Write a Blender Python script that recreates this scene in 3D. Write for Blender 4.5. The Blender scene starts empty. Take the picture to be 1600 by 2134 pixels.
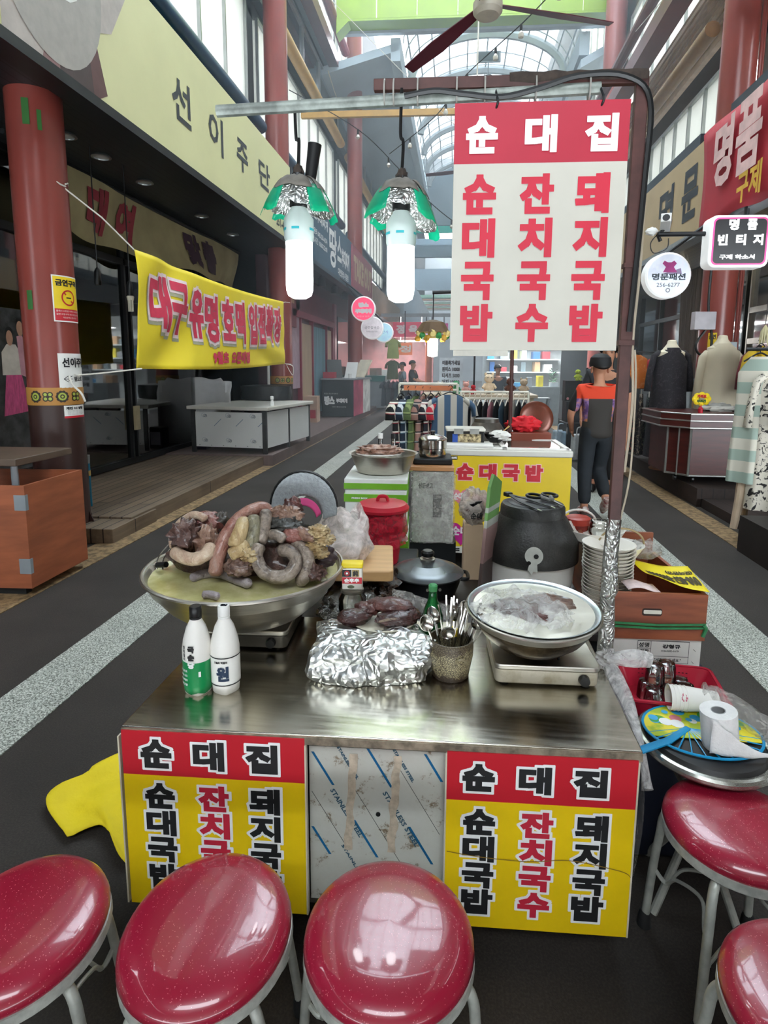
import bpy, bmesh, math, random
from mathutils import Vector, Matrix, noise
SC = bpy.context.scene
COL = SC.collection
R = math.radians
pi = math.pi
random.seed(7)

# ---------------------------------------------------------------- camera, sky, light, exposure
cam = bpy.data.cameras.new('camera'); cam.sensor_fit = 'HORIZONTAL'; cam.sensor_width = 36; cam.lens = 36 * 1200 / 1600
cam.shift_y = -132 / 1600      # the photograph was cropped low: its optical centre lies above the middle
cam.clip_start = .05; cam.clip_end = 300
co = bpy.data.objects.new('camera', cam); COL.objects.link(co); SC.camera = co
yaw, pit, rol = R(7.2), R(8.1), R(.3)
fw = Vector((-math.sin(yaw) * math.cos(pit), math.cos(yaw) * math.cos(pit), -math.sin(pit)))
r0 = Vector((math.cos(yaw), math.sin(yaw), 0)); u0 = r0.cross(fw)
rr = r0 * math.cos(rol) + u0 * math.sin(rol); uu = u0 * math.cos(rol) - r0 * math.sin(rol)
m = Matrix((rr, uu, -fw)).transposed().to_4x4(); m.translation = (0, 0, 1.5); co.matrix_world = m
# positions read off image pixels with an earlier camera estimate, depth rescaled and skewed
KY, KX = .722, .056; SKEW = math.atan(KX)
def plan(v): return Vector((v[0], KY * v[1] + KX * v[0], v[2]))

SKY = 10.5
EXPO = 0.2
wd = bpy.data.worlds.new('sky'); SC.world = wd; wd.use_nodes = True
bg = wd.node_tree.nodes['Background']; bg.inputs[0].default_value = (.86, .94, 1, 1); bg.inputs[1].default_value = SKY
SC.view_settings.view_transform = 'Standard'; SC.view_settings.look = 'None'; SC.view_settings.gamma = 1
SC.view_settings.use_curve_mapping = False; SC.view_settings.exposure = EXPO
SC.cycles.max_bounces = 8; SC.cycles.transparent_max_bounces = 16; SC.cycles.use_denoising = True
SC.cycles.sample_clamp_indirect = 6

def area(name, loc, size, power, col=(1, 1, 1), rot=(0, 0, 0), sy=None):
    l = bpy.data.lights.new(name, 'AREA'); l.energy = power; l.color = col; l.size = size
    if sy: l.shape = 'RECTANGLE'; l.size_y = sy
    o = bpy.data.objects.new(name, l); COL.objects.link(o); o.location = plan(loc); o.rotation_euler = rot
    return o

# ---------------------------------------------------------------- materials
def lin(c):
    if isinstance(c, str):
        c = [int(c[i:i + 2], 16) / 255 for i in (0, 2, 4)]
        c = [x / 12.92 if x < .04045 else ((x + .055) / 1.055) ** 2.4 for x in c]
    return tuple(c[:3])
def mul(c, k): return tuple(min(1, x * k) for x in c) + (1,)
MATS = {}
class N:
    def __init__(s, name):
        s.m = bpy.data.materials.new(name); s.m.use_nodes = True; s.t = s.m.node_tree; s.n = s.t.nodes; s.l = s.t.links
        s.b = s.n['Principled BSDF']; s.out = s.n['Material Output']
    def new(s, ty, **kw):
        n = s.n.new('ShaderNode' + ty)
        for k, v in kw.items(): setattr(n, k, v)
        return n
    def ln(s, a, b): s.l.new(a, b)
    def coord(s, scale=(1, 1, 1), rot=(0, 0, 0), kind='Object'):
        tc = s.new('TexCoord'); mp = s.new('Mapping'); mp.inputs['Scale'].default_value = scale; mp.inputs['Rotation'].default_value = rot
        s.ln(tc.outputs[kind], mp.inputs[0]); return mp.outputs[0]
    def noise(s, vec, sc, det=4, rough=.55, dist=0):
        n = s.new('TexNoise'); n.inputs['Scale'].default_value = sc; n.inputs['Detail'].default_value = det
        n.inputs['Roughness'].default_value = rough; n.inputs['Distortion'].default_value = dist; s.ln(vec, n.inputs['Vector']); return n.outputs['Fac']
    def ramp(s, fac, stops, interp='LINEAR'):
        n = s.new('ValToRGB'); n.color_ramp.interpolation = interp; e = n.color_ramp.elements
        while len(e) < len(stops): e.new(.5)
        for k, (p, c) in enumerate(stops): e[k].position = p; e[k].color = c if len(c) == 4 else tuple(c) + (1,)
        s.ln(fac, n.inputs[0]); return n.outputs[0]
    def mix(s, fac, a, b, mode='MIX'):
        n = s.new('MixRGB', blend_type=mode)
        for k, v in ((0, fac), (1, a), (2, b)):
            if isinstance(v, (int, float)): n.inputs[k].default_value = v
            elif isinstance(v, tuple): n.inputs[k].default_value = v if len(v) == 4 else v + (1,)
            else: s.ln(v, n.inputs[k])
        return n.outputs[0]
    def base(s, o): s.ln(o, s.b.inputs['Base Color'])
    def bump(s, o, st, d=.01):
        n = s.new('Bump'); n.inputs['Strength'].default_value = st; n.inputs['Distance'].default_value = d
        s.ln(o, n.inputs['Height']); s.ln(n.outputs[0], s.b.inputs['Normal'])
    def set(s, **kw):
        for k, v in kw.items(): s.b.inputs[k].default_value = v
def M(key, col, rough=.5, metal=0, var=.12, sc=6, bump=0, bsc=40, emit=0, coat=0, alpha=1, stretch=(1, 1, 1), col2=None, trans=0, thr=(.35, .65), spec=.5, bd=.01):
    if key in MATS: return MATS[key]
    s = N(key); c = lin(col); v = s.coord(stretch); f = s.noise(v, sc)
    o = s.ramp(f, [(thr[0], mul(c, 1 - var)), (thr[1], lin(col2) + (1,) if col2 else mul(c, 1 + var))])
    s.base(o); s.set(Roughness=rough, Metallic=metal, Alpha=alpha)
    s.b.inputs['Coat Weight'].default_value = coat; s.b.inputs['Transmission Weight'].default_value = trans
    s.b.inputs['Specular IOR Level'].default_value = spec
    if emit: s.ln(o, s.b.inputs['Emission Color']); s.b.inputs['Emission Strength'].default_value = emit
    if bump: s.bump(s.noise(v, bsc, 5), bump, bd)
    MATS[key] = s.m; return s.m
def reg(s): MATS[s.m.name] = s.m; return s.m

# ---------------------------------------------------------------- geometry collector
I4 = Matrix.Identity(4)
def TR(x=0, y=0, z=0, rx=0, ry=0, rz=0, s=1):
    return Matrix.Translation((x, y, z)) @ Matrix.Rotation(rz, 4, 'Z') @ Matrix.Rotation(ry, 4, 'Y') @ Matrix.Rotation(rx, 4, 'X') @ Matrix.Scale(s, 4)
class MB:
    def __init__(s, xf=None): s.v = []; s.f = []; s.m = []; s.mi = 0; s.xf = xf
    def add(s, vs, fs, mi=None):
        o = len(s.v)
        for p in vs:
            p = Vector(p); s.v.append(s.xf @ p if s.xf is not None else p)
        for f in fs: s.f.append([i + o for i in f]); s.m.append(s.mi if mi is None else mi)
        return s
    def box(s, x0, x1, y0, y1, z0, z1, mi=None):
        return s.add([(x, y, z) for z in (z0, z1) for y in (y0, y1) for x in (x0, x1)],
                     [(0, 2, 3, 1), (4, 5, 7, 6), (0, 1, 5, 4), (2, 6, 7, 3), (0, 4, 6, 2), (1, 3, 7, 5)], mi)
    def cbox(s, c, sz, mi=None):
        return s.box(c[0] - sz[0] / 2, c[0] + sz[0] / 2, c[1] - sz[1] / 2, c[1] + sz[1] / 2, c[2] - sz[2] / 2, c[2] + sz[2] / 2, mi)
    def quad(s, a, b, c, d, mi=None): return s.add([a, b, c, d], [(0, 1, 2, 3)], mi)
    def tube(s, pts, r, n=8, closed=False, cap=True, mi=None, flat=1):
        pts = [Vector(p) for p in pts]; k = len(pts); rs = r if isinstance(r, (list, tuple)) else [r] * k
        vs = []; fs = []; up = None
        for i, p in enumerate(pts):
            if closed: t = pts[(i + 1) % k] - pts[i - 1]
            else: t = pts[min(i + 1, k - 1)] - pts[max(i - 1, 0)]
            if t.length < 1e-9: t = Vector((0, 0, 1))
            t.normalize()
            if up is None:
                up = Vector((0, 0, 1)) if abs(t.z) < .9 else Vector((0, 1, 0))
            up = (up - t * up.dot(t)); up = up.normalized() if up.length > 1e-6 else t.orthogonal().normalized()
            sd = t.cross(up)
            for j in range(n):
                a = 2 * pi * j / n + pi / n; vs.append(p + (sd * math.cos(a) + up * math.sin(a) * flat) * rs[i])
        for i in range(k if closed else k - 1):
            i2 = (i + 1) % k
            for j in range(n): fs.append((i * n + j, i * n + (j + 1) % n, i2 * n + (j + 1) % n, i2 * n + j))
        if cap and not closed: fs.append(tuple(range(n - 1, -1, -1))); fs.append(tuple((k - 1) * n + j for j in range(n)))
        return s.add(vs, fs, mi)
    def rod(s, a, b, r, n=10, mi=None, r2=None): return s.tube([a, b], [r, r if r2 is None else r2], n, mi=mi)
    def lathe(s, prof, n=32, c=(0, 0, 0), mi=None, wob=0, ax='Z', sx=1, sy=1):
        vs = []; fs = []; k = len(prof)
        for r, z in prof:
            for j in range(n):
                a = 2 * pi * j / n; q = r * (1 + wob * noise.noise((math.cos(a) * 3, math.sin(a) * 3, z * 20)))
                x, y = q * math.cos(a) * sx, q * math.sin(a) * sy
                vs.append((c[0] + x, c[1] + y, c[2] + z) if ax == 'Z' else ((c[0] + x, c[1] + z, c[2] - y) if ax == 'Y' else (c[0] + z, c[1] + x, c[2] + y)))
        for i in range(k - 1):
            for j in range(n): fs.append((i * n + j, i * n + (j + 1) % n, (i + 1) * n + (j + 1) % n, (i + 1) * n + j))
        if prof[0][0] > 1e-6: fs.append(tuple(range(n - 1, -1, -1)))
        if prof[-1][0] > 1e-6: fs.append(tuple((k - 1) * n + j for j in range(n)))
        return s.add(vs, fs, mi)
    def shell(s, prof, t, n=40, c=(0, 0, 0), mi=None, **kw):   # open vessel with wall thickness
        inn = [(max(r - t, 0), z + (t if i == 0 else 0)) for i, (r, z) in enumerate(prof)]
        return s.lathe([(0, prof[0][1])] + prof + inn[::-1] + [(0, prof[0][1] + t)], n, c, mi, **kw)
    def prism(s, poly, z0, z1, mi=None):
        n = len(poly); vs = [(x, y, z0) for x, y in poly] + [(x, y, z1) for x, y in poly]
        fs = [tuple(range(n - 1, -1, -1)), tuple(range(n, 2 * n))] + [(i, (i + 1) % n, n + (i + 1) % n, n + i) for i in range(n)]
        return s.add(vs, fs, mi)
    def sheet(s, fn, nu, nv, mi=None):
        vs = [fn(i / nu, j / nv) for j in range(nv + 1) for i in range(nu + 1)]
        return s.add(vs, [(j * (nu + 1) + i, j * (nu + 1) + i + 1, (j + 1) * (nu + 1) + i + 1, (j + 1) * (nu + 1) + i) for j in range(nv) for i in range(nu)], mi)
    def blob(s, c, r, amp=0, fr=2, seed=0, nu=20, nv=12, mi=None):
        rx, ry, rz = r if isinstance(r, (list, tuple)) else (r, r, r); vs = []; fs = []
        for i in range(nv + 1):
            th = pi * i / nv
            for j in range(nu):
                ph = 2 * pi * j / nu; d = Vector((math.sin(th) * math.cos(ph), math.sin(th) * math.sin(ph), math.cos(th)))
                k = 1 + amp * noise.fractal(d * fr + Vector((seed * 3.1, seed, -seed)), 1, 2, 4)
                vs.append((c[0] + d.x * rx * k, c[1] + d.y * ry * k, c[2] + d.z * rz * k))
        for i in range(nv):
            for j in range(nu): fs.append((i * nu + j, (i + 1) * nu + j, (i + 1) * nu + (j + 1) % nu, i * nu + (j + 1) % nu))
        return s.add(vs, fs, mi)
def rrect(x0, x1, y0, y1, r, n=5):
    out = []
    for cx, cy, a in ((x1 - r, y1 - r, 0), (x0 + r, y1 - r, 90), (x0 + r, y0 + r, 180), (x1 - r, y0 + r, 270)):
        for i in range(n + 1): t = R(a + 90 * i / n); out.append((cx + r * math.cos(t), cy + r * math.sin(t)))
    return out
def circ(cx, cy, r, n=32, ry=None): return [(cx + r * math.cos(2 * pi * i / n), cy + (ry or r) * math.sin(2 * pi * i / n)) for i in range(n)]
def spline(ps, n=8, closed=False):
    ps = [Vector(p) for p in ps]; k = len(ps); out = []
    for i in range(k if closed else k - 1):
        g = (lambda q: ps[q % k]) if closed else (lambda q: ps[max(0, min(k - 1, q))])
        a, b, c, d = g(i - 1), g(i), g(i + 1), g(i + 2)
        for j in range(n):
            t = j / n; out.append(.5 * (2 * b + (c - a) * t + (2 * a - 5 * b + 4 * c - d) * t * t + (3 * b - a - 3 * c + d) * t ** 3))
    if not closed: out.append(ps[-1])
    return out

# ---------------------------------------------------------------- lettering (built-in font), as flat meshes mapped onto a surface
GC = {}
def glyph(txt):
    if txt not in GC:
        cu = bpy.data.curves.new('t', 'FONT'); cu.body = txt; cu.size = 1; cu.resolution_u = 2
        o = bpy.data.objects.new('t', cu); COL.objects.link(o)
        me = bpy.data.meshes.new_from_object(o.evaluated_get(bpy.context.evaluated_depsgraph_get()))
        vs = [(v.co.x, v.co.y) for v in me.vertices]; fs = [list(p.vertices) for p in me.polygons]
        bpy.data.objects.remove(o); bpy.data.curves.remove(cu); bpy.data.meshes.remove(me)
        cnt = {}
        for f in fs:
            for i in range(len(f)): e = tuple(sorted((f[i], f[i - 1]))); cnt[e] = cnt.get(e, 0) + 1
        x0, x1 = min(v[0] for v in vs), max(v[0] for v in vs); y0, y1 = min(v[1] for v in vs), max(v[1] for v in vs)
        GC[txt] = ([(x - x0, y - y0) for x, y in vs], fs, [e for e in cnt if cnt[e] == 1], x1 - x0, y1 - y0)
    return GC[txt]
def plane(o, ex, ey):
    o, ex, ey = Vector(o), Vector(ex).normalized(), Vector(ey).normalized(); nn = ex.cross(ey)
    return lambda u, v, w=0: o + ex * u + ey * v + nn * w
def front(x, y, z): return plane((x, y, z), (1, 0, 0), (0, 0, 1))     # faces the camera side (-Y)
def text(mb, fn, txt, x0, y0, x1, y1, bold=0.0, w=.001, mi=None, cut=0):
    """lettering stretched to the rectangle x0..y1 of the surface fn(u, v, lift); bold in metres (half stroke added)"""
    vs, fs, be, gw, gh = glyph(txt); b = bold
    sx, sy = (x1 - x0 - 2 * b) / gw, (y1 - y0 - 2 * b) / gh
    P = [(x0 + b + x * sx, y0 + b + y * sy, 0) for x, y in vs]; F = [list(f) for f in fs]
    if b:
        for q, (i, j) in enumerate(be):
            a, c = Vector(P[i][:2]), Vector(P[j][:2]); d = c - a; h = 1.6e-5 * (1 + q * 7 % 29)
            if d.length < 1e-7: continue
            d = d.normalized() * b; nrm = Vector((-d.y, d.x)); k = len(P)
            P += [tuple(e) + (h,) for e in (a + nrm - d * .9, a - nrm - d * .9, c - nrm + d * .9, c + nrm + d * .9)]; F.append([k, k + 1, k + 2, k + 3])
    if cut:
        bm = bmesh.new(); bv = [bm.verts.new(p) for p in P]
        for f in F:
            try: bm.faces.new([bv[i] for i in f])
            except ValueError: pass
        for ax, a0, a1 in ((0, x0, x1), (1, y0, y1)):
            q = math.floor(a0 / cut) * cut
            while q < a1:
                co = [0, 0, 0]; no = [0, 0, 0]; co[ax] = q; no[ax] = 1
                bmesh.ops.bisect_plane(bm, geom=bm.verts[:] + bm.edges[:] + bm.faces[:], plane_co=co, plane_no=no); q += cut
        bm.verts.index_update(); P = [tuple(v.co) for v in bm.verts]; F = [[v.index for v in f.verts] for f in bm.faces]; bm.free()
    mb.add([fn(x, y, w + z) for x, y, z in P], F, mi); return mb
def flat(mb, fn, poly, w=.001, mi=None):
    return mb.add([fn(x, y, w) for x, y in poly], [tuple(range(len(poly)))], mi)
def lined(mb, fn, txts, x0, y0, x1, y1, bold=0, w=.001, mi=None, gap=.35):   # several lines in a block
    n = len(txts); h = (y1 - y0) / (n + (n - 1) * gap)
    for i, t in enumerate(txts): yy = y1 - i * h * (1 + gap); text(mb, fn, t, x0, yy - h, x1, yy, bold, w, mi)

# ---------------------------------------------------------------- objects
def tag(o, label=None, cat=None, group=None, kind=None):
    if label: o['label'] = label
    if cat: o['category'] = cat
    if group: o['group'] = group
    if kind: o['kind'] = kind
    return o
def mesh(name, mb, mats, off=(0, 0, 0), ang=35, sy=0):
    me = bpy.data.meshes.new(name); o = Vector(off)
    me.from_pydata([plan(v - o) if sy else v - o for v in mb.v], [], mb.f); me.update()
    if not isinstance(mats, (list, tuple)): mats = [mats]
    for q in mats: me.materials.append(q)
    for p, i in zip(me.polygons, mb.m): p.material_index = min(i, len(mats) - 1); p.use_smooth = True
    me.set_sharp_from_angle(angle=R(ang)); return me
def _mods(o, bevel, solid, sub):
    if solid: q = o.modifiers.new('thickness', 'SOLIDIFY'); q.thickness = solid; q.offset = 0
    if bevel: q = o.modifiers.new('bevel', 'BEVEL'); q.width = bevel; q.segments = 2; q.limit_method = 'ANGLE'; q.angle_limit = R(40)
    if sub: q = o.modifiers.new('smooth', 'SUBSURF'); q.levels = sub; q.render_levels = sub
    return o
LONG = {}; BASE = {}     # things remapped over their whole length, and every thing's position before remapping
def thing(name, label, cat, loc=(0, 0, 0), rz=0, group=None, rx=0, ry=0, sy=0, fy=0):
    o = bpy.data.objects.new(name, None); COL.objects.link(o)
    p = plan(loc); p.y += fy * (KY - 1); o.location = p; o.rotation_euler = (rx, ry, rz if sy else rz + SKEW)
    LONG[o.name] = sy; BASE[o.name] = Vector(loc); o.empty_display_size = .1
    return tag(o, label, cat, group)
def part(name, mb, mats, parent, label=None, bevel=0, solid=0, sub=0, kind=None, world=False, ang=35):
    q = parent
    while q.parent: q = q.parent
    o = bpy.data.objects.new(name, mesh(name, mb, mats, BASE[q.name] if world else (0, 0, 0), ang, LONG[q.name])); COL.objects.link(o); o.parent = parent
    if label: o['label'] = label
    if kind: o['kind'] = kind
    return _mods(o, bevel, solid, sub)
def sub_(name, mb, mats, parent, **k):      # a piece of a part: written in the thing's coordinates
    return part(name, mb, mats, parent, **k)
def solo(name, mb, mats, label, cat, group=None, bevel=0, solid=0, sub=0, kind=None, ang=35, sy=0, raw=0):
    lo = [min(v[i] for v in mb.v) for i in range(3)]; hi = [max(v[i] for v in mb.v) for i in range(3)]
    off = Vector(((lo[0] + hi[0]) / 2, (lo[1] + hi[1]) / 2, lo[2])); h = (hi[1] - lo[1]) / 2
    o = bpy.data.objects.new(name, mesh(name, mb, mats, off, ang, sy)); COL.objects.link(o)
    p = off if raw else plan(off)
    if not (raw or sy): p.y += h * (1 - KY) if h < .5 else 0; o.rotation_euler.z = SKEW
    o.location = p
    tag(o, label, cat, group, kind); return _mods(o, bevel, solid, sub)
def struct(name, mb, mats, bevel=0, solid=0, parent=None):
    o = bpy.data.objects.new(name, mesh(name, mb, mats, sy=1)); COL.objects.link(o)
    if parent: o.parent = parent
    else: o['kind'] = 'structure'
    return _mods(o, bevel, solid, 0)
def copy_tree(o, parent=None):
    c = o.copy(); COL.objects.link(c)
    if parent: c.parent = parent
    for ch in o.children: copy_tree(ch, c)
    return c
def dup(o, loc, rz=None, label=None, rx=None, ry=None):
    c = copy_tree(o); c.location = plan(loc); e = o.rotation_euler
    c.rotation_euler = (e.x if rx is None else rx, e.y if ry is None else ry, e.z if rz is None else rz + SKEW)
    if label: c['label'] = label
    return c
# ---------------------------------------------------------------- the place: floor, facades, roof
def asphalt():
    s = N('asphalt'); v = s.coord()
    a = s.ramp(s.noise(v, 1.2, 5), [(.3, lin('2c2723') + (1,)), (.7, lin('3f3934') + (1,))])
    g = s.ramp(s.noise(v, 160, 2), [(.4, (.72, .72, .72, 1)), (.7, (1.2, 1.2, 1.2, 1))])
    s.base(s.mix(1, a, g, 'MULTIPLY')); s.set(Roughness=.72); s.b.inputs['Specular IOR Level'].default_value = .35
    s.bump(s.noise(v, 220, 3), .35, .004); return reg(s)
def granite(name, c1, c2, c3, sc=130):
    s = N(name); v = s.coord()
    a = s.ramp(s.noise(v, sc, 3, .7), [(.40, lin(c1) + (1,)), (.5, lin(c2) + (1,)), (.6, lin(c3) + (1,))])
    b = s.ramp(s.noise(v, 2.5, 4), [(.3, (.8, .8, .8, 1)), (.7, (1, 1, 1, 1))])
    s.base(s.mix(1, a, b, 'MULTIPLY')); s.set(Roughness=.6); return reg(s)
def planks(name, c1, c2, mort, w, axis='Y', rough=.7, off=.5):
    s = N(name); v = s.coord(rot=(0, 0, R(90) if axis == 'Y' else 0)); b = s.new('TexBrick'); s.ln(v, b.inputs['Vector'])
    b.inputs['Color1'].default_value = lin(c1) + (1,); b.inputs['Color2'].default_value = lin(c2) + (1,); b.inputs['Mortar'].default_value = lin(mort) + (1,)
    b.inputs['Scale'].default_value = 1; b.inputs['Brick Width'].default_value = 2.4; b.inputs['Row Height'].default_value = w; b.inputs['Mortar Size'].default_value = .006; b.offset = off
    g = s.ramp(s.noise(s.coord((30, 1.5, 30) if axis == 'Y' else (1.5, 30, 30)), 1, 5), [(.3, (.75, .75, .75, 1)), (.7, (1.1, 1.1, 1.1, 1))])
    st = s.ramp(s.noise(s.coord(), 1.3, 5), [(.35, (.65, .62, .6, 1)), (.6, (1, 1, 1, 1))])
    s.base(s.mix(1, s.mix(1, b.outputs[0], g, 'MULTIPLY'), st, 'MULTIPLY')); s.set(Roughness=rough); s.bump(b.outputs['Fac'], -.4, .01); return reg(s)
def glassy(name, tint=(.9, .95, .95), rough=.02, clear=.75, gl=(1, 1, 1)):
    s = N(name); g = s.new('BsdfGlossy'); t = s.new('BsdfTransparent'); f = s.new('Fresnel'); mx = s.new('MixShader')
    g.inputs['Roughness'].default_value = rough; g.inputs['Color'].default_value = gl + (1,)
    v = s.coord(); t.inputs['Color'].default_value = tint + (1,)
    s.ln(s.ramp(s.noise(v, 1.5, 4), [(.3, mul(tint, .94)), (.7, tint + (1,))]), t.inputs['Color'])
    f.inputs['IOR'].default_value = 1.5; ad = s.new('Math', operation='ADD'); ad.use_clamp = True; ad.inputs[1].default_value = 1 - clear; s.ln(f.outputs[0], ad.inputs[0])
    s.ln(ad.outputs[0], mx.inputs[0]); s.ln(t.outputs[0], mx.inputs[1]); s.ln(g.outputs[0], mx.inputs[2]); s.ln(mx.outputs[0], s.out.inputs[0]); return reg(s)
def film(name, col, op=.35, rough=.25, sc=14, bump=.8):     # thin crinkled plastic
    s = N(name); v = s.coord(); t = s.new('BsdfTransparent'); mx = s.new('MixShader')
    n = s.noise(v, sc, 5, .6, 1.5); s.base(s.ramp(n, [(.3, mul(lin(col), .92)), (.7, lin(col) + (1,))])); s.set(Roughness=rough); s.bump(n, bump, .02)
    s.ln(s.ramp(n, [(.35, (op * .55,) * 3 + (1,)), (.65, (min(1, op * 1.6),) * 3 + (1,))]), mx.inputs[0])
    s.ln(t.outputs[0], mx.inputs[1]); s.ln(s.b.outputs[0], mx.inputs[2]); s.ln(mx.outputs[0], s.out.inputs[0]); return reg(s)
def roofglass(name='roof_sheet', k=1.0, tr=.3):
    s = N(name); v = s.coord(); t = s.new('BsdfTransparent'); d = s.new('BsdfTranslucent'); mx = s.new('MixShader')
    s.ln(s.ramp(s.noise(v, .8, 4), [(.3, (.78 * k, .84 * k, .88 * k, 1)), (.7, (.9 * k, .95 * k, .98 * k, 1))]), t.inputs[0]); d.inputs[0].default_value = (.85 * k, .92 * k, .97 * k, 1); mx.inputs[0].default_value = tr
    s.ln(t.outputs[0], mx.inputs[1]); s.ln(d.outputs[0], mx.inputs[2]); s.ln(mx.outputs[0], s.out.inputs[0]); return reg(s)
ASPH = asphalt(); GRAN = granite('white_granite', '55574f', 'a3a69b', 'd6d8cf'); TAN = granite('tan_stone', '6a5439', '8e7452', 'a38761', 18)
DECKL = planks('deck_wood', '7f6d58', '6c5c4b', '332a23', .11); DECKR = planks('deck_wood_dark', '33241d', '2c1f1a', '120c0a', .12)
SLAT = planks('soffit_slats', '2b2f33', '25292d', '0c0e10', .09, 'Y', .5); SLATW = planks('soffit_slats_warm', '6a5942', '5d4e3a', '2a2118', .1, 'Y', .4)
GLASSD = glassy('shop_glass', (.42, .46, .45), .03, .9); GLASSB = glassy('blue_glass', (.6, .75, .8), .05, .85); ROOF = roofglass(); ROOF2 = roofglass('roof_sheet_milky', .32, .5)
DARK = M('dark_metal', '1d1f21', .45, .3, .15); CHAR = M('charcoal_wall', '26282a', .7, 0, .2, 2); BLACK = M('black_plastic', '121314', .4, 0, .15)
WHITE = M('white_paint', 'e6e6e2', .45, 0, .04, 5); OFFW = M('offwhite_panel', 'd9d8cc', .5, 0, .05, 3); STEELGREY = M('painted_grey', '8f969b', .45, .2, .1, 3)
PALEB = M('pale_blue_grey', 'aab9c2', .6, 0, .08, 1); BROWNM = M('maroon_steel', '5e2a28', .4, .1, .12, 3); COLRED = M('column_red', '8a4038', .28, 0, .08, 2)
COLDARK = M('column_brown', '36211d', .4, 0, .25, 5); NAVY = M('navy_steel', '123a56', .35, .1, .1); YEL = M('ochre_pipe', 'b98f45', .45, 0, .1); CREAMF = M('fascia_cream', 'dcd9a4', .6, 0, .04, 1.2)
RED = M('sign_red', 'c4202f', .45, 0, .06, 3); SILV = M('anodised', 'a9adac', .3, .9, .08, 4)
BLACKT = M('lettering_black', '17181a', .5, 0, .08); WHITET = M('lettering_white', 'f0f0ee', .5, 0, .04); REDT = M('lettering_red', 'c5243c', .5, 0, .06)
def frosted():
    s = N('frosted_panel'); v = s.coord(); d = s.new('BsdfTranslucent'); mx = s.new('MixShader'); c = s.ramp(s.noise(v, .7), [(.3, (.5, .5, .47, 1)), (.7, (.58, .58, .55, 1))]); s.ln(c, d.inputs[0])
    s.b.inputs['Base Color'].default_value = lin('d4d5ce') + (1,); s.set(Roughness=.25); mx.inputs[0].default_value = .6; s.ln(s.b.outputs[0], mx.inputs[1]); s.ln(d.outputs[0], mx.inputs[2]); s.ln(mx.outputs[0], s.out.inputs[0]); return reg(s)
FROST = frosted()

mb = MB().quad((-7, -3, 0), (7, -3, 0), (7, 90, 0), (-7, 90, 0)); struct('floor', mb, ASPH)
k = [0]
def trim(mb, mats, **kw): k[0] += 1; return struct('trim_%d' % k[0], mb, mats, **kw)
trim(MB().box(-2.02, -1.72, -2, 60, .001, .006), GRAN); trim(MB().box(1.47, 1.76, -2, 60, .001, .006), GRAN)
trim(MB().box(-3.0, -2.72, -2, 60, .001, .007), TAN); trim(MB().box(2.36, 2.58, -2, 60, .001, .007), TAN)
# left and right walls, with the shop interiors as recesses
mb = MB(); [mb.box(-3.95, -3.75, -9, 90, p, q) for p, q in ((3.7, 5.1), (7.58, 10.06), (12.65, 15))]; mb.box(-4.2, -4, -9, 1.8, 0, 3.7); mb.box(-7, -6.8, 2, 30, 0, 3.7); mb.box(-6.8, -4.45, 1.8, 2, .0, 3.7); mb.box(-6.8, -4.5, 13.6, 13.75, .18, 3.7)
mb.box(-4.6, -4.4, 24.2, 90, .18, 3.7); mb.box(-6.8, -4.5, 24, 24.2, .18, 3.7); [mb.box(-3.95, -3.75, p, q, 3.7, 15) for p, q in ((-9, 3), (14.4, 15.2), (24, 25), (39, 90))]; struct('wall_left', mb, CHAR)
mb = MB(); [mb.box(3.75, 3.95, -9, 90, p, q) for p, q in ((3.3, 4.58), (5.66, 7.2), (9.25, 9.75), (12.45, 15))]; mb.box(3.9, 4.1, -9, 1.5, 0, 3.3); mb.box(6.8, 7, 1.5, 40, 0, 3.3); mb.box(4.3, 6.8, 12.6, 12.7, 0, 3.3); mb.box(4.3, 6.8, 19.8, 20, 0, 3.3); mb.box(4.4, 4.6, 40, 90, 0, 3.3); mb.box(4.6, 7, 39.8, 40, 0, 3.3)
[mb.box(3.75, 3.95, p, q, 3.3, 15) for p, q in ((-9, 1.5), (10.4, 11.6), (20, 21.5), (39, 90))]; struct('wall_right', mb, M('shop_brown', '4b3d33', .7, 0, .15, 2))
mb = MB(); mb.box(-7, 7, 89, 90, 0, 15); struct('wall_far', mb, PALEB)
mb = MB().box(-6.8, -2.95, 2.2, 27.6, 3.62, 3.7); struct('ceiling', mb, SLAT)
mb = MB().box(2.97, 6.8, 1.5, 40, 3.16, 3.24); struct('ceiling', mb, SLATW)
mb = MB().box(-6.8, -2.95, 27.6, 90, 3.35, 3.5); struct('ceiling', mb, PALEB)
# barrel vault of translucent sheet: front run and rear run
def vault(y0, y1, cx, hw, zs, rise, ribs, sheet):
    ar = lambda t, e=0: (cx - (hw + e) * math.cos(pi * t), zs + (rise + e) * math.sin(pi * t))
    mb = MB(); mb.sheet(lambda u, v: (ar(u)[0], y0 + (y1 - y0) * v, ar(u)[1]), 24, 1); struct('ceiling', mb, sheet)
    mb = MB()
    for y in ribs: mb.tube([(ar(i / 24, -.08)[0], y, ar(i / 24, -.08)[1]) for i in range(25)], .13, 6)
    n = max(1, int((y1 - y0) / 1.0))
    for j in range(n + 1): mb.tube([(ar(i / 24, -.01)[0], y0 + (y1 - y0) * j / n, ar(i / 24, -.01)[1]) for i in range(25)], .018, 4)
    for i in range(1, 12): x, z = ar(i / 12, -.02); mb.rod((x, y0, z), (x, y1, z), .025, 4)
    trim(mb, M('roof_frame', 'c4ced3', .4, .2, .05))
vault(7.5, 21.5, .15, 3.4, 11.2, 1.6, (10, 16), ROOF)
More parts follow.
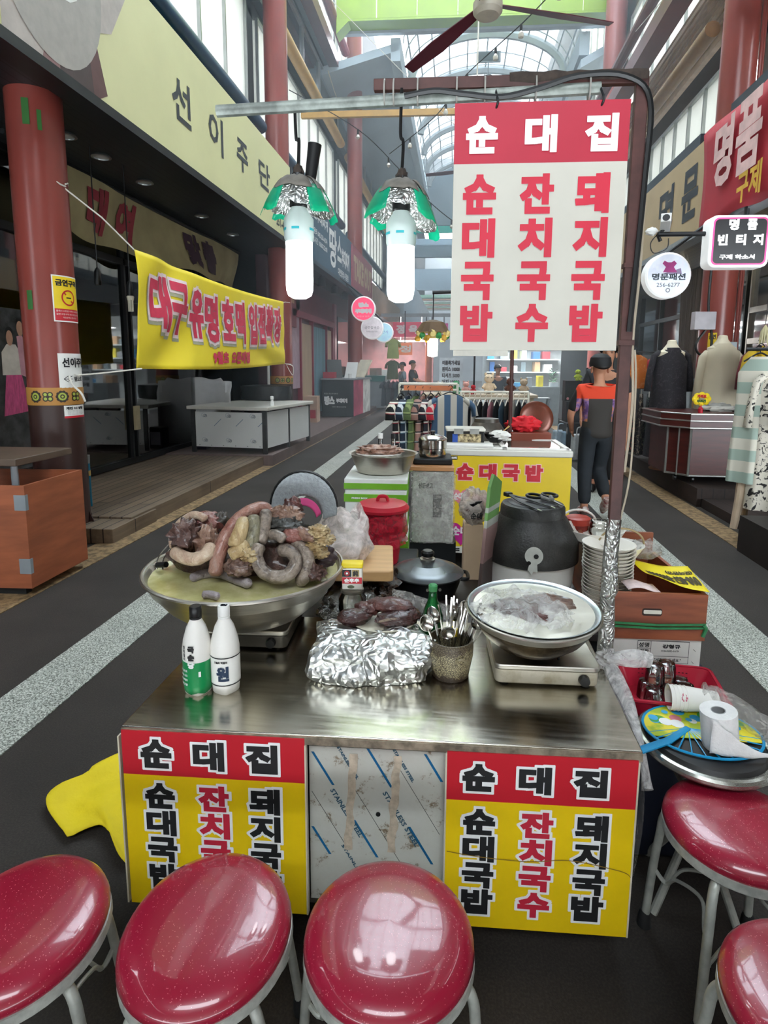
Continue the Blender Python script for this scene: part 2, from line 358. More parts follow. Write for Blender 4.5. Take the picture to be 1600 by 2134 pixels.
mb = MB(); mb.box(-4, 4.2, -9, 7.5, 11.2, 11.4); mb.box(-4, 4.2, 7.3, 7.5, 11.2, 13); struct('ceiling', mb, M('roof_light_block', '4a4f52', .6, .2, .1))  # unseen opaque roof, added to keep sky light off the foreground
vault(22.4, 40, .65, 2.25, 9.75, 1.22, (25, 27.8, 30.6, 33.4, 36.2, 39), ROOF2)
mb = MB()                                     # gutters beside the rear vault
for sx, x0, x1 in ((-1, -3.75, -1.7), (1, 2.9, 3.9)):
    mb.add([(x0, 22.3, 9.2), (x1, 22.3, 9.75), (x1, 40, 9.75), (x0, 40, 9.2), (x0, 22.3, 9.0), (x1, 22.3, 9.55), (x1, 40, 9.55), (x0, 40, 9.0)], [(0, 1, 2, 3), (7, 6, 5, 4), (0, 4, 5, 1), (3, 2, 6, 7), (1, 5, 6, 2), (0, 3, 7, 4)])
mb.box(-1.9, -1.65, 22.3, 40, 9.3, 9.85); mb.box(2.85, 3.1, 22.3, 40, 9.3, 9.85); trim(mb, PALEB)
GREEN = M('lime_panel', '839f10', .4, 0, .08, 2)
mb = MB()
for i in range(7): x = -3.2 + i * 1.0; mb.box(x + .006, x + .994, 21.6, 21.66, 10.05, 12.6)
mb.box(-3.2, 3.9, 21.6, 22.2, 10.0, 10.045); trim(mb, GREEN)
mb = MB().box(-3.3, 4, 22.2, 22.4, 9.94, 10.3); trim(mb, STEELGREY)
for sx in (-3.2, 3.75):                        # green haunches under the panel
    mb = MB(TR(sx, 21.6, 10.05)); q = 1 if sx < 0 else -1
    mb.add([(0, 0, 0), (q * .35, 0, 0), (0, -.05, -.35), (0, .5, 0), (q * .35, .5, 0), (0, .5, -.35)], [(0, 1, 2), (5, 4, 3), (1, 4, 5, 2)]); trim(mb, GREEN)
# cross beams and end structure beyond the vault
mb = MB()
for y, z0, z1 in ((40, 8.2, 11.2), (42, 7.0, 7.6), (46, 7.9, 8.5), (52, 6.3, 7.6), (58, 7.2, 7.7)): mb.box(-3.8, 4, y, y + .35, z0, z1)
trim(mb, M('beam_bluegrey', 'a3b6c1', .55, 0, .08, 1))
mb = MB().box(-3.8, 4, 40, 58, 11.0, 11.02); trim(mb, ROOF)
mb = MB()
for i in range(9): mb.box(-3.6, 3.8, 60 + i * 3, 61.2 + i * 3, 6.5 + .1 * i, 6.7 + .1 * i, i % 3)
trim(mb, [M('roof_mint', '9fd6b4', .5), M('roof_orange', 'd08a5e', .5), M('roof_pale', 'd9e4dc', .5)])
trim(MB().box(-3.7, 3.8, 30.3, 30.45, 3.34, 3.46), STEELGREY)
mb = MB().box(-3.7, 3.8, 39.3, 39.5, 7.75, 8.05); trim(mb, M('teal_strip', '2fd6c4', .3, 0, .05, 3))
mb = MB().box(-3.4, 3.6, 17.8, 17.92, 6.68, 6.8); trim(mb, YEL)
mb = MB().box(-4.2, 4.2, -9.2, -9, 0, 7.5); struct('light_block_rear', mb, M('light_block_grey', '6b6258', .7, 0, .15, 1))  # unseen wall added behind the camera to hold back sky light
# upper facades: windows in bays, round pipes and beams between the columns
wn = [0]
def window(side, x, y0, y1, z0, z1, n, pane=FROST, rail=.05, mid=False):
    wn[0] += 1; d = .05 * side
    o = struct('window_%d' % wn[0], MB().box(min(x, x + d), max(x, x + d), y0, y1, z0, z1), pane)
    mb = MB(); xa, xb = min(x, x - d), max(x, x - d)
    for i in range(n + 1): y = y0 + (y1 - y0) * i / n; mb.box(xa, xb, y - .02, y + .02, z0, z1)
    mb.box(xa, xb, y0, y1, z0 - rail, z0); mb.box(xa, xb, y0, y1, z1, z1 + rail)
    if mid: mb.box(xa, xb, y0, y1, (z0 + z1) / 2 - .02, (z0 + z1) / 2 + .02)
    struct('window_frame', mb, SILV, parent=o); return o
for y0, y1 in ((3, 14.4), (15.2, 24), (25, 39)):
    window(-1, -3.7, y0, y1, 5.15, 7.55, int((y1 - y0) / 1.25)); window(-1, -3.7, y0, y1, 8.15, 9.15, int((y1 - y0) / 2.2), GLASSB); window(-1, -3.7, y0, y1, 10.1, 12.6, int((y1 - y0) / .9))
    trim(MB().rod((-3.4, y0 + .3, 5.5), (-3.4, y1 - .2, 5.5), .11, 14), NAVY); trim(MB().rod((-3.42, y0 + .3, 7.72), (-3.42, y1 - .2, 7.72), .12, 14), YEL)
    trim(MB().box(-3.75, -3.6, y0, y1, 7.85, 8.1), CHAR)
    mb = MB().box(-3.5, -3.25, y0, y1, 9.2, 9.5); trim(mb, BROWNM); trim(MB().rod((-3.3, y0, 10.15), (-3.3, y1, 10.15), .12, 10), M('crimson_pipe', '7a1f2c', .35))
    trim(MB().box(-3.75, -3.5, y0, y1, 9.5, 9.55), PALEB)
for y0, y1 in ((1.5, 10.4), (11.6, 20.0), (21.5, 39)):
    window(1, 3.6, y0, y1, 4.62, 5.62, max(2, int((y1 - y0) / .8))); window(1, 3.7, y0, y1, 7.25, 9.2, int((y1 - y0) / 1.1)); window(1, 3.7, y0, y1, 9.8, 12.4, int((y1 - y0) / 1.1))
    trim(MB().box(3.1, 3.4, y0, y1, 4.32, 4.56), M('navy_sill', '1f2c38', .4)); trim(MB().rod((3.15, y0, 5.82), (3.15, y1, 5.82), .1, 12), M('bronze_beam', '7d5c36', .45))
    trim(MB().box(3.0, 3.3, y0, y1, 6.85, 7.12), BROWNM); trim(MB().rod((3.05, y0, 7.5), (3.05, y1, 7.5), .1, 10), BROWNM)
    mb = MB()
    for i in range(7): z = 5.98 + .12 * i; mb.add([(3.3, y0, z), (3.3, y1, z), (3.4, y1, z + .1), (3.4, y0, z + .1)], [(0, 1, 2, 3)])
    mb.box(3.42, 3.5, y0, y1, 5.9, 6.85); trim(mb, M('louvre_beige', 'c9b8a6', .5))
def haze():
    s = N('market_haze'); v = s.new('VolumeScatter'); v.inputs['Color'].default_value = (.86, .95, 1, 1); v.inputs['Density'].default_value = .028; v.inputs['Anisotropy'].default_value = .25
    s.l.new(v.outputs[0], s.out.inputs['Volume']); s.n.remove(s.b); return reg(s)
o = struct('haze', MB().box(-3.6, 3.6, 9.5, 58, .02, 9.9), haze()); o['kind'] = 'stuff'; o['label'] = 'thin bluish haze filling the far alley'; o['category'] = 'haze'  # uniform bluish scattering volume through the far alley
# ---------------------------------------------------------------- columns
def cyl(cx, cy, r, a0=0): return lambda u, v, w=0: Vector((cx + (r + w) * math.sin(a0 + u / r), cy - (r + w) * math.cos(a0 + u / r), v))
def cylpatch(mb, fn, u0, u1, v0, v1, w=.002, n=10, mi=None): return mb.sheet(lambda a, b: fn(u0 + (u1 - u0) * a, v0 + (v1 - v0) * b, w), n, 1, mi)
OCHRE = M('ochre_band', 'b9843f', .5, 0, .08); YELW = M('print_yellow', 'f0cf22', .5, 0, .05); PAPER = M('paper', 'ecebe5', .7, 0, .04, 9); GREENT = M('green_tape', '2f6a2c', .5)
def scuffed():
    s = N('scuffed_brown'); v = s.coord((1, 1, .45)); f = s.noise(v, 14, 6, .75, .8)
    s.base(s.ramp(f, [(0, lin('33201c') + (1,)), (.69, lin('38221d') + (1,)), (.715, lin('a99c88') + (1,))])); s.set(Roughness=.42); return reg(s)
SCUFF = scuffed()
def column(x, y, r, top, label, base_top=1.17, feet=False):
    t = thing('column', label, 'column', (x, y, 0))
    part('shaft', MB().lathe([(r, base_top), (r, 4.2), (r + .004, 4.2), (r + .004, 4.22), (r, 4.22), (r, top)], 40), COLRED, t)
    part('painted_base', MB().lathe([(r + .004, 0 if not feet else .02), (r + .004, base_top)], 40), SCUFF, t)
    mb = MB().lathe([(r + .007, base_top), (r + .009, base_top + .01), (r + .009, base_top + .135), (r + .007, base_top + .145)], 40)
    b = part('pattern_band', mb, OCHRE, t); f = cyl(0, 0, r + .009)
    for i, a in enumerate((-.15, .33, .85, 1.4)):
        u = a * r; z = base_top + .072; c = MB()
        if i % 2 == 0:
            for q in range(10): flat(c, f, circ(u + .036 * math.cos(q * pi / 5), z + .036 * math.sin(q * pi / 5), .015, 10), .002, 0)
            flat(c, f, circ(u, z, .032, 16), .003, 1); flat(c, f, circ(u, z, .018, 14), .004, 0); flat(c, f, circ(u, z, .009, 10), .005, 1)
        else:
            for q in range(4): flat(c, f, circ(u + .025 * math.cos(pi / 4 + q * pi / 2), z + .025 * math.sin(pi / 4 + q * pi / 2), .022, 14), .002, 0); flat(c, f, circ(u + .025 * math.cos(pi / 4 + q * pi / 2), z + .025 * math.sin(pi / 4 + q * pi / 2), .013, 12), .003, 1)
            flat(c, f, circ(u, z, .012, 10), .004, 0)
        part('medallion', c, [M('medal_dark', '33281f', .5), M('medal_green', 'a7b44a', .5)], b)
    if feet:
        mb = MB()
        for q in range(8):
            a = q * pi / 4 + .2; d = Vector((math.cos(a), math.sin(a), 0)); e = Vector((-d.y, d.x, 0)) * .008
            mb.add([d * (r) + e, d * (r + .08) + e, d * r + e + Vector((0, 0, .24)), d * r - e, d * (r + .08) - e, d * r - e + Vector((0, 0, .24))], [(0, 1, 2), (5, 4, 3), (1, 4, 5, 2), (0, 3, 4, 1), (0, 2, 5, 3)])
        part('base_fins', mb, SCUFF, t)
    return t
c1 = column(-3.4, 6.55, .205, 3.62, 'thick red column nearest the camera on the left, carrying the no-smoking notice', feet=True)
f = cyl(0, 0, .209, .17)
mb = MB(); cylpatch(mb, f, .115, .375, 1.85, 2.22, .001, 14, 0); cylpatch(mb, f, .125, .365, 1.955, 2.21, .002, 14, 1); cylpatch(mb, f, .125, .365, 1.86, 1.955, .002, 14, 2)
text(mb, f, '금연구역', .14, 2.135, .35, 2.19, .003, .004, 3, cut=.02)
def ring(mb, fn, cx, cy, r0, r1, w, mi, n=32, ry=1):
    for i in range(n):
        a, b = 2 * pi * i / n, 2 * pi * (i + 1) / n
        mb.add([fn(cx + q * math.cos(z), cy + q * ry * math.sin(z), w) for q, z in ((r0, a), (r1, a), (r1, b), (r0, b))], [(0, 1, 2, 3)], mi)
ring(mb, f, .245, 2.045, .052, .064, .004, 2); flat(mb, f, [(.20, 2.08), (.208, 2.09), (.29, 2.01), (.282, 2.0)], .005, 2); flat(mb, f, [(.222, 2.04), (.268, 2.04), (.268, 2.05), (.222, 2.05)], .0045, 3)
for i, s_ in enumerate(('흡연시 10만원 이하의 과태료가', '금연 지정구역 안내 대전광역시', '대전광역시 중구청장')): text(mb, f, s_, .135 + (i == 2) * .05, 1.93 - i * .026, .355 - (i == 2) * .03, 1.945 - i * .026, 0, .004, 0, cut=.02)
part('no_smoking_notice', mb, [PAPER, YELW, RED, BLACKT], c1)
mb = MB(); cylpatch(mb, f, .12, .375, 1.31, 1.595, .003, 14, 0); text(mb, f, '선이주단', .15, 1.48, .40, 1.56, .003, .006, 1, cut=.02)
for a, b in (((.155, 1.385), (.225, 1.385)), ((.155, 1.385), (.19, 1.41)), ((.155, 1.385), (.19, 1.36)), ((.19, 1.375), (.225, 1.36)), ((.19, 1.395), (.225, 1.41))): flat(mb, f, [(a[0], a[1] - .003), (b[0], b[1] - .003), (b[0], b[1] + .003), (a[0], a[1] + .003)], .006, 1)
text(mb, f, '옆으로', .24, 1.365, .34, 1.405, .0015, .006, 1, cut=.02); part('handwritten_notice', mb, [PAPER, BLACKT], c1)
mb = MB(); cylpatch(mb, f, .14, .35, 1.06, 1.165, .003, 10, 0); text(mb, f, '개인 1:1 상담', .155, 1.13, .32, 1.155, .002, .005, 1, cut=.02); cylpatch(mb, f, .14, .35, 1.06, 1.078, .004, 10, 2)
for i in range(4): text(mb, f, '국민 누구나 상담 가능합니다', .165, 1.085 + i * .011, .33, 1.092 + i * .011, 0, .005, 1, cut=.03)
part('torn_flyer', mb, [PAPER, BLACKT, RED], c1)
mb = MB(); cylpatch(mb, f, -.075, -.03, 1.94, 2.09, .002, 3); cylpatch(mb, f, .0, .05, 3.33, 3.52, .002, 3); cylpatch(mb, f, .1, .13, 3.3, 3.45, .002, 3); part('green_tape', mb, GREENT, c1)
c2 = column(-3.3, 15.0, .205, 14, 'red column rising past the upper windows behind the left hanging bulb')
solo('black_bundle', MB(TR(-3.45, 14.2, .025)).lathe([(.3, .87), (.56, .88), (.58, 1.0), (.57, 1.12), (.3, 1.14)], 28, wob=.06, sx=.8, sy=.55), M('black_wrap', '1b1e20', .3, 0, .3, 4, .6, 14), 'black plastic-wrapped roll lying on the film-covered steel table', 'bundle')
c3 = column(-3.1, 24.4, .22, 14, 'red column at the far left edge of the vaulted roof, beyond the round signs')
cr1 = column(3.32, 11.0, .2, 14, 'red column on the right behind the cream coat', base_top=.95)
cr2 = column(3.5, 21.0, .24, 14, 'red column on the far right under the end of the lime panel', base_top=.95)
fr = cyl(0, 0, .2)
mb = MB(); cylpatch(mb, fr, -.17, -.07, 1.62, 1.95, .002, 6, 0); cylpatch(mb, fr, -.17, -.07, 1.48, 1.6, .002, 6, 1); text(mb, fr, '금연', -.16, 1.87, -.08, 1.93, .002, .004, 2, cut=.02); part('no_smoking_notice', mb, [YELW, RED, BLACKT], cr1)
mb = MB(); cylpatch(mb, fr, .045, .085, 1.33, 1.6, .002, 4, 0)
for i, ch in enumerate('소화전사용'): text(mb, fr, ch, .05, 1.545 - i * .05, .08, 1.58 - i * .05, .001, .004, 1, cut=.02)
part('yellow_sticker', mb, [YELW, BLACKT], cr1)
mb = MB(); cylpatch(mb, fr, -.19, -.1, 1.12, 1.37, .002, 6, 0); cylpatch(mb, fr, -.18, -.11, 1.14, 1.27, .003, 6, 1); text(mb, fr, '모집', -.175, 1.29, -.12, 1.35, .002, .004, 2, cut=.02); part('blue_poster', mb, [PAPER, M('print_blue', '4f87a8', .5), BLACKT], cr1)
for x in (.24, .27): part('pipe', MB().rod((x, -.02, .3), (x, -.02, 13), .018, 8), COLRED, cr1)
mb = MB().box(-.05, .12, -.33, -.21, 1.62, 1.83); b = part('switch_box', mb, STEELGREY, cr1, bevel=.006)
mb = MB().box(-.42, -.16, -.33, -.22, 1.98, 2.2); b = part('meter_box', mb, M('meter_grey', 'b3aeb4', .45), cr1, label='pale grey meter box', bevel=.006)
part('black_cable', MB().tube(spline([(-.25, -.27, 1.98), (-.36, -.28, 1.8), (-.32, -.3, 1.68), (-.2, -.3, 1.7), (-.17, -.27, 1.9), (-.21, -.2, 2.3), (-.2, -.2, 3.1)], 6), .016, 6), BLACK, cr1)

# ---------------------------------------------------------------- left shop fascias
t = thing('shop_fascia', 'long cream shop sign with four widely spaced grey characters above the left arcade', 'sign', (-2.9, 3.2, 3.58), sy=1)
part('board', MB().box(-.14, 0, 0, 10.95, .02, 1.25), CREAMF, t); part('bottom_rail', MB().box(-.16, .03, 0, 10.95, -.06, .02), DARK, t); part('side_rail', MB().box(-.15, .02, 10.93, 11.0, -.06, 1.27), DARK, t)
F1 = plane((0, -3.2, -3.58), (0, 1, 0), (0, 0, 1)); mb = MB()
for ch, a, b, c, d in (('선', 8.37, 8.94, 3.99, 4.42), ('이', 9.57, 10.14, 4.0, 4.43), ('주', 10.75, 11.31, 4.05, 4.44), ('단', 11.92, 12.6, 4.09, 4.47)): text(mb, F1, ch, a, c, b, d, .012, .004)
text(mb, F1, '251-4455', 13.0, 3.72, 13.9, 3.86, .006, .004); part('lettering', mb, M('lettering_grey', '3b3f42', .6), t)
mb = MB(); flat(mb, F1, [(5.25, 3.61), (5.95, 3.61), (6.0, 3.75), (6.2, 3.95), (6.95, 4.2), (7.3, 4.62), (7.32, 4.83), (5.25, 4.83)], .003, 0)
flat(mb, F1, [(5.75, 3.61), (6.05, 3.61), (6.05, 3.9), (5.85, 3.82)], .004, 1); flat(mb, F1, [(6.0, 3.61), (6.64, 3.61), (6.8, 3.68), (6.52, 4.25), (6.2, 4.2), (6.0, 4.0)], .005, 2); flat(mb, F1, [(6.55, 3.61), (6.64, 3.61), (6.8, 3.68), (6.52, 4.25), (6.44, 4.2)], .006, 3)
flat(mb, F1, circ(5.95, 4.36, .82, 40, .72)[:], .007, 4); flat(mb, F1, [(5.95, 4.83), (6.25, 4.83), (6.2, 4.4), (6.3, 4.18), (6.1, 4.15), (5.85, 4.3)], .009, 5)
ring(mb, F1, 6.1, 4.5, .36, .38, .010, 6, 20); flat(mb, F1, circ(6.1, 4.5, .36, 24), .0095, 5)
part('printed_motif', mb, [M('print_lilac', 'b9afa6', .6), M('print_mauve', '93716f', .6), M('print_umber', '4b3a38', .6), M('print_plum', '63423f', .6), M('print_stone', 'aaa49b', .6, 0, .08, 8), M('print_pink', 'cf9aa8', .6), PAPER], t)
t = thing('shop_fascia', 'teal-grey stew shop sign with white brush lettering and a red takeaway panel', 'sign', (-2.9, 15.5, 3.58), sy=1)
part('board', MB().box(-.14, 0, 0, 11.6, .02, 1.2), M('fascia_teal', '39566a', .5, 0, .06), t); part('bottom_rail', MB().box(-.16, .03, 0, 11.6, -.06, .02), M('teal_rail', '20333f', .4), t)
F2 = plane((0, -15.5, -3.58), (0, 1, 0), (0, 0, 1)); mb = MB()
text(mb, F2, '땅', 18.3, 3.75, 19.4, 4.62, .03, .004); text(mb, F2, '스', 19.5, 4.0, 20.2, 4.6, .03, .004); text(mb, F2, '부대찌개', 20.25, 3.95, 21.6, 4.4, .02, .004)
text(mb, F2, '땅스부대찌개', 16.0, 4.4, 18.1, 4.62, .01, .004); lined(mb, F2, ['배달문의 042-256-6574', '영업시간 10:00-22:00'], 16.0, 3.95, 18.0, 4.25, .004, .004); text(mb, F2, '대전중앙시장점', 19.6, 3.68, 21.4, 3.85, .006, .004); part('lettering', mb, WHITET, t)
mb = MB().box(.001, .03, 6.5, 11.55, .04, 1.16); b = part('takeaway_panel', mb, [M('takeaway_red', 'a04a56', .5)], t)
mb = MB(); text(mb, lambda u, v, w=0: F2(u, v, w + .03), 'TAKE OUT', 22.3, 3.85, 26.8, 4.52, .05, .004); part('lettering', mb, M('lettering_tan', 'c9b38c', .5), b)
solo('shop_fascia', MB().box(-3.0, -2.88, 27.4, 40, 3.4, 4.28), M('fascia_tan', 'a08a74', .6, 0, .15, 3, stretch=(1, 4, 1)), 'plain tan ribbed shop sign beyond the takeaway panel on the left', 'sign', sy=1)
solo('facade_block', MB().box(-3.6, -2.7, 40, 75, 3.6, 6.4), PALEB, 'pale blue-grey building front beyond the tan sign on the left', 'building', sy=1)

# ---------------------------------------------------------------- left ground floor: deck, glass front, cloth signs
solo('timber_deck', MB().box(-6.8, -2.88, 6.75, 11.7, 0, .15), DECKL, 'worn timber deck in front of the dark glass shopfront', 'deck', bevel=.006, sy=1)
solo('timber_deck', MB().box(-6.8, -2.74, 11.72, 27.5, 0, .17), M('deck_far', '6a5a56', .6, 0, .12, 3, stretch=(12, 1, 1)), 'smoother reddish timber deck under the film-covered steel table', 'deck', bevel=.006, sy=1)
solo('timber_ramp', MB().box(-3.25, -2.86, 6.3, 7.3, 0, .13), DECKL, 'short timber step end beside the foot of the nearest red column', 'step', bevel=.006, sy=1)
t = thing('pipe_post', 'thin blue pipe post taped with a yellow band behind the nearest column', 'post', (-3.5, 7.25, .15))
part('tube', MB().rod((0, 0, 0), (0, 0, .42), .024, 14), M('blue_pipe', '16708f', .35), t); part('tape_band', MB().rod((0, 0, .3), (0, 0, .35), .0255, 14), M('yellow_tape', 'c4a55f', .5), t); part('cap', MB().rod((0, 0, .42), (0, 0, .5), .024, 12, r2=.028), SILV, t)
# dark glass front
def shopfront(name, x, ys, z0, z1, glass, fr, side=-1, rail=(), w=.05):
    o = struct(name, MB().box(x - .006, x + .006, ys[0], ys[-1], z0, z1), glass); mb = MB()
    for y in ys: mb.box(x - .05, x + .05, y - w / 2, y + w / 2, z0, z1)
    for z in (z0, z1) + tuple(rail): mb.box(x - .05, x + .05, ys[0], ys[-1], z - .04, z + .04)
    struct('window_frame', mb, fr, parent=o); o['kind'] = 'structure'; return o
shopfront('window_20', -4.45, [2.2, 5, 7.2, 9.0, 10.55, 10.7, 13.6], .2, 3.6, GLASSD, DARK, rail=(2.85,))
solo('door_handle_plate', MB().box(-4.4, -4.36, 10.56, 10.68, .62, .95), M('brass_plate', 'a89a78', .4), 'cream handle plate on the dark glass shop door', 'handle', bevel=.004)
for i, (x, y, z, h, r, c) in enumerate(((-5.6, 8.2, .16, 1.1, .34, '6a6257'), (-5.5, 9.7, .16, .9, .3, '58503f'), (-5.7, 11.2, .16, 1.2, .36, '4c5350'), (-5.6, 12.7, .16, 1.0, .33, '6b5a55'))):
    solo('fabric_heap', MB().blob((x, y, z + h / 2), (r, r * 1.3, h / 2), .25, 2.2, i, 20, 14), M('heap_%d' % i, c, .9, 0, .35, 5), ('%s heap of fabric inside the dark shop, %s' % (('tan', 'olive', 'grey', 'brown')[i], ('nearest the red column', 'second from the red column', 'behind the glass door', 'behind the yellow banner')[i])), 'fabric', group='cloth heaps inside the dark shop')
area('shop_dim_light', (-5.5, 10, 3.5), 2.5, 14, (.9, .95, 1))
# couple poster standing behind the glass
t = thing('poster_board', 'photo poster of a couple in pink and white traditional dress, left of the nearest column', 'poster', (-4.38, 7.55, 1.0), sy=1); Fp = plane((0, -.15, 0), (0, 1, 0), (0, 0, 1))
part('board', MB().box(-.03, 0, -.3, .7, -.55, 1.05), M('rock_print', '3a3b3b', .6, 0, .5, 9, 0), t)
mb = MB()
flat(mb, Fp, [(.0, 0), (.5, .03), (.36, .44), (.1, .44)], .003, 0); flat(mb, Fp, [(.03, .4), (.4, .4), (.38, .62), (.3, .7), (.14, .7), (.04, .62)], .004, 1); flat(mb, Fp, [(.36, .4), (.52, .36), (.5, .72), (.42, .8), (.33, .78)], .005, 2)
flat(mb, Fp, circ(.2, .76, .06, 16, .075), .005, 3); flat(mb, Fp, circ(.4, .86, .06, 16, .075), .006, 3); flat(mb, Fp, circ(.2, .81, .072, 16, .06), .0045, 4); flat(mb, Fp, circ(.4, .91, .072, 16, .06), .0055, 4)
part('printed_couple', mb, [M('print_rose', 'c6507f', .6, 0, .2, 12, stretch=(1, 4, 1)), M('print_ivory', 'd3c9bd', .6), M('print_blush', 'c9929c', .6), M('print_skin', 'b98d74', .6), BLACKT], t)
# faded cloth sign hung inside the arcade
def drape(fn, nu, nv): mb = MB(); mb.sheet(fn, nu, nv); return mb
def inner(u, v): y = 7.3 + 7.6 * u; return Vector((-4.05 + .1 * math.sin(u * 9 + v * 2) * (.3 + v), y, 3.52 - .58 * v - .1 * math.sin(u * pi) * (v - .3) + .03 * math.sin(u * 23) * v))
t = thing('cloth_sign', 'faded cream cloth sign with red and dark characters hung deep under the left soffit', 'banner', (-4.05, 11, 3.0), sy=1)
part('cloth', drape(inner, 70, 8), M('old_cloth', '9a8f68', .8, 0, .15, 2), t, world=True)
Fi = lambda y, z, w=0: inner((y - 7.3) / 7.6, (3.52 - z) / .58) + Vector((w, 0, 0)); mb = MB()
for ch, a, b in (('대', 8.7, 9.3), ('여', 9.6, 10.2)): text(mb, Fi, ch, a, 3.02, b, 3.45, .035, .02, 0, cut=.12)
for ch, a, b in (('맞', 11.9, 12.5), ('춤', 12.6, 13.2)): text(mb, Fi, ch, a, 3.02, b, 3.45, .035, .02, 1, cut=.12)
part('lettering', mb, [M('old_red', '8b2f38', .8), M('old_plum', '3d2a35', .8)], t, world=True)
solo('sign_batten', MB().rod((-4.05, 7.2, 3.55), (-4.05, 15, 3.55), .025, 8), DARK, 'thin batten along the top of the faded cloth sign', 'batten', sy=1)
# yellow opening banner between the two columns
def ban(u, v):
    y = 7.2 + 6.22 * u; top = 2.53 + .03 * u - .05 * math.sin(pi * u); bot = 1.47 + .07 * u - .04 * math.sin(pi * u)
    wr = .05 * math.sin(9 * u + 5 * v) * v * (1 - u) + .035 * math.sin(26 * u + 9 * v) * math.exp(-((u - .12) / .12) ** 2) + .03 * math.sin(14 * (u - v)) * math.exp(-((u - .85) / .15) ** 2) * v
    return Vector((-2.9 + wr, y, top + (bot - top) * v))
Fb = lambda y, z, w=0: ban((y - 7.2) / 6.22, (2.53 - z) / 1.06) + Vector((w, 0, 0))
t = thing('cloth_banner', 'bright yellow banner with big red opening-soon lettering roped between two red columns', 'banner', (-2.9, 10.3, 1.45), sy=1)
part('cloth', drape(ban, 90, 24), M('banner_yellow', 'eed62b', .65, 0, .04, 2), t, solid=.003, world=True)
mb = MB(); WB = (('대', 7.48, 7.99, 1.84, 2.38), ('구', 8.02, 8.55, 1.83, 2.37), ('유', 8.66, 9.12, 1.82, 2.36), ('명', 9.17, 9.66, 1.79, 2.35), ('호', 9.82, 10.35, 1.83, 2.36), ('떡', 10.42, 10.87, 1.8, 2.37), ('입', 11.08, 11.53, 1.8, 2.38), ('점', 11.6, 12.05, 1.81, 2.39), ('확', 12.1, 12.61, 1.83, 2.4), ('장', 12.65, 13.14, 1.83, 2.4))
for ch, a, b, c, d in WB: text(mb, Fb, ch, a - .05, c - .07, b + .05, d + .01, .066, .006, 2, cut=.08); text(mb, Fb, ch, a - .035, c - .035, b + .035, d + .035, .058, .010, 1, cut=.08); text(mb, Fb, ch, a, c, b, d, .027, .016, 0, cut=.08)
text(mb, Fb, '9월초', 9.33, 1.53, 9.99, 1.69, .012, .012, 0, cut=.08); text(mb, Fb, '오픈예정', 10.13, 1.53, 11.14, 1.7, .012, .012, 0, cut=.08)
part('lettering', mb, [M('banner_red', 'cf3350', .6), M('banner_pinkwhite', 'f3dede', .6), M('banner_grey', 'a9a78a', .6)], t, world=True)
CORD = M('white_cord', 'd9d5cb', .8, 0, .1)
def cord(pts, r=.007): return part('tie_cord', MB().tube(pts, r, 6), CORD, t, world=True)
cord([(-2.9, 7.22, 2.52), (-3.05, 6.9, 2.75), (-3.21, 6.55, 2.93)]); cord([(-3.4 + .215 * math.cos(a / 12 * pi), 6.55 + .215 * math.sin(a / 12 * pi), 2.95 + .02 * math.sin(a)) for a in range(25)])
cord([(-2.9, 7.22, 1.47), (-3.1, 6.8, 1.43), (-3.23, 6.44, 1.41)]); cord([(-3.4 + .216 * math.cos(a / 12 * pi), 6.55 + .216 * math.sin(a / 12 * pi), 1.41 + .012 * math.sin(a * 2)) for a in range(25)])
cord(spline([(-3.2, 6.42, 1.41), (-3.17, 6.4, 1.34), (-3.1, 6.4, 1.27), (-3.08, 6.42, 1.2)], 5), .009)
cord([(-2.9, 13.4, 2.54), (-3.0, 14, 2.6), (-3.1, 14.9, 2.66)]); cord([(-2.9, 13.4, 1.55), (-3.0, 14, 1.54), (-3.1, 14.9, 1.54)]); cord(spline([(-3.02, 14.1, 1.54), (-2.95, 14.1, 1.4), (-2.9, 14.1, 1.35), (-2.9, 14.1, 1.5), (-3.02, 14.1, 1.54)], 5))
# pendant bulbs on wires under the soffit
def pend(x, y, z, label, bulb):
    t = thing('pendant_socket', label, 'lamp', (x, y, z)); part('wire', MB().rod((0, 0, .1), (0, 0, 3.62 - z), .006, 6), BLACK, t); part('socket', MB().lathe([(.012, .17), (.03, .13), (.035, .02), (.03, 0)], 12), BLACK, t)
    if bulb:
        mb = MB()
        for q in range(4): a = q * pi / 2; mb.tube([(.02 * math.cos(a), .02 * math.sin(a), -.02), (.02 * math.cos(a), .02 * math.sin(a), -.16)], .012, 8)
        mb.lathe([(.034, -.04), (.04, 0), (.02, .02)], 12); part('tube_bulb', mb, M('bulb_off', 'd8d2bd', .4), t)
pend(-3.62, 8.0, 2.3, 'empty black socket hanging on a long wire beside the nearest column', False)
pend(-3.6, 8.75, 2.25, 'unlit four-tube bulb hanging on a wire against the dark glass', True)
for i, (y, l) in enumerate(((7.6, 'recessed round downlight beside the top of the nearest column'), (8.35, 'recessed round downlight second from the nearest column'), (9.5, 'recessed round downlight third from the nearest column'), (11.6, 'recessed round downlight behind the third character of the cream sign'), (13.2, 'recessed round downlight farthest along under the cream sign'))):
    t = thing('downlight', l, 'lamp', (-3.66, y, 3.6), group='downlights under the cream sign'); part('trim_ring', MB().lathe([(.085, .02), (.1, .0), (.075, -.005), (.07, .02)], 24), SILV, t); part('lens', MB().lathe([(0, .005), (.07, .005), (.07, .015)], 20), M('lens_off', 'c7c9c4', .2), t)
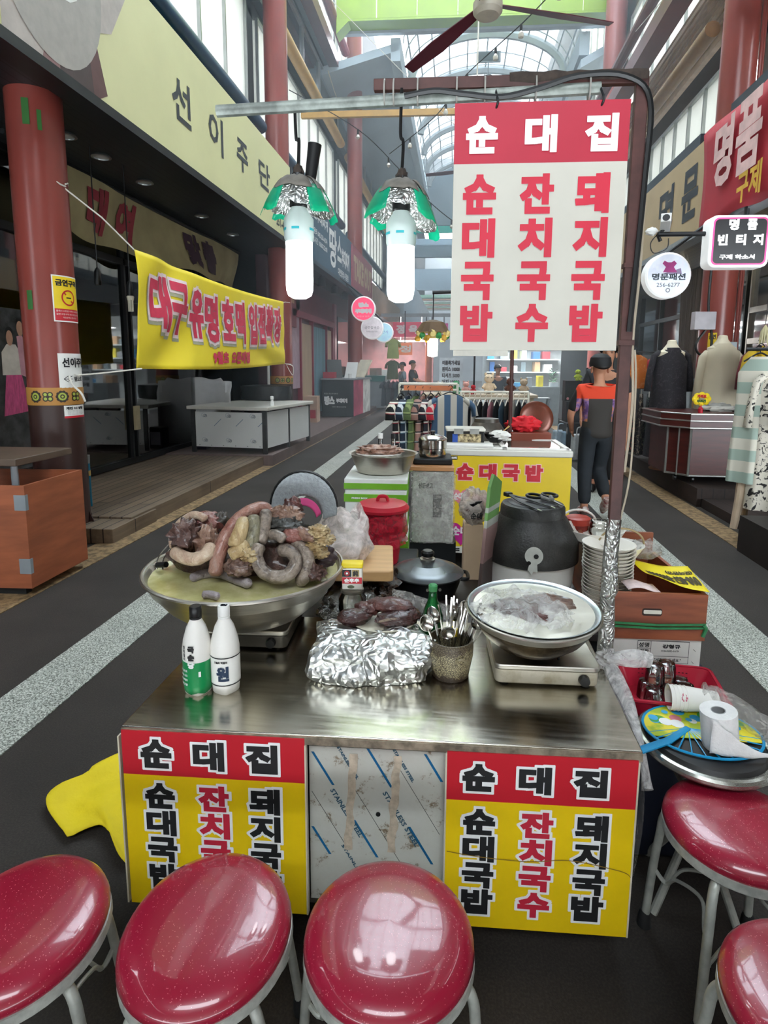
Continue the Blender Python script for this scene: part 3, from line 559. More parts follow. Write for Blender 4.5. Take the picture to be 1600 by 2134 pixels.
# film-covered steel table
FILMP = M('film_white', 'd6d7d4', .3, 0, .04, 2); STEELD = M('steel_dark', '565757', .35, .8, .2, 5)
t = thing('steel_table', 'large steel work table still wrapped in white printed film, on the left deck', 'table', (-3.33, 13.1, .17), -.14, sy=1)
part('worktop', MB().box(-.68, .66, -1.28, 1.22, .665, .72), M('film_top', 'c9c6bb', .35, 0, .04, 2), t, bevel=.01)
for x in (-.6, .58):
    for y in (-1.2, 1.12): part('leg', MB().box(x - .03, x + .03, y - .03, y + .03, 0, .67), STEELD, t)
part('leg', MB().box(.56, .6, -.06, -.02, 0, .67), STEELD, t)
mb = MB().box(-.56, .54, -1.215, -1.2, .09, .63); p = part('front_panel', mb, FILMP, t); Ff = front(0, -1.215, 0); mb = MB()
for i in range(3):
    for j in range(2):
        x = -.42 + i * .4; z = .2 + j * .38; ring(mb, Ff, x, z, .03, .034, .002, 0, 16); ring(mb, Ff, x + .035, z - .01, .02, .024, .002, 1, 14); text(mb, Ff, 'GB', x - .01, z - .03, x + .06, z + .01, 0, .003, 1)
    flat(mb, Ff, [(-.25 + i * .36, .42), (-.13 + i * .36, .53), (-.125 + i * .36, .52), (-.245 + i * .36, .41)], .002, 0)
for i in range(6): flat(mb, Ff, circ(-.5 + i * .2, .115, .007, 8), .002, 2)
part('film_print', mb, [M('print_bluegrey', '7f93a3', .5), M('print_grey', '4f5a66', .5), BLACKT], p)
part('side_panel', MB().box(.585, .6, -1.14, -.1, .09, .64), FILMP, t); part('side_panel', MB().box(.585, .6, .0, 1.1, .09, .64), FILMP, t)
solo('seasoning_shaker', MB(TR(-2.86, 12.25, .89)).lathe([(.035, 0), (.03, .05), (.018, .09), (.03, .1), (.03, .14), (.012, .15)], 14), WHITE, 'little white shaker standing on the near edge of the film-covered table', 'shaker')
t = thing('tin_can', 'square dark violet oil tin with a pale label beside the film-covered table', 'tin', (-4.08, 12.5, .17)); part('body', MB().box(-.11, .11, -.11, .11, 0, .33), M('tin_violet', '2f2a3b', .35, .3), t, bevel=.008); part('label', MB().box(-.085, .085, -.116, -.111, .06, .27), M('tin_label', 'b8b5c4', .5), t); part('lid', MB().box(-.1, .1, -.1, .1, .33, .345), SILV, t)
def sag(u, v): x = -.36 + .72 * u; return Vector((x, .05 * math.sin(4 * u) + (.06 if u > .9 and v > .85 else 0), 1.12 * v - .06 * (u > .8) * v + .02 * math.sin(9 * u) * (v > .9)))
t = thing('foam_board', 'bent white foam sheet leaning against the shop door behind the oil tin', 'board', (-4.15, 13.3, .17), -.1); part('sheet', drape(sag, 16, 12), M('foam_sheet', 'c3c3c3', .7, 0, .05), t, solid=.02)
# plywood bin at the left edge
PLY = M('plywood_red', '9c5636', .5, 0, .2, 2.5, stretch=(1, 1, 6)); t = thing('plywood_bin', 'open orange plywood bin with metal corner plates at the left edge', 'bin', (-2.98, 4.72, .06), .02, sy=1)
part('side_panel', MB().box(-.55, .27, -.0, .02, 0, .68), PLY, t); part('side_panel', MB().box(.25, .27, .02, .8, 0, .68), PLY, t); part('side_panel', MB().box(-.55, .27, .8, .82, 0, .68), PLY, t); part('floor_panel', MB().box(-.55, .25, .02, .8, 0, .02), PLY, t); part('runner', MB().box(-.55, .2, .05, .12, -.06, 0), DARK, t)
for z in (.1, .52): part('corner_plate', MB().box(.2, .275, -.006, .03, z, z + .1), STEELGREY, t)
t = thing('trestle_table', 'brown trestle table edge just inside the frame above the plywood bin', 'table', (-3.25, 5.35, 0), sy=1); part('tabletop', MB().box(-.6, .31, -.3, .5, .82, .87), M('table_brown', '5b4a3c', .5), t, bevel=.005); part('leg', MB().rod((.24, -.2, 0), (.24, -.2, .82), .025), STEELGREY, t); part('leg', MB().rod((-.5, .4, 0), (-.5, .4, .82), .025), STEELGREY, t)

# ---------------------------------------------------------------- second shop on the left
mb = MB().box(-3.9, -3.7, 15.6, 27.5, .17, 3.62); struct('wall_left', mb, M('wine_wall', '4e2a33', .5, 0, .1))
WINE = M('wine_frame', '8a2740', .4, 0, .08); DOORW = M('door_beige', 'b7a185', .5, 0, .1, 3, stretch=(1, 1, .3)); TEALW = M('teal_wall', '20404c', .5)
def slab(y0, y1, z0, z1, m_, d=.04, name=None, x=-3.7):
    mb = MB().box(x, x + d, y0, y1, z0, z1); return struct(name, mb, m_) if name else trim(mb, m_)
slab(15.65, 17.2, .2, 2.6, TEALW); slab(17.2, 17.5, .2, 3.0, WINE, .1); slab(17.6, 18.6, 1.0, 3.1, M('lilac_panel', 'b39aa8', .5), .06); slab(18.6, 20.1, .2, 2.5, DOORW, .06, 'door_1'); slab(20.15, 22.2, .3, 2.5, M('blue_curtain', '6d95a3', .6, 0, .25, 2, stretch=(1, 7, .2)), .05, 'window_30'); slab(22.3, 23.2, .2, 2.5, DOORW, .06, 'door_2')
for y in (18.5, 20.05, 22.2, 23.3): slab(y, y + .1, .2, 2.7, WINE, .1)
slab(17.5, 23.4, 2.6, 2.75, WINE, .12); slab(17.5, 23.4, 2.75, 3.3, M('wine_panel', '6d2c3c', .5), .06); slab(23.6, 24.0, .2, 3.3, WINE, .1); slab(24.6, 27.4, .4, 3.0, GLASSB, .05, 'window_31')
t = thing('menu_board', 'wine-red menu board with a pale bottle emblem left of the hanging bulb', 'sign', (-3.6, 17.0, 2.55), sy=1); part('board', MB().box(-.04, .02, -.9, .9, -.2, .9), M('menu_red', '7b2a38', .5), t); mb = MB(); Fm = plane((.02, 0, 0), (0, 1, 0), (0, 0, 1)); flat(mb, Fm, circ(-.55, .45, .16, 18, .3), .004); text(mb, Fm, '누룽지통닭', -.3, .3, .7, .55, .02, .004); part('lettering', mb, M('lettering_sand', 'c9a98c', .6), t)
solo('notice_board', MB().box(-3.70, -3.68, 15.5, 16.4, .95, 1.9), PAPER, 'tall white notice hanging just left of the column behind the banner', 'notice', sy=1)
for i, y in enumerate((17.5, 19.3, 21.3, 23.2)):
    t = thing('spotlight', ('black spotlight under the teal sign, %s' % ('nearest the left bulb', 'second from the left bulb', 'third from the left bulb', 'closest to the red round sign')[i]), 'lamp', (-3.25, y, 3.62), group='black spotlights under the teal sign')
    part('can', MB().lathe([(.03, 0), (.09, -.06), (.1, -.24), (.09, -.24)], 14), BLACK, t); part('lamp_face', MB().lathe([(0, -.235), (.085, -.235)], 14), M('spot_glow', 'fff1d8', .5, emit=14), t)
# counters in front of it
t = thing('sales_counter', 'black shop counter with white brush lettering and a pink picture side', 'counter', (-3.12, 20.9, .17), -.05, sy=1)
part('cabinet', MB().box(-.42, .42, 0, 3.0, .02, .98), M('counter_black', '1f262b', .45), t); part('top', MB().box(-.45, .45, -.03, 3.03, .98, 1.02), STEELGREY, t)
mb = MB(); Fc = front(0, -.002, 0); text(mb, Fc, '땅스', -.36, .32, -.08, .56, .015, .003); text(mb, Fc, '부대찌개', -.04, .38, .26, .5, .006, .003); text(mb, Fc, '맛있는 땅스부대찌개', -.36, .6, .0, .64, 0, .003); text(mb, Fc, '대전 중앙시장점', -.15, .26, .22, .29, 0, .003); part('lettering', mb, WHITET, t)
part('picture_side', MB().box(.421, .43, .03, 1.6, .03, .97, 0).box(.421, .43, 1.6, 2.98, .03, .97, 1), [M('pink_side', 'b24a66', .5, 0, .3, 3), M('menu_side', 'd9dcd8', .5, 0, .3, 4)], t)
GR = [M('grey_a', '8c9093', .4, 0, .2), M('cream_box', 'd8cfb8', .5), M('redbox', 'a5273a', .5), BLACK]
solo('menu_stand', MB(TR(-3.3, 21.6, 1.18, rx=R(-25), rz=.3)).box(-.2, .2, -.015, .015, 0, .55), BLACK, 'dark tilted menu stand on the black counter', 'stand'); solo('menu_stand', MB(TR(-2.95, 22, 1.18, rx=R(-30), rz=-.2)).box(-.16, .16, -.015, .015, 0, .5), WHITE, 'pale tilted menu stand on the black counter', 'stand'); solo('paper_rack', MB(TR(-2.85, 23.0, 1.19, rx=R(-40), rz=-.5)).box(-.2, .2, -.02, .02, 0, .65), M('cream_box', 'd8cfb8', .5), 'cream leaning board at the back of the black counter', 'board'); solo('red_carton', MB().cbox((-3.4, 21.3, 1.27), (.3, .4, .16)), M('redbox', 'a5273a', .5), 'red flat carton on the black counter', 'carton'); solo('paper_cup', MB(TR(-2.85, 21.3, 1.19)).lathe([(.035, 0), (.05, .12)], 12), WHITE, 'white cup on the corner of the black counter', 'cup')
t = thing('foam_box_stack', 'tall cardboard crate with red lettering left of the black counter', 'carton', (-3.5, 19.1, .17)); part('box', MB().box(-.18, .18, -.2, .2, 0, .62), M('carton_tan', 'b59a86', .7), t); part('red_print', MB().box(-.15, .15, -.203, -.2, .1, .3), M('redbox', 'a5273a', .5), t)
t = thing('display_freezer', 'teal-topped grey chest freezer behind the black counter', 'freezer', (-2.95, 27.2, 0), sy=1); part('body', MB().box(-.6, .5, 0, 2.4, .1, 1.0), STEELGREY, t); part('top', MB().box(-.62, .52, -.03, 2.43, 1.0, 1.2), M('teal_top', '1f6f6b', .4), t); part('side_menu', MB().box(.501, .51, .05, 2.3, .15, .95), M('menu_side', 'd9dcd8', .5, 0, .3, 4), t); part('lettering', text(MB(), front(-.3, -.03, 1.05), '호떡닭꼬치', 0, 0, .35, .08, .004, .003), WHITET, t)
for i, (dx, dy, h, c) in enumerate(((-.3, .5, .3, 'cardboard-brown'), (.1, .8, .25, 'silver-grey'), (.3, 1.5, .2, 'dull white'))): solo('small_box', MB(TR(-2.95 + dx, 27.2 + dy, 1.2, rz=i)).box(-.15, .15, -.15, .15, 0, h), (M('carton_tan', 'b59a86', .7), SILV, WHITE)[i], '%s box standing on the teal-topped freezer' % c, 'box')
# round projecting signs
def round_sign(x, y, z, r, label, face, rim, lines, lm, art=None, th=.16, arm=None, rz=0):
    t = thing('round_sign', label, 'sign', (x, y, z), rz); part('case', MB().lathe([(r - .02, -th / 2), (r, -th / 2 + .02), (r, th / 2 - .02), (r - .02, th / 2)], 40, ax='Y'), rim, t)
    p = part('face', MB().lathe([(0, -th / 2 - .004), (r * .9, -th / 2 - .004), (r * .9, -th / 2)], 40, ax='Y'), face, t); F = front(0, -th / 2 - .004, 0); mb = MB()
    for tx, a, b, c, d, bo in lines: text(mb, F, tx, a * r, b * r, c * r, d * r, bo * r, .006)
    part('lettering', mb, lm, p)
    if art: art(p, F, r)
    if arm: part('bracket', MB().rod((0, 0, r), (arm[0], 0, arm[1]), .02, 8), DARK, t)
    return t
GLOWP = M('lit_pink', 'e23a64', .4, emit=.9); GLOWW = M('lit_white', 'e9eef2', .4, emit=.75); RIMW = M('rim_white', 'f0f2f2', .4, emit=.35)
round_sign(-2.33, 20.0, 2.9, .3, 'glowing red round stew shop sign on the left arcade edge', GLOWP, RIMW, (('땅스', -.4, .1, .45, .5, .05), ('부대찌개', -.68, -.38, .68, .0, .05), ('맛집 X 명가', -.5, -.68, .5, -.55, .0)), WHITET, arm=(-.62, .78))
round_sign(-2.2, 20.8, 2.48, .29, 'pale round sign overlapped by the red one', M('lit_greyish', 'c9c3c8', .4, emit=.5), RIMW, (('공주칼국수', -.65, -.12, .65, .15, .0), ('전통손칼국수', -.5, -.4, .5, -.25, 0)), M('lettering_mid', '6f6670', .5), arm=(-.72, 1.15))
round_sign(-1.98, 21.6, 2.4, .26, 'bluish round sign rightmost of the three on the left', M('lit_blue', 'a9cfe0', .4, emit=.5), RIMW, (('은산사', -.5, -.1, .5, .2, 0),), M('lettering_blue', '6d8aa0', .5), arm=(-.95, 1.2))
# ---------------------------------------------------------------- materials of the stall
def brushed(name, c, rough, st=(1.2, 60, 60), dirt=.25, dcol='3a3026', metal=1):
    s = N(name); v = s.coord(st); n = s.noise(v, 3, 4); d = s.noise(s.coord(), 5, 6, .7)
    b = s.ramp(n, [(.3, mul(lin(c), .86)), (.7, mul(lin(c), 1.06))]); s.base(s.mix(s.ramp(d, [(.62 - dirt * .2, (0, 0, 0, 1)), (.8, (dirt * 2.2,) * 3 + (1,))]), b, lin(dcol)))
    s.set(Metallic=metal); s.ln(s.ramp(n, [(.3, (rough * .8,) * 3 + (1,)), (.7, (rough * 1.2,) * 3 + (1,))]), s.b.inputs['Roughness']); s.bump(n, .02, .001); return reg(s)
STEELTOP = brushed('counter_steel', 'cfcabd', .22, (2, 25, 25), .12); STEEL = brushed('basin_steel', 'cdc8bd', .36, (4, 4, 60), .08); STEELW = brushed('cutlery_steel', 'c9c7c2', .18, (3, 3, 3), .1); BURNT = brushed('burnt_steel', '8d7c62', .38, (5, 5, 40), 1.0, '2a1c12')
def foilm(name='crumpled_foil', c='d4d6d3', sc=26):
    s = N(name); v = s.coord(); vo = s.new('TexVoronoi', feature='DISTANCE_TO_EDGE'); vo.inputs['Scale'].default_value = sc
    w = s.new('VectorMath', operation='ADD'); nz = s.new('TexNoise'); nz.inputs['Scale'].default_value = 9; s.ln(v, nz.inputs['Vector']); s.ln(v, w.inputs[0]); s.ln(nz.outputs['Color'], w.inputs[1]); s.ln(w.outputs[0], vo.inputs['Vector'])
    s.base(s.ramp(s.noise(v, 20), [(.3, mul(lin(c), .85)), (.7, mul(lin(c), 1.1))])); s.set(Metallic=1, Roughness=.34); s.bump(s.mix(.3, vo.outputs['Distance'], s.noise(v, sc * 1.3, 2, .4, 1)), .4, .05); return reg(s)
FOIL = foilm(c='e2e4e2', sc=7)
def dirty_film():
    s = N('dirty_steel_film'); v = s.coord(); d = s.noise(v, 18, 7, .75); gz = s.new('SeparateXYZ'); s.ln(v, gz.inputs[0])
    s.base(s.ramp(d, [(0, lin('cfd0c9') + (1,)), (.57, lin('c6c5bb') + (1,)), (.63, lin('877660') + (1,)), (.75, lin('5b4936') + (1,))])); s.set(Roughness=.35, Metallic=.15); return reg(s)
FILMD = dirty_film(); SIGNY = M('board_yellow', 'ecc713', .3, 0, .06, 7, thr=(.3, .6)); SIGNR = M('board_red', 'c4222f', .3, 0, .05, 5); RUST = M('rusty_edge', '8a7f6e', .5, .5, .45, 30)
PLW = M('white_plastic', 'ece9e2', .35, 0, .03, 8); PLBAG = film('plastic_bag', 'e9e6e4', .55, .3, 22, 1); CLEARBAG = film('clear_bag', 'cfcac4', .3, .15, 25, 1)

# ---------------------------------------------------------------- steel counter with its two menu boards
t = thing('food_cart', 'steel-topped street food cart with red and yellow menu boards on its front', 'cart', (-.18, 2.2, 0), sy=1)
P = lambda n, mb, m_, **k: part(n, mb, m_, t, world=True, **k)
P('worktop', MB().box(-.822, .456, 1.79, 2.72, .59, .6), STEELTOP, bevel=.003)
P('front_lip', MB().box(-.822, .456, 1.786, 1.80, .575, .594), RUST)
P('body', MB().box(-.815, -.80, 1.82, 2.7, .1, .575).box(.43, .447, 1.82, 2.7, .1, .575).box(-.8, .43, 2.68, 2.7, .1, .575).box(-.8, .43, 1.83, 2.7, .1, .12), M('cart_side', '6b665e', .4, .6, .3, 8))
for x in (-.72, .36):
    for y in (1.92, 2.6): P('caster', MB(TR(x, y, .045)).lathe([(.02, -.014), (.045, -.012), (.045, .012), (.02, .014)], 16, ax='X').box(-.02, .02, -.008, .008, .02, .06), BLACK)
sl = P('side_plastic', MB().sheet(lambda u, v: Vector((.45 + .012 * math.sin(3 * u + 5 * v) + .01, 1.8 + .3 * u, .565 - .46 * v)), 8, 10), CLEARBAG)
ROWS = (('순대국밥', 0), ('잔치국수', 1), ('돼지국밥', 0))
def menu(name, x0, x1, z0, zm, z1, y, cx, cz, h, pitch, w, label=None, board=None, top=(), outl=True):
    p = P(name, MB().box(x0, x1, y, y + .012, z0, zm, 0).box(x0, x1, y, y + .012, zm, z1, 1), board or [SIGNY, SIGNR], label=label); F = front(0, y, 0); W_ = x1 - x0
    A = MB()
    def ch(c, x, z, k, hh, ww, bo):
        if outl: text(A, F, c, x - ww / 2 - .007, z - .007, x + ww / 2 + .007, z + hh + .007, bo + .0062, .0012, 2)
        text(A, F, c, x - ww / 2, z, x + ww / 2, z + hh, bo, .0024, k)
    for i, c in enumerate('순대집'): ch(c, x0 + top[i] * W_, top[3], 0 if outl else 2, top[4], top[5], .0048)
    for i, (col, k) in enumerate(ROWS):
        for j, c in enumerate(col): ch(c, x0 + cx[i] * W_, cz - h - j * pitch, k if outl else 1, h, w, .0044 if outl else .0055)
    part('lettering', A, [BLACKT, REDT, WHITET], p, world=True); return p
p = menu('menu_board', -.82, -.354, .1, .472, .592, 1.782, (.2, .5, .78), .452, .072, .0765, .078, 'menu board on the left half of the cart front', top=(.19, .48, .77, .493, .079, .08))
p2 = menu('menu_board', -.004, .446, .1, .451, .579, 1.782, (.18, .49, .78), .431, .071, .0738, .078, 'menu board on the right half of the cart front, creased', top=(.17, .47, .76, .478, .073, .078))
for q, xs in ((p, (-.826, -.354)), (p2, (-.004, .446))):
    [part('edge_strip', MB().box(xa, xa + .004, 1.78, 1.8, .1, .575), M('strip_cream', 'cfc6b0', .4), q, world=True) for xa in (xs[0] - .004, xs[1])]
mb = MB(); F = front(0, 1.782, 0); pts = spline([(.0, .31), (.08, .3), (.2, .295), (.3, .305), (.42, .285), (.446, .27)], 6)
for a, b in zip(pts, pts[1:]): flat(mb, F, [(a.x, a.y - .001), (b.x, b.y - .001), (b.x, b.y + .0012), (a.x, a.y + .0012)], .003)
part('crease', mb, M('crease_brown', '8a6a1c', .6), p2, world=True)
p = P('film_panel', MB().box(-.35, -.008, 1.822, 1.83, .12, .555), FILMD, label='dented steel panel still under its printed protective film'); F = front(0, 1.822, 0)
mb = MB(); b2 = MB(); tx = MB()
def clip_line(x, z, L, w): flat(mb, F, [(x, z), (x + w, z), (x + w + L * .5, z - L * .86), (x + L * .5, z - L * .86)], .001)
for x, z, L in ((-.345, .54, .105), (-.205, .555, .12), (-.062, .548, .085), (-.347, .33, .09), (-.24, .355, .12), (-.1, .345, .12)): clip_line(x, z, L, .007)
part('blue_stripe', mb, M('film_blue', '10608f', .3), p, world=True)
for x, z, L in ((-.345, .43, .19), (-.24, .45, .26), (-.12, .5, .2)): flat(b2, F, [(x, z), (x + .0015, z), (x + .0015 + L * .5, z - L * .86), (x + L * .5, z - L * .86)], .001)
ca, sa = math.cos(R(-60)), math.sin(R(-60))
for x, z, s_, l in ((-.298, .435, 'STAINLESS STEEL', .15), (-.165, .435, 'STAINLESS STEEL', .17), (-.28, .555, 'STAINLESS STEEL', .1), (-.14, .555, 'STAINLESS STEEL', .1), (-.27, .28, 'STAINLESS', .1)):
    text(tx, lambda u, v, w=0, x=x, z=z: F(x + u * ca - v * sa, z + u * sa + v * ca, w), s_, 0, 0, l, .013 if l > .14 else .008, .0006, .001)
part('film_print', tx, M('film_ink', '2d5468', .4), p, world=True); part('thin_line', b2, BLACKT, p, world=True)
for x, z0 in ((-.235, .30), (-.125, .30)):
    mb = MB(); mb.sheet(lambda u, v, x=x: Vector((x + .02 * u - .012 + .005 * noise.noise((v * 9, x * 9, u)) - .015 * v + .002 * math.sin(20 * v), 1.8195 - .002 * abs(noise.noise((u * 3, v * 14, x))), .54 - .27 * v)), 4, 24)
    part('torn_tape', mb, M('old_tape', 'b9aa96', .5, 0, .25, 40), p, world=True)
part('bolt', MB(TR(-.175, 1.819, .375)).lathe([(.006, 0), (.006, .003)], 10, ax='Y'), BLACK, p, world=True)

# ---------------------------------------------------------------- frame, hanging menu sign, bulbs
BROWNP = M('brown_pipe', '4a2b27', .5, .1, .25, 15); GREYP = M('grimy_pipe', '7f857f', .45, .3, .35, 22)
t = thing('stall_gantry', 'brown stall post with cable-tied overhead bars standing at the right of the cart', 'frame', (.465, 2.35, .6), sy=1)
P('post', MB().box(.45, .483, 2.335, 2.365, 1.03, 2.275), BROWNP, bevel=.002)
P('foil_sleeve', MB().tube([(.462, 2.35, .6), (.466, 2.352, .7), (.461, 2.35, .82), (.466, 2.35, .84), (.463, 2.35, .95), (.467, 2.35, 1.06)], [.023, .024, .022, .026, .022, .021], 14), foilm('sleeve_foil', 'c4c5c1', 14), label='lower post end wrapped in aluminium foil')
P('cross_bar', MB().box(-.245, .483, 2.335, 2.362, 2.245, 2.275), BROWNP, bevel=.002)
P('lamp_bar', MB().tube([(-.685, 2.345, 2.205), (.36, 2.345, 2.238)], .017, 10), GREYP, label='grimy grey lower bar carrying the bulbs')
P('cable', MB().tube(spline([(.47, 2.325, 1.6), (.486, 2.325, 2.0), (.487, 2.33, 2.2), (.42, 2.325, 2.26), (.3, 2.32, 2.262), (.2, 2.32, 2.235), (.1, 2.32, 2.215), (0, 2.32, 2.225), (-.08, 2.32, 2.235), (-.16, 2.325, 2.225)], 5), .008, 6), BLACK)
P('cable', MB().tube(spline([(.487, 2.35, 1.2), (.496, 2.345, 1.4), (.485, 2.34, 1.58), (.492, 2.34, 1.8), (.49, 2.34, 2.2)], 6), .004, 6), M('beige_cable', 'a79a86', .5))
P('cable', MB().tube(spline([(.487, 2.36, 1.06), (.505, 2.355, 1.2), (.503, 2.35, 1.45), (.492, 2.34, 1.55)], 6), .003, 6), M('beige_cable', 'a79a86', .5))
P('dusty_wrap', MB().tube([(.12 + i * .03, 2.345, 2.268 + .006 * noise.noise((i * .9, 0, 0))) for i in range(13)], [.015 + .007 * abs(noise.noise((i * 1.3, 2, 0))) for i in range(13)], 10), M('dust_brown', '3a302a', .9, 0, .3, 40))
for x in (-.215, -.19, -.125, -.02, .055, .19, .33): P('cable_tie', MB().tube([(x, 2.345 + .026 * math.cos(a * pi / 8), 2.24 + .034 * math.sin(a * pi / 8)) for a in range(16)], .003, 4, closed=True), M('tie_grey', '8d8a83', .5))
P('clamp', MB().cbox((.467, 2.35, 1.57), (.042, .042, .014)).cbox((.467, 2.35, 1.78), (.04, .04, .012)), BROWNP)

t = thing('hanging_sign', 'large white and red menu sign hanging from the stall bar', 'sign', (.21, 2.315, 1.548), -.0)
menu('board', -.024, .436, 1.548, 2.046, 2.2, 2.315, (.155, .49, .81), 2.018, .104, .1143, .09, board=[M('sign_dull_white', 'c2beb2', .45, 0, .04, 5), M('sign_crimson', 'b0263b', .45, 0, .06, 4)], top=(.16, .5, .845, 2.071, .095, .085), outl=False)  # board white and red evenly toned down
for x in (.085, .36): P('hook', MB().tube(spline([(x, 2.318, 2.185), (x + .004, 2.308, 2.2), (x, 2.325, 2.23), (x, 2.345, 2.262)], 4), .003, 6), DARK)
HOUS = M('lamp_housing', 'cfdcd8', .4, 0, .04, 9); CYANV = M('vent_cyan', '3fb9c4', .3); TUBE = M('lamp_tube', 'f4fbff', .3, 0, .01, emit=15)
def greenleaf():
    s = N('green_tape_lit'); v = s.coord(); d = s.new('BsdfTranslucent'); mx = s.new('MixShader'); s.base(s.ramp(s.noise(v, 20), [(.3, lin('0f9a7a') + (1,)), (.7, lin('1fc79d') + (1,))])); d.inputs[0].default_value = lin('2fe6b4') + (1,)
    s.set(Roughness=.3); mx.inputs[0].default_value = .45; s.ln(s.b.outputs[0], mx.inputs[1]); s.ln(d.outputs[0], mx.inputs[2]); s.ln(mx.outputs[0], s.out.inputs[0]); return reg(s)
GRT = greenleaf(); DUSTY = M('dusty_shade', '6f6a62', .8, 0, .25, 30)
def bulb(x, y, zt, zh, zb, label, sd, zc, droop):
    t = thing('hanging_bulb', label, 'lamp', (x, y, zb)); q = lambda n, mb, m_, **k: part(n, mb, m_, t, **k); H = zt - zb; h2 = zh - zb
    q('lamp_tube', MB().lathe([(0, 0), (.02, -.004), (.034, .004), (.039, .02), (.04, .05), (.0385, h2 - .01), (.039, h2)], 24), TUBE)
    q('housing', MB().lathe([(.0395, h2), (.043, h2 + .012), (.043, h2 + .065), (.024, h2 + .092), (.022, h2 + .1)], 28), HOUS)
    f = cyl(0, 0, .043); mb = MB()
    for a in range(5): cylpatch(mb, f, -.12 + a * .054, -.12 + a * .054 + (.034 if a % 2 else .022), h2 + .03, h2 + .037, .0012, 5)
    q('vent_slots', mb, CYANV)
    q('socket', MB().lathe([(.022, h2 + .095), (.026, h2 + .1), (.025, h2 + .15), (.018, h2 + .19)], 18), BLACK)
    r0 = .095
    def sh(k0, k1, lift=0):
        def fn(u, v):
            a = (k0 + (k1 - k0) * u) * 2 * pi; nz = noise.noise((math.cos(a) * 2.2 + sd, math.sin(a) * 2.2, sd)); n3 = noise.noise((math.cos(a) * 6 + sd, math.sin(a) * 6, sd + v * 3))
            rr_ = .022 + (r0 - .018) * (v ** .75) * (1 + .16 * nz) + .006 * n3 * v; z = h2 + .175 - (.085 + .025 * nz + droop * max(0, math.cos(a - .3))) * v ** 1.6 - .006 * n3
            return Vector(((rr_ + lift) * math.cos(a), (rr_ + lift) * math.sin(a), z + lift))
        return fn
    q('foil_shade', MB().sheet(sh(0, 1), 48, 10), foilm('shade_foil', 'e0e2df', 20), solid=.002, label='crumpled foil shade')
    for a, b, l0 in ((.0, .12, .35), (.3, .42, .5), (.53, .69, .4), (.83, .93, .5)):
        g = sh(a, b, .002); q('green_tape', MB().sheet(lambda u, v, g=g, l0=l0: g(u, l0 + (1.12 - l0) * v), 6, 5), GRT, solid=.001)
    for a, b in ((.05, .3), (.62, .86), (.9, .99)): g = sh(a, b, .0035); q('dusty_cloth', MB().sheet(lambda u, v, g=g: g(u, .0 + .62 * v), 8, 6), DUSTY, solid=.002)
    q('wire', MB().tube(spline([(0, 0, h2 + .19), (.004, 0, h2 + .28), (-.004, 0, (h2 + zc - zb) / 2 + .1), (.0, -.03, zc - zb)], 6), .005, 6), BLACK)
    q('wire_knot', MB().blob((0, 0, h2 + .185), (.017, .017, .03), .3, 3, sd), M('dust_brown', '3a302a', .9, 0, .3, 40))
    return t
t1 = bulb(-.469, 2.4, 1.93, 1.858, 1.703, 'lit hanging bulb under a crumpled foil shade, left of the two over the cart', 1.3, 2.23, .0)
bulb(-.17, 2.38, 1.915, 1.84, 1.69, 'lit hanging bulb under a ragged foil shade, right of the two beside the menu sign', 5.7, 2.25, .03)
part('black_stub', MB(TR(.035, .0, .325, ry=.15)).lathe([(.016, 0), (.02, .1)], 12), BLACK, t1)

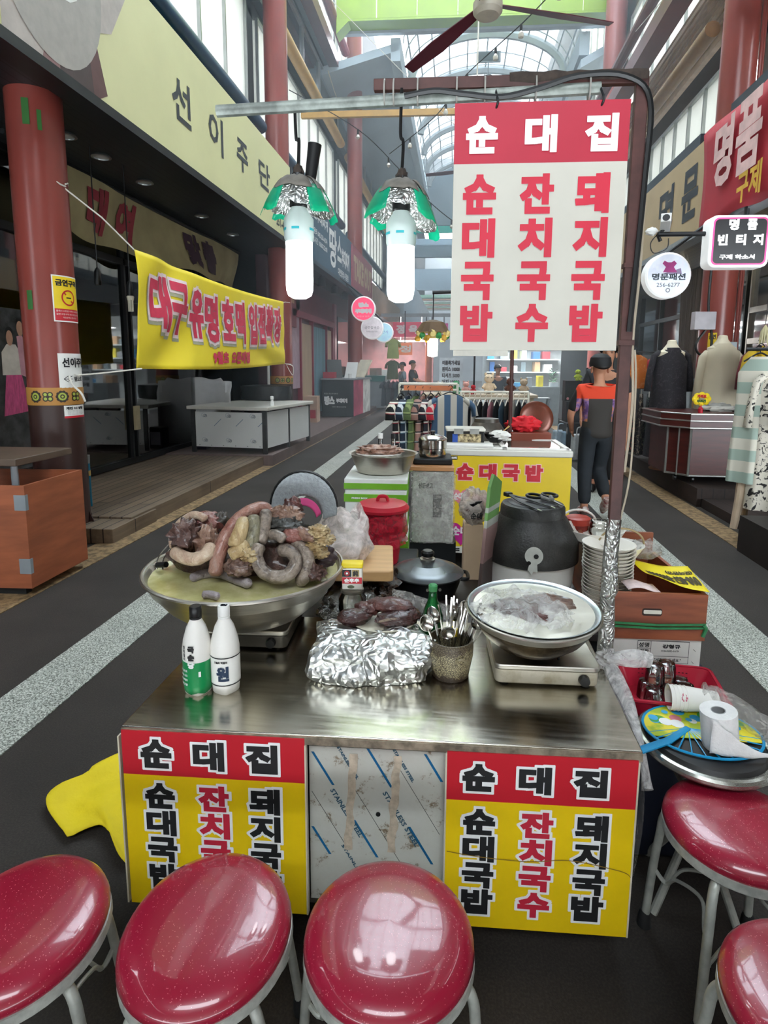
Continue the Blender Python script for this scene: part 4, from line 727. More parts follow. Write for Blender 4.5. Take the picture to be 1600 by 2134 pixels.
# ---------------------------------------------------------------- things on the counter
Tt = .6
def bottle(x, y, label, cap, low, kind):
    t = thing('rice_wine_bottle', label, 'bottle', (x, y, Tt)); pr = [(.026, .004), (.033, .0), (.037, .006), (.0385, .03), (.0395, .1), (.0395, .13), (.036, .155), (.026, .19), (.0165, .208), (.0145, .222)]
    mb = MB(); mb.lathe(pr, 40)
    for v in mb.v:
        if v.z < .02: a = math.atan2(v.y, v.x); k = 1 - .10 * abs(math.sin(2.5 * a)) * (1 - v.z / .02); v.x *= k; v.y *= k
    b = part('bottle_body', mb, PLW, t)
    part('cap', MB().lathe([(.0155, .219), (.0165, .221), (.0165, .245), (.0145, .248)], 26), cap, t)
    part('cap_ring', MB().lathe([(.0155, .212), (.0165, .213), (.0165, .218), (.015, .219)], 26), cap, t)
    f = cyl(0, 0, .0396, -.33); mb = MB()
    if kind == 0:
        part('label_sleeve', MB().lathe([(.0335, .004), (.0378, .012), (.0392, .03), (.0401, .1)], 40), low, t)
        for j, c in enumerate('국순당'): text(mb, f, c, .003, .13 - j * .022, .021, .149 - j * .022, .0014, .0016 + .001 * (j > 0), 0 if j < 2 else 1, cut=.006)
        for j, c in enumerate('생막걸리'): text(mb, f, c, -.013, .139 - j * .0115, -.006, .149 - j * .0115, .0003, .0016, 0, cut=.006)
        for j, c in enumerate(('생 땅호포', '살아있는 효모', '발효 생막걸리', '국산쌀')): text(mb, f, c, -.028, .073 - j * .013, .0, .08 - j * .013, .0002, .0016, 1, cut=.006)
        cylpatch(mb, f, .03, .036, .06, .075, .0016, 2, 1)
    else:
        part('label_sleeve', MB().lathe([(.0397, .03), (.0399, .034), (.0400, .105), (.0397, .112)], 40), M('label_white', 'f1efe9', .4, 0, .02), t); f = cyl(0, 0, .0402, -.3)
        for z in (.031, .11): cylpatch(mb, f, -.06, .12, z, z + .003, .001, 24, 0)
        text(mb, f, '원', .0, .045, .034, .088, .0022, .001, 2, cut=.006); text(mb, f, '오늘도 막걸리', -.006, .096, .03, .103, .0003, .001, 0, cut=.006)
        for j in range(5): cylpatch(mb, f, -.034 + j * .002, -.0335 + j * .002, .04, .1, .001, 1, 0)
        text(MBC := MB(), front(0, 0, 0), '원', 0, 0, .02, .014, .001); part('cap_mark', MB().add([(v.x - .01, v.z - .007, .2485) for v in MBC.v], MBC.f), M('label_navy', '1e3350', .4), t)
    part('lettering', mb, [BLACKT, WHITET, M('label_navy', '1e3350', .4)], t); return t
bottle(-.70, 2.03, 'rice wine bottle with a black cap and green lower sleeve', BLACK, M('label_green', '138a4d', .3, 0, .06), 0)
bottle(-.625, 2.045, 'rice wine bottle with a white cap and white label beside the green one', WHITE, None, 1)

# gas stoves
def stove(x0, x1, y0, y1, label, body, z=.6):
    t = thing('gas_stove', label, 'stove', ((x0 + x1) / 2, (y0 + y1) / 2, z), fy=-(y1 - y0) / 2); w, d = (x1 - x0) / 2, (y1 - y0) / 2
    part('body', MB().prism(rrect(-w, w, -d, d, .02), .008, .05), body, t, bevel=.004); part('top_tray', MB().prism(rrect(-w - .004, w + .004, -d - .004, d + .004, .022), .05, .066), STEEL, t, bevel=.004)
    for sx in (-1, 1):
        for sy in (-1, 1): part('foot', MB().lathe([(.012, 0), (.014, .01)], 10, (sx * (w - .03), sy * (d - .03), 0)), BLACK, t)
    b = part('burner', MB().lathe([(.055, .066), (.055, .072), (.03, .078), (.03, .086), (0, .088)], 24), BLACK, t)
    for a in range(4):
        ang = a * pi / 2 + .4; c, s_ = math.cos(ang), math.sin(ang); part('pan_support', MB().tube([(c * .1, s_ * .1, .066), (c * .1, s_ * .1, .09), (c * .035, s_ * .035, .088)], .004, 6), BLACK, t)
    part('knob', MB(TR(w * .7, -d - .004, .03)).lathe([(.014, -.014), (.016, 0)], 14, ax='Y'), BLACK, t); return t
stove(.118, .408, 2.155, 2.415, 'grubby cream and steel gas stove under the foil-lined basin at the right of the cart', M('stove_cream', 'd8cfba', .4, .1, .3, 25, col2='8f8266', thr=(.45, .8)))
stove(-.85, -.53, 2.36, 2.66, 'flat gas stove under the big basin of boiled offal', M('stove_dark', '56524b', .35, .5, .2))
# big basin
t = thing('steel_basin', 'big steel basin of boiled offal at the left of the cart', 'basin', (-.692, 2.53, .688))
BP = [(.18, 0), (.206, .006), (.26, .053), (.296, .10), (.304, .107), (.314, .141), (.32, .148)]
part('bowl', MB().shell(BP, .004, 56), STEEL, t); part('rim', MB().tube([(.324 * math.cos(a * pi / 32), .324 * math.sin(a * pi / 32), .149) for a in range(64)], .0065, 8, closed=True), STEEL, t)
def broth():
    s = N('cloudy_broth'); v = s.coord(); s.base(s.ramp(s.noise(v, 7, 6, .65), [(.3, lin('aaa468') + (1,)), (.5, lin('c4bd86') + (1,)), (.66, lin('dfd8ac') + (1,))])); s.set(Roughness=.12); s.b.inputs['Coat Weight'].default_value = .4; s.bump(s.noise(v, 24, 4), .15, .004); return reg(s)
mb = MB().lathe([(0, 0), (.285, 0), (.303, .0)], 48); mb.lathe([(0, -.02), (.29, -.02)], 48); mb.xf = None
solo('broth', MB(TR(-.692, 1.788, .818)).lathe([(.29, -.006), (.307, 0), (.15, .0015), (0, .0015)], 48), broth(), 'cloudy yellow broth filling the big offal basin', 'broth', kind='stuff', raw=1)
# offal: image coordinates a (right), b (down) over the basin, y = distance
def Hh(a, b, y):
    q = 1.80 + (y - 2.5) * .9; k = q / 1.8
    return ((-.746 + (a - 700) * 4.78e-4 - (b - 600) * 1.75e-5) * k, q, 1.5 + (.907 + (a - 700) * 2e-5 - (b - 600) * 4.9e-4 - 1.5) * k)
def flesh(key, c1, c2, c3=None, sc=12, rough=.3):
    if key in MATS: return MATS[key]
    s = N(key); v = s.coord(); st = [(.34, mul(lin(c1), .7)), (.52, mul(lin(c2), .74)), (.66, mul(lin(c3 or c2), .82))]; s.base(s.ramp(s.noise(v, sc, 6, .7, .6), st)); s.set(Roughness=rough); s.b.inputs['Coat Weight'].default_value = .3
    s.b.inputs['Subsurface Weight'].default_value = .0; s.bump(s.noise(v, 45, 5, .65, .8), .9, .01); return reg(s)
PINK = flesh('gut_pink', '9b5a4c', 'b58472', 'a0897c', 7); CRM = flesh('gut_cream', 'b08a55', 'd8bd8b', 'e3d0aa'); SPK = flesh('gut_speckled', '4a3a33', '9b8b7c', 'b5a597', 26); GRN = flesh('gut_olive', '57503c', '9a9276', '847a5e', 20); FAT = flesh('fat_white', 'c49a80', 'e2c6ab', 'ecdcc4', 14); DKM = flesh('meat_dark', '3a2622', '6b4a41', '8f6f62', 18); LIV = flesh('liver', '4b2a26', '6a3b35', '7d4d44', 9); LIL = flesh('gut_lilac', '9c8d90', 'b9adaf', 'c6bcbc', 9)
gofl = 'pieces of boiled offal heaped in the big basin'
def gut(pts, r, m_, label, name='sausage', y=None, n=12, ends=.7, lump=.1, sd=0):
    p = spline([Hh(*q) for q in pts], 7); k = len(p)
    rs = [r * (1 + lump * noise.noise((i * .35, sd, 1))) * (1 if 1 < i < k - 2 else (ends if i in (0, k - 1) else (1 + ends) / 2)) for i in range(k)]
    return solo(name, MB().tube(p, rs, n), m_, label, 'offal', gofl, ang=60, raw=1)
def lump(a, b, y, r, m_, label, sd, amp=.35, fr=2.4, name='offal_piece'): return solo(name, MB().blob(Hh(a, b, y), r, amp, fr, sd, 26, 18), m_, label, 'offal', gofl, ang=70, raw=1)
lump(700, 700, 2.52, (.21, .11, .09), DKM, 'dark bulk of boiled meat at the core of the offal heap', 3, .2)
lump(1060, 680, 2.55, (.15, .12, .09), DKM, 'dark ruffled tripe mass under the speckled sausage ring', 9, .3)
gut([(585, 830, 2.33), (600, 720, 2.34), (650, 580, 2.38), (720, 470, 2.42), (820, 385, 2.46), (930, 355, 2.5), (975, 400, 2.5)], .0235, PINK, 'longest smooth pink sausage arching over the offal heap')
gut([(270, 655, 2.36), (340, 700, 2.33), (430, 715, 2.32), (520, 675, 2.33), (560, 610, 2.36)], .021, FAT, 'thick white fatty gut lying along the left of the heap', ends=.6)
gut([(275, 640, 2.4), (265, 560, 2.42), (310, 470, 2.45), (400, 405, 2.46), (470, 405, 2.46), (515, 435, 2.45)], .0135, FAT, 'thin white gut curling up like a horn at the far left', ends=.4)
lump(360, 560, 2.4, (.045, .05, .055), DKM, 'ragged brown meat inside the curl of white gut', 4, .5, 3)
lump(520, 590, 2.4, (.035, .04, .05), flesh('meat_tan', '7a5140', 'a5806b', 'c4a58f', 20), 'tan shredded meat between white gut and pink sausage', 5, .5, 3)
lump(520, 470, 2.5, (.055, .04, .04), flesh('ear_red', '7d3a33', 'a0655a', 'b98d80', 8), 'reddish ear-shaped skin standing at the left rear', 6, .35, 1.8)
lump(620, 450, 2.52, (.03, .03, .035), M('tripe_grey', '4a443e', .4, 0, .3, 30), 'grey opened tube of tripe behind the pink sausage', 7, .4)
gut([(800, 440, 2.42), (780, 500, 2.38), (750, 570, 2.35), (725, 630, 2.33)], .0255, CRM, 'plump cream sausage pointing at the front')
gut([(860, 405, 2.42), (868, 480, 2.4), (860, 560, 2.37), (845, 640, 2.36)], .021, GRN, 'olive mottled sausage beside the plump cream one')
gut([(820, 600, 2.36), (760, 650, 2.33), (690, 690, 2.31)], .022, CRM, 'short cream sausage with its cut end facing out')
gut([(950, 370, 2.46), (950, 450, 2.43), (930, 540, 2.4), (910, 600, 2.38)], .02, SPK, 'dark wrinkled sausage running down the middle of the heap')
gut([(915, 605, 2.36), (885, 690, 2.34), (930, 790, 2.32), (1020, 838, 2.31), (1120, 820, 2.32), (1175, 730, 2.35), (1130, 655, 2.38), (1055, 645, 2.4)], .021, SPK, 'speckled blood sausage bent into a ring at the front')
gut([(1150, 610, 2.42), (1230, 650, 2.4), (1265, 740, 2.37), (1235, 840, 2.35), (1200, 860, 2.36)], .021, SPK, 'speckled blood sausage hooking down right of the ring', sd=4)
gut([(395, 860, 2.343), (480, 828, 2.384), (580, 815, 2.402), (660, 830, 2.382), (740, 860, 2.343), (850, 895, 2.301)], .0155, LIL, 'long pale lilac gut floating in the broth', ends=.3)
gut([(480, 978, 2.206), (540, 972, 2.213), (610, 988, 2.196)], .012, LIL, 'small lilac gut end near the front rim', ends=.4)
lump(760, 770, 2.32, (.045, .035, .03), flesh('meat_ribbed', '4a3028', '7a5a4c', '9d8474', 30), 'ribbed brown meat below the cream sausages', 11, .3, 4)
lump(830, 690, 2.33, (.03, .025, .025), CRM, 'small cream fatty knot above the ribbed meat', 12, .5, 4)
lump(1090, 400, 2.5, (.055, .04, .03), flesh('meat_tan', '7a5140', 'a5806b', 'c4a58f', 20), 'tan lumpy cut on top of the heap', 13, .45, 2.5)
lump(1140, 345, 2.54, (.035, .03, .03), LIV, 'brown liver slice at the very top of the heap', 14, .35)
lump(1080, 480, 2.47, (.07, .05, .035), M('tripe_black', '3b3a36', .35, 0, .5, 40, .8, 60), 'black honeycomb tripe fold near the top', 15, .35, 3)
gut([(980, 540, 2.42), (1030, 540, 2.4), (1090, 575, 2.39)], .017, SPK, 'short grey sausage end above the ring', sd=2)
lump(1140, 545, 2.42, (.035, .02, .026), flesh('ear_red', '7d3a33', 'a0655a', 'b98d80', 8), 'pinkish cut slice in the middle right of the heap', 16, .2)
gut([(1180, 520, 2.44), (1250, 540, 2.43), (1330, 560, 2.43)], .022, flesh('meat_tan', '7a5140', 'a5806b', 'c4a58f', 20), 'tan tube of meat on the right shoulder of the heap', sd=7)
for i, (a, b, l) in enumerate(((1330, 510, 'upper'), (1370, 570, 'outer'), (1310, 620, 'lower'), (1330, 660, 'lowest'))): lump(a, b, 2.42, (.032, .03, .018), CRM, '%s cream ruffled chitterling at the right edge of the heap' % l, 20 + i, .55, 4)
lump(1350, 690, 2.48, (.05, .05, .035), M('lung_purple', '3d3034', .35, 0, .3, 14), 'dark purple lung at the right rim of the basin', 31, .25)
lump(1300, 800, 2.37, (.035, .03, .025), DKM, 'dark scrap of meat low at the right of the ring', 32, .5)
t = thing('wire_rack', 'bent wire rack holding the offal above the broth', 'rack', (-.705, 2.547, .8))
for x in (-.29, -.27, .26, .28): part('wire', MB().tube(spline([(x * .98, -.03, .0), (x * 1.02, .0, .05), (x * .9, .1, .1), (x * .55, .12, .13)], 5), .0022, 6), STEELW, t)
part('grip', MB().rod((-.285, -.03, .035), (-.245, -.05, .045), .01, 10), BLACK, t)
# visor hat lying behind the heap
t = thing('sun_visor', 'grey denim sun visor with pink lining stood behind the offal heap', 'hat', (-.545, 2.72, .885)); DEN = M('denim_grey', '9aa0a3', .85, 0, .12, 90, .4, 160)
def vis(u, v, k=0): a = R(-75 + 265 * u); r = .07 + .055 * v; return Vector((-.01 - r * math.cos(a) * .95 + .02, .03 * v - k, .08 + r * math.sin(a) * 1.05 + .03 * v))
part('brim', MB().sheet(lambda u, v: vis(u, v) + Vector((0, .05 * (1 - v), 0)), 30, 8), DEN, t, solid=.006)
part('lining', MB().sheet(lambda u, v: vis(.42 + .5 * u, -.05 - .3 * v, -.03), 14, 4), M('lining_pink', 'c23f78', .7), t, solid=.003)
part('braid', MB().tube([vis(.3 + .65 * i / 30, 1.05) + Vector((.0, .0, 0)) for i in range(31)], [.004 + .0015 * (i % 2) for i in range(31)], 6), BLACK, t)
# foil block, plate, livers
def fo(u, v): return None
C0 = Vector((-.232, 1.615, .648)); mb = MB(); mb.blob(C0, (.17, .105, .064), .0, 2, 1, 54, 30)
for v in mb.v:
    d = v - C0; k = max(abs(d.x) / .17, abs(d.y) / .105, abs(d.z) / .064, 1e-6); q = d / max(k, .7)
    cr = 0; 
    for sc_, am in ((6, .022), (15, .012)): cr += am * (1 - 2 * abs(noise.noise(v * sc_ + Vector((3, 7, sc_)))) * 1.6)
    v[:] = C0 + q * .93 + d.normalized() * cr; v.z = max(v.z, .601)
solo('foil_block', mb, FOIL, 'block wrapped in crumpled aluminium foil at the middle of the cart', 'foil parcel', ang=14, raw=1)
solo('liver_plate', MB(TR(-.215, 2.34, .704)).lathe([(0, 0), (.06, 0), (.1, .012), (.108, .016), (.1, .016), (.06, .006), (0, .006)], 36), M('plate_ivory', 'cfc8b4', .35), 'ivory plate of liver pieces resting on the foil block', 'plate')
for i, (x, y, z, r, l) in enumerate(((-.3, 2.31, .735, (.055, .04, .024), 'dark smooth liver piece at the left of the plate'), (-.265, 2.37, .745, (.04, .035, .02), 'folded reddish liver at the back of the plate'), (-.195, 2.37, .757, (.075, .04, .022), 'longest red-brown liver slice across the top of the plate'), (-.165, 2.31, .735, (.07, .035, .024), 'cut liver wedge showing its pale grainy face at the right of the plate'), (-.13, 2.35, .738, (.03, .03, .022), 'small dark liver scrap at the far right of the plate'))):
    solo('liver_piece', MB(TR(x, y, z, rz=(.3, -.5, -.25, .3, .2)[i])).blob((0, 0, 0), r, .25, 1.8, i + 40, 26, 16), flesh('liver_b', '381f1c', '4d2b27', '6a3a33', 6, .25) if i in (0, 3, 4) else LIV, l, 'liver', 'liver pieces on the ivory plate', ang=70)
solo('cut_liver_face', MB(TR(-.18, 2.286, .735, rz=.2, rx=.5)).blob((0, 0, 0), (.042, .006, .016), .15, 2, 3, 20, 12), flesh('liver_grain', '6b5646', '9a8570', 'b19c86', 60), 'pale grainy sliced liver leaning on the dark wedge', 'liver', ang=70)
mb = MB(); mb.blob((-.36, 2.66, .64), (.11, .13, .05), .3, 3, 8, 44, 26); solo('foil_block', mb, foilm('foil_dark', '9a9b98', 30), 'darker crumpled foil parcel under the salt jar', 'foil parcel', ang=20)
t = thing('salt_jar', 'clear glass jar of white salt under the pepper tin', 'jar', (-.338, 2.57, .672)); GLJ = glassy('jar_glass', (.93, .94, .92), .02, .9)
part('glass', MB().shell([(.04, 0), (.047, .006), (.047, .055), (.036, .072), (.036, .08)], .002, 28), GLJ, t); part('salt', MB().lathe([(0, .004), (.043, .006), (.043, .045), (.02, .052), (0, .05)], 24), M('salt', 'e8e6de', .8, 0, .03, 30), t); part('lid', MB().lathe([(.038, .074), (.039, .076), (.039, .084), (.036, .086), (0, .086)], 24), M('lid_dull', '6f6a60', .4, .6), t)
t = thing('pepper_tin', 'small pepper tin with a yellow lid standing on the salt jar', 'tin', (-.337, 2.57, .7585), .05); part('body', MB().box(-.034, .034, -.02, .02, 0, .075), M('tin_white', 'd9d6cc', .35, .2, .06), t, bevel=.003); part('lid', MB().box(-.036, .036, -.022, .022, .075, .092), M('lid_yellow', 'eed41c', .35), t, bevel=.004)
F = front(0, -.0202, 0); mb = MB(); flat(mb, F, [(-.033, .022), (.033, .022), (.033, .044), (-.033, .044)], .0005, 0); flat(mb, F, [(-.033, .046), (-.002, .046), (-.002, .07), (-.033, .07)], .0005, 1); flat(mb, F, [(.0, .046), (.024, .046), (.024, .07), (.0, .07)], .0005, 2)
text(mb, F, '순후추', -.026, .026, .024, .041, .001, .001, 3); text(mb, F, '純', .003, .048, .021, .068, .0008, .001, 1); ring(mb, F, -.017, .058, .006, .009, .001, 0, 14); ring(mb, F, -.017, .058, 0, .004, .001, 3, 10); flat(mb, F, circ(-.004, .011, .012, 14, .006), .0006, 4); part('lettering', mb, [RED, BLACKT, M('tin_gold', 'a8925a', .4), WHITET, M('tin_olive', '5a6148', .5)], t)
# cutlery crock
t = thing('cutlery_crock', 'crackle-glazed brown crock packed with spoons and chopsticks', 'crock', (-.002, 2.225, .6))
def crackle():
    s = N('crackle_glaze'); v = s.coord(); vo = s.new('TexVoronoi', feature='DISTANCE_TO_EDGE'); vo.inputs['Scale'].default_value = 190; s.ln(v, vo.inputs['Vector']); gz = s.new('SeparateXYZ'); s.ln(v, gz.inputs[0])
    c = s.ramp(vo.outputs['Distance'], [(.05, lin('4d4436') + (1,)), (.22, lin('b7ab86') + (1,))]); zz = s.mix(.08, gz.outputs[2], s.noise(v, 40))
    k = s.ramp(zz, [(.055, (1, 1, 1, 1)), (.06, (0, 0, 0, 1)), (.118, (0, 0, 0, 1)), (.128, (.75, .75, .75, 1))]); s.base(s.mix(k, c, lin('3d2f24'))); s.set(Roughness=.3); s.bump(vo.outputs['Distance'], .4, .004); return reg(s)
part('crock', MB().shell([(.05, 0), (.054, .004), (.056, .02), (.06, .04), (.0655, .07), (.066, .095), (.063, .108), (.065, .116)], .005, 40), crackle(), t); part('lug', MB().tube(spline([(-.0 + .012, -.063, .07), (.02, -.071, .082), (.035, -.066, .08), (.04, -.058, .068)], 4), .004, 6), M('lug_glaze', '8f8468', .35), t)
part('inside_tray', MB().lathe([(0, .02), (.05, .02)], 20), DARK, t)
gch = 'steel chopsticks in the crackle-glazed crock'; random.seed(3)
ck = None
for i in range(22):
    a = random.uniform(0, 2 * pi); r1 = random.uniform(.01, .05); dx = random.uniform(-.025, .075) + .5 * r1 * math.cos(a); dy = random.uniform(-.02, .05); h = random.uniform(.17, .215)
    b0 = Vector((-.002 + r1 * .6 * math.cos(a), 2.225 + r1 * .6 * math.sin(a), .623)); b1 = b0 + Vector((dx + r1 * .4 * math.cos(a), dy, h * .97)).normalized() * h
    k_ = ('steel chopstick standing in the crackle-glazed crock'); solo('chopstick', MB().tube([b0, b1], [.0018, .0032], 4), STEELW, k_, 'chopstick', gch)
def spoon(x, y, tilt, rz, label, back):
    mb = MB(TR(x, y, .63, rx=tilt[1], ry=tilt[0], rz=rz)); mb.tube([(0, 0, 0), (0, 0, .09), (0, .003, .13)], [.004, .003, .004], 6, flat=.5)
    mb.sheet(lambda u, v: Vector(((u - .5) * 2 * .021 * math.sqrt(max(0, 1 - (2 * v - 1) ** 2)) * (1.05 - .2 * v), back * .009 * (1 - (2 * v - 1) ** 2) * (1 - (2 * u - 1) ** 2 * .9), .125 + .058 * v)), 10, 12)
    return solo('spoon', mb, STEELW, label, 'spoon', 'steel spoons in the crackle-glazed crock', solid=.0015)
spoon(-.025, 2.2, (-.35, .12), .2, 'steel spoon leaning farthest left over the crock rim', 1); spoon(-.02, 2.225, (-.22, .05), -.3, 'steel spoon standing behind the leftmost one', -1); spoon(.01, 2.24, (.0, -.1), .2, 'tall steel spoon at the back middle of the crock', -1); spoon(.03, 2.215, (.32, .05), -.2, 'steel spoon with its bowl shining at the right of the crock', -1); spoon(-.0, 2.195, (-.15, .5), .1, 'steel spoon drooping over the front of the crock', 1); spoon(.02, 2.25, (.15, -.15), .3, 'steel spoon deep behind the chopsticks', 1)
solo('yellow_cap', MB(TR(-.0, 2.255, .71)).lathe([(.016, 0), (.017, .02), (0, .022)], 16), M('lid_yellow', 'eed41c', .35), 'yellow cap half hidden among the chopsticks', 'cap')  # small loose yellow cap
t = thing('soju_bottle', 'green glass bottle neck standing behind the cutlery crock', 'bottle', (-.062, 2.42, .6)); part('glass', MB().lathe([(.03, 0), (.033, .006), (.033, .12), (.024, .15), (.014, .175), (.0125, .205)], 24), M('green_glass', '1d6b35', .08, 0, .1, trans=.5), t); part('mouth', MB().lathe([(.0135, .2), (.0145, .203), (.0145, .218), (.012, .221), (0, .215)], 18), M('green_rim', '4f9a62', .15), t)
# right basin with colander and covered food
t = thing('steel_basin', 'soot-stained steel basin on the gas stove at the right of the cart', 'basin', (.235, 2.285, .688), 0, rx=R(3))
part('bowl', MB().shell([(.085, 0), (.107, .006), (.149, .042), (.172, .075), (.175, .082), (.186, .108)], .003, 48), BURNT, t); part('upper_band', MB().lathe([(.1775, .084), (.1885, .109)], 48), STEEL, t); part('rim', MB().tube([(.192 * math.cos(a * pi / 28), .192 * math.sin(a * pi / 28), .11) for a in range(56)], .004, 6, closed=True), STEEL, t)
t = thing('colander', 'shallow pierced steel colander set into the soot-stained basin', 'colander', (.235, 2.285, .735), 0, rx=R(3))
part('dish', MB().shell([(.12, .008), (.152, .038), (.176, .062), (.19, .07)], .002, 48), M('colander_steel', 'c5cdd1', .25, .85, .06), t)
mb = MB()
for a in range(36):
    for j, (r, z) in enumerate(((.146, .034), (.153, .041), (.161, .049))):
        an = a * pi / 18 + j * .04; mb.cbox((r * math.cos(an) * .985, r * math.sin(an) * .985, z), (.004, .004, .004))
part('holes', mb, BLACK, t)
for i, (x, y, z, r, l) in enumerate(((.185, 1.66, .785, (.08, .06, .03), 'dark meat lump at the left under the clear film'), (.28, 1.70, .79, (.085, .05, .03), 'brown meat lump at the back right under the clear film'), (.235, 1.61, .782, (.06, .04, .025), 'dark cut meat at the front under the clear film'))): solo('wrapped_meat', MB().blob((x, y, z), r, .3, 2.6, 50 + i, 24, 16), (DKM, flesh('meat_tan2', '5b4034', '8a6c5c', 'a88d7b', 16), LIV)[i], l, 'meat', 'meat lumps in the colander', ang=70, raw=1)
mb = MB(); mb.sheet(lambda u, v: Vector((.2 + .31 * (u - .5) * (1 - .25 * (2 * v - 1) ** 2), 1.66 + .31 * (v - .5) * (1 - .25 * (2 * u - 1) ** 2), .80 + .035 * (1 - (2 * u - 1) ** 2) * (1 - (2 * v - 1) ** 2) + .03 * noise.fractal(Vector((u * 5, v * 5, 2)), 1, 2, 4) - .015 * v)), 40, 36)
solo('cling_film', mb, film('cling', 'f2f0ec', .34, .08, 16, 1), 'crinkled clear plastic sheet covering the meat in the colander', 'plastic sheet', ang=180, raw=1)
# tied white bag at the post
t = thing('tied_bag', 'white plastic bag knotted round the foil-wrapped post, hanging down the cart side', 'bag', (.47, 2.3, .6), sy=1)
part('knot', MB().blob((-.005, .01, .035), (.035, .035, .03), .35, 4, 61, 24, 16), PLBAG, t); part('ear', MB().tube(spline([(0, .0, .04), (.03, -.02, .05), (.08, -.03, .055), (.11, -.03, .05)], 5), [.012, .015, .018, .02, .022, .024, .026, .027, .028, .028, .027, .026, .025, .024, .023, .022], 10), PLBAG, t)
part('tail', MB().tube(spline([(0, -.01, .02), (.012, -.06, -.01), (.03, -.16, -.05), (.045, -.26, -.12), (.05, -.33, -.2)], 6), [.018 + .008 * math.sin(i * .25) for i in range(25)], 10), PLBAG, t)
# ---------------------------------------------------------------- stools
def sparkle():
    s = N('sparkle_red_vinyl'); v = s.coord(); vo = s.new('TexVoronoi'); vo.inputs['Scale'].default_value = 420; s.ln(v, vo.inputs['Vector']); sp = s.new('SeparateColor'); s.ln(vo.outputs['Color'], sp.inputs[0])
    f = s.ramp(sp.outputs[0], [(.9, (0, 0, 0, 1)), (.93, (1, 1, 1, 1))]); d = s.ramp(vo.outputs['Distance'], [(.25, (1, 1, 1, 1)), (.4, (0, 0, 0, 1))]); k = s.mix(1, f, d, 'MULTIPLY')
    b = s.ramp(s.noise(v, 4, 3), [(.3, lin('93142c') + (1,)), (.7, lin('a6183a') + (1,))]); s.base(s.mix(k, b, lin('e88a8f'))); s.set(Roughness=.32); s.b.inputs['Coat Weight'].default_value = .9; s.b.inputs['Coat Roughness'].default_value = .06
    s.bump(s.noise(v, 30, 3), .03, .004); return reg(s)
VINYL = sparkle(); LEGP = M('stool_paint', 'a8aaa2', .4, .2, .15, 30); RUBB = M('rubber', '17181a', .7)
def stool(x, y, label, rz=0, rx=0, ry=0, h=.45):
    t = thing('round_stool', label, 'stool', (x, y, 0), rz, 'sparkly red round stools around the cart', rx, ry)
    part('seat', MB().lathe([(0, h), (.05, h - .001), (.1, h - .004), (.135, h - .010), (.152, h - .019), (.161, h - .031), (.164, h - .042), (.161, h - .05)], 64), VINYL, t, ang=60)
    part('seat_rim', MB().lathe([(.156, h - .05), (.164, h - .051), (.165, h - .07), (.16, h - .075), (.12, h - .072)], 48), M('rim_grey', 'b4b6ae', .4, .2, .2, 40), t)
    ft = []
    for q in range(4):
        a = pi / 4 + q * pi / 2; c, s_ = math.cos(a), math.sin(a); L = lambda r, z: (c * r, s_ * r, z)
        l = part('leg', MB().tube(spline([L(.04, h - .08), L(.1, h - .08), L(.148, h - .084), L(.166, h - .11), L(.172, h - .16), L(.182, .2), L(.196, .02)], 6), .0105, 12), LEGP, t); ft.append(L(.186, .19))
        sub_('foot_cap', MB().lathe([(.011, .045), (.016, .03), (.019, .0), (0, 0)][::-1], 14, L(.1965, 0)), RUBB, l)
    for q in range(4):
        A, B = Vector(ft[q]), Vector(ft[(q + 1) % 4]); m_ = (A + B) / 2; ctr = Vector((0, 0, .19))
        part('stretcher', MB().tube(spline([A, A * .8 + ctr * .2 + Vector((0, 0, -.03)), A * .5 + m_ * .25 + ctr * .25 + Vector((0, 0, .015)), m_ * .55 + ctr * .45 + Vector((0, 0, .03)), B * .5 + m_ * .25 + ctr * .25 + Vector((0, 0, .015)), B * .8 + ctr * .2 + Vector((0, 0, -.03)), B], 6), .0045, 8), LEGP, t)
    return t
stool(-.107, 1.34, 'sparkly red round stool in the middle, in front of the film-covered panel', .5)
stool(-.443, 1.355, 'sparkly red round stool in front of the left menu board', .1, rx=R(3), ry=R(-3)); stool(-.805, 1.295, 'sparkly red round stool cut off by the left edge of the photo', .35, ry=R(-3))
stool(.69, 1.785, 'sparkly red round stool at the right, below the table with the fan', .05, rx=R(-1)); stool(.652, 1.235, 'sparkly red round stool cut off by the lower right corner', .3)

# yellow cloth on the road beside the cart
def ycl(u, v):
    A, B, C_, D = Vector((-1.26, 2.7)), Vector((-.84, 2.76)), Vector((-.8, 2.08)), Vector((-1.23, 2.13)); p = (A * (1 - u) + B * u) * (1 - v) + (D * (1 - u) + C_ * u) * v
    p += Vector((-.16 * (v > .55) * (1 - u) * math.sin((v - .55) * 7) + .05 * math.sin(v * 9) * (1 - u), .05 * math.sin(u * 8) * v)); return Vector((p.x, p.y, .02 + .012 * noise.fractal(Vector((u * 4, v * 5, 1)), 1, 2, 4) + .02 * abs(math.sin(u * 5 + v * 3))))
solo('yellow_cloth', MB().sheet(ycl, 30, 30), M('cloth_yellow', 'e6cc12', .75, 0, .06, 5, .3, 60), 'crumpled bright yellow sheet lying on the road left of the cart', 'cloth', solid=.003, ang=180)
solo('yellow_cloth', MB().sheet(lambda u, v: Vector((-1.22 + .22 * u, 2.78 + .12 * v * (1 - .5 * u), .02 + .02 * math.sin(u * 6 + v * 4) ** 2)), 10, 8), MATS['cloth_yellow'], 'small loose yellow scrap behind the yellow sheet', 'cloth', solid=.003, ang=180)

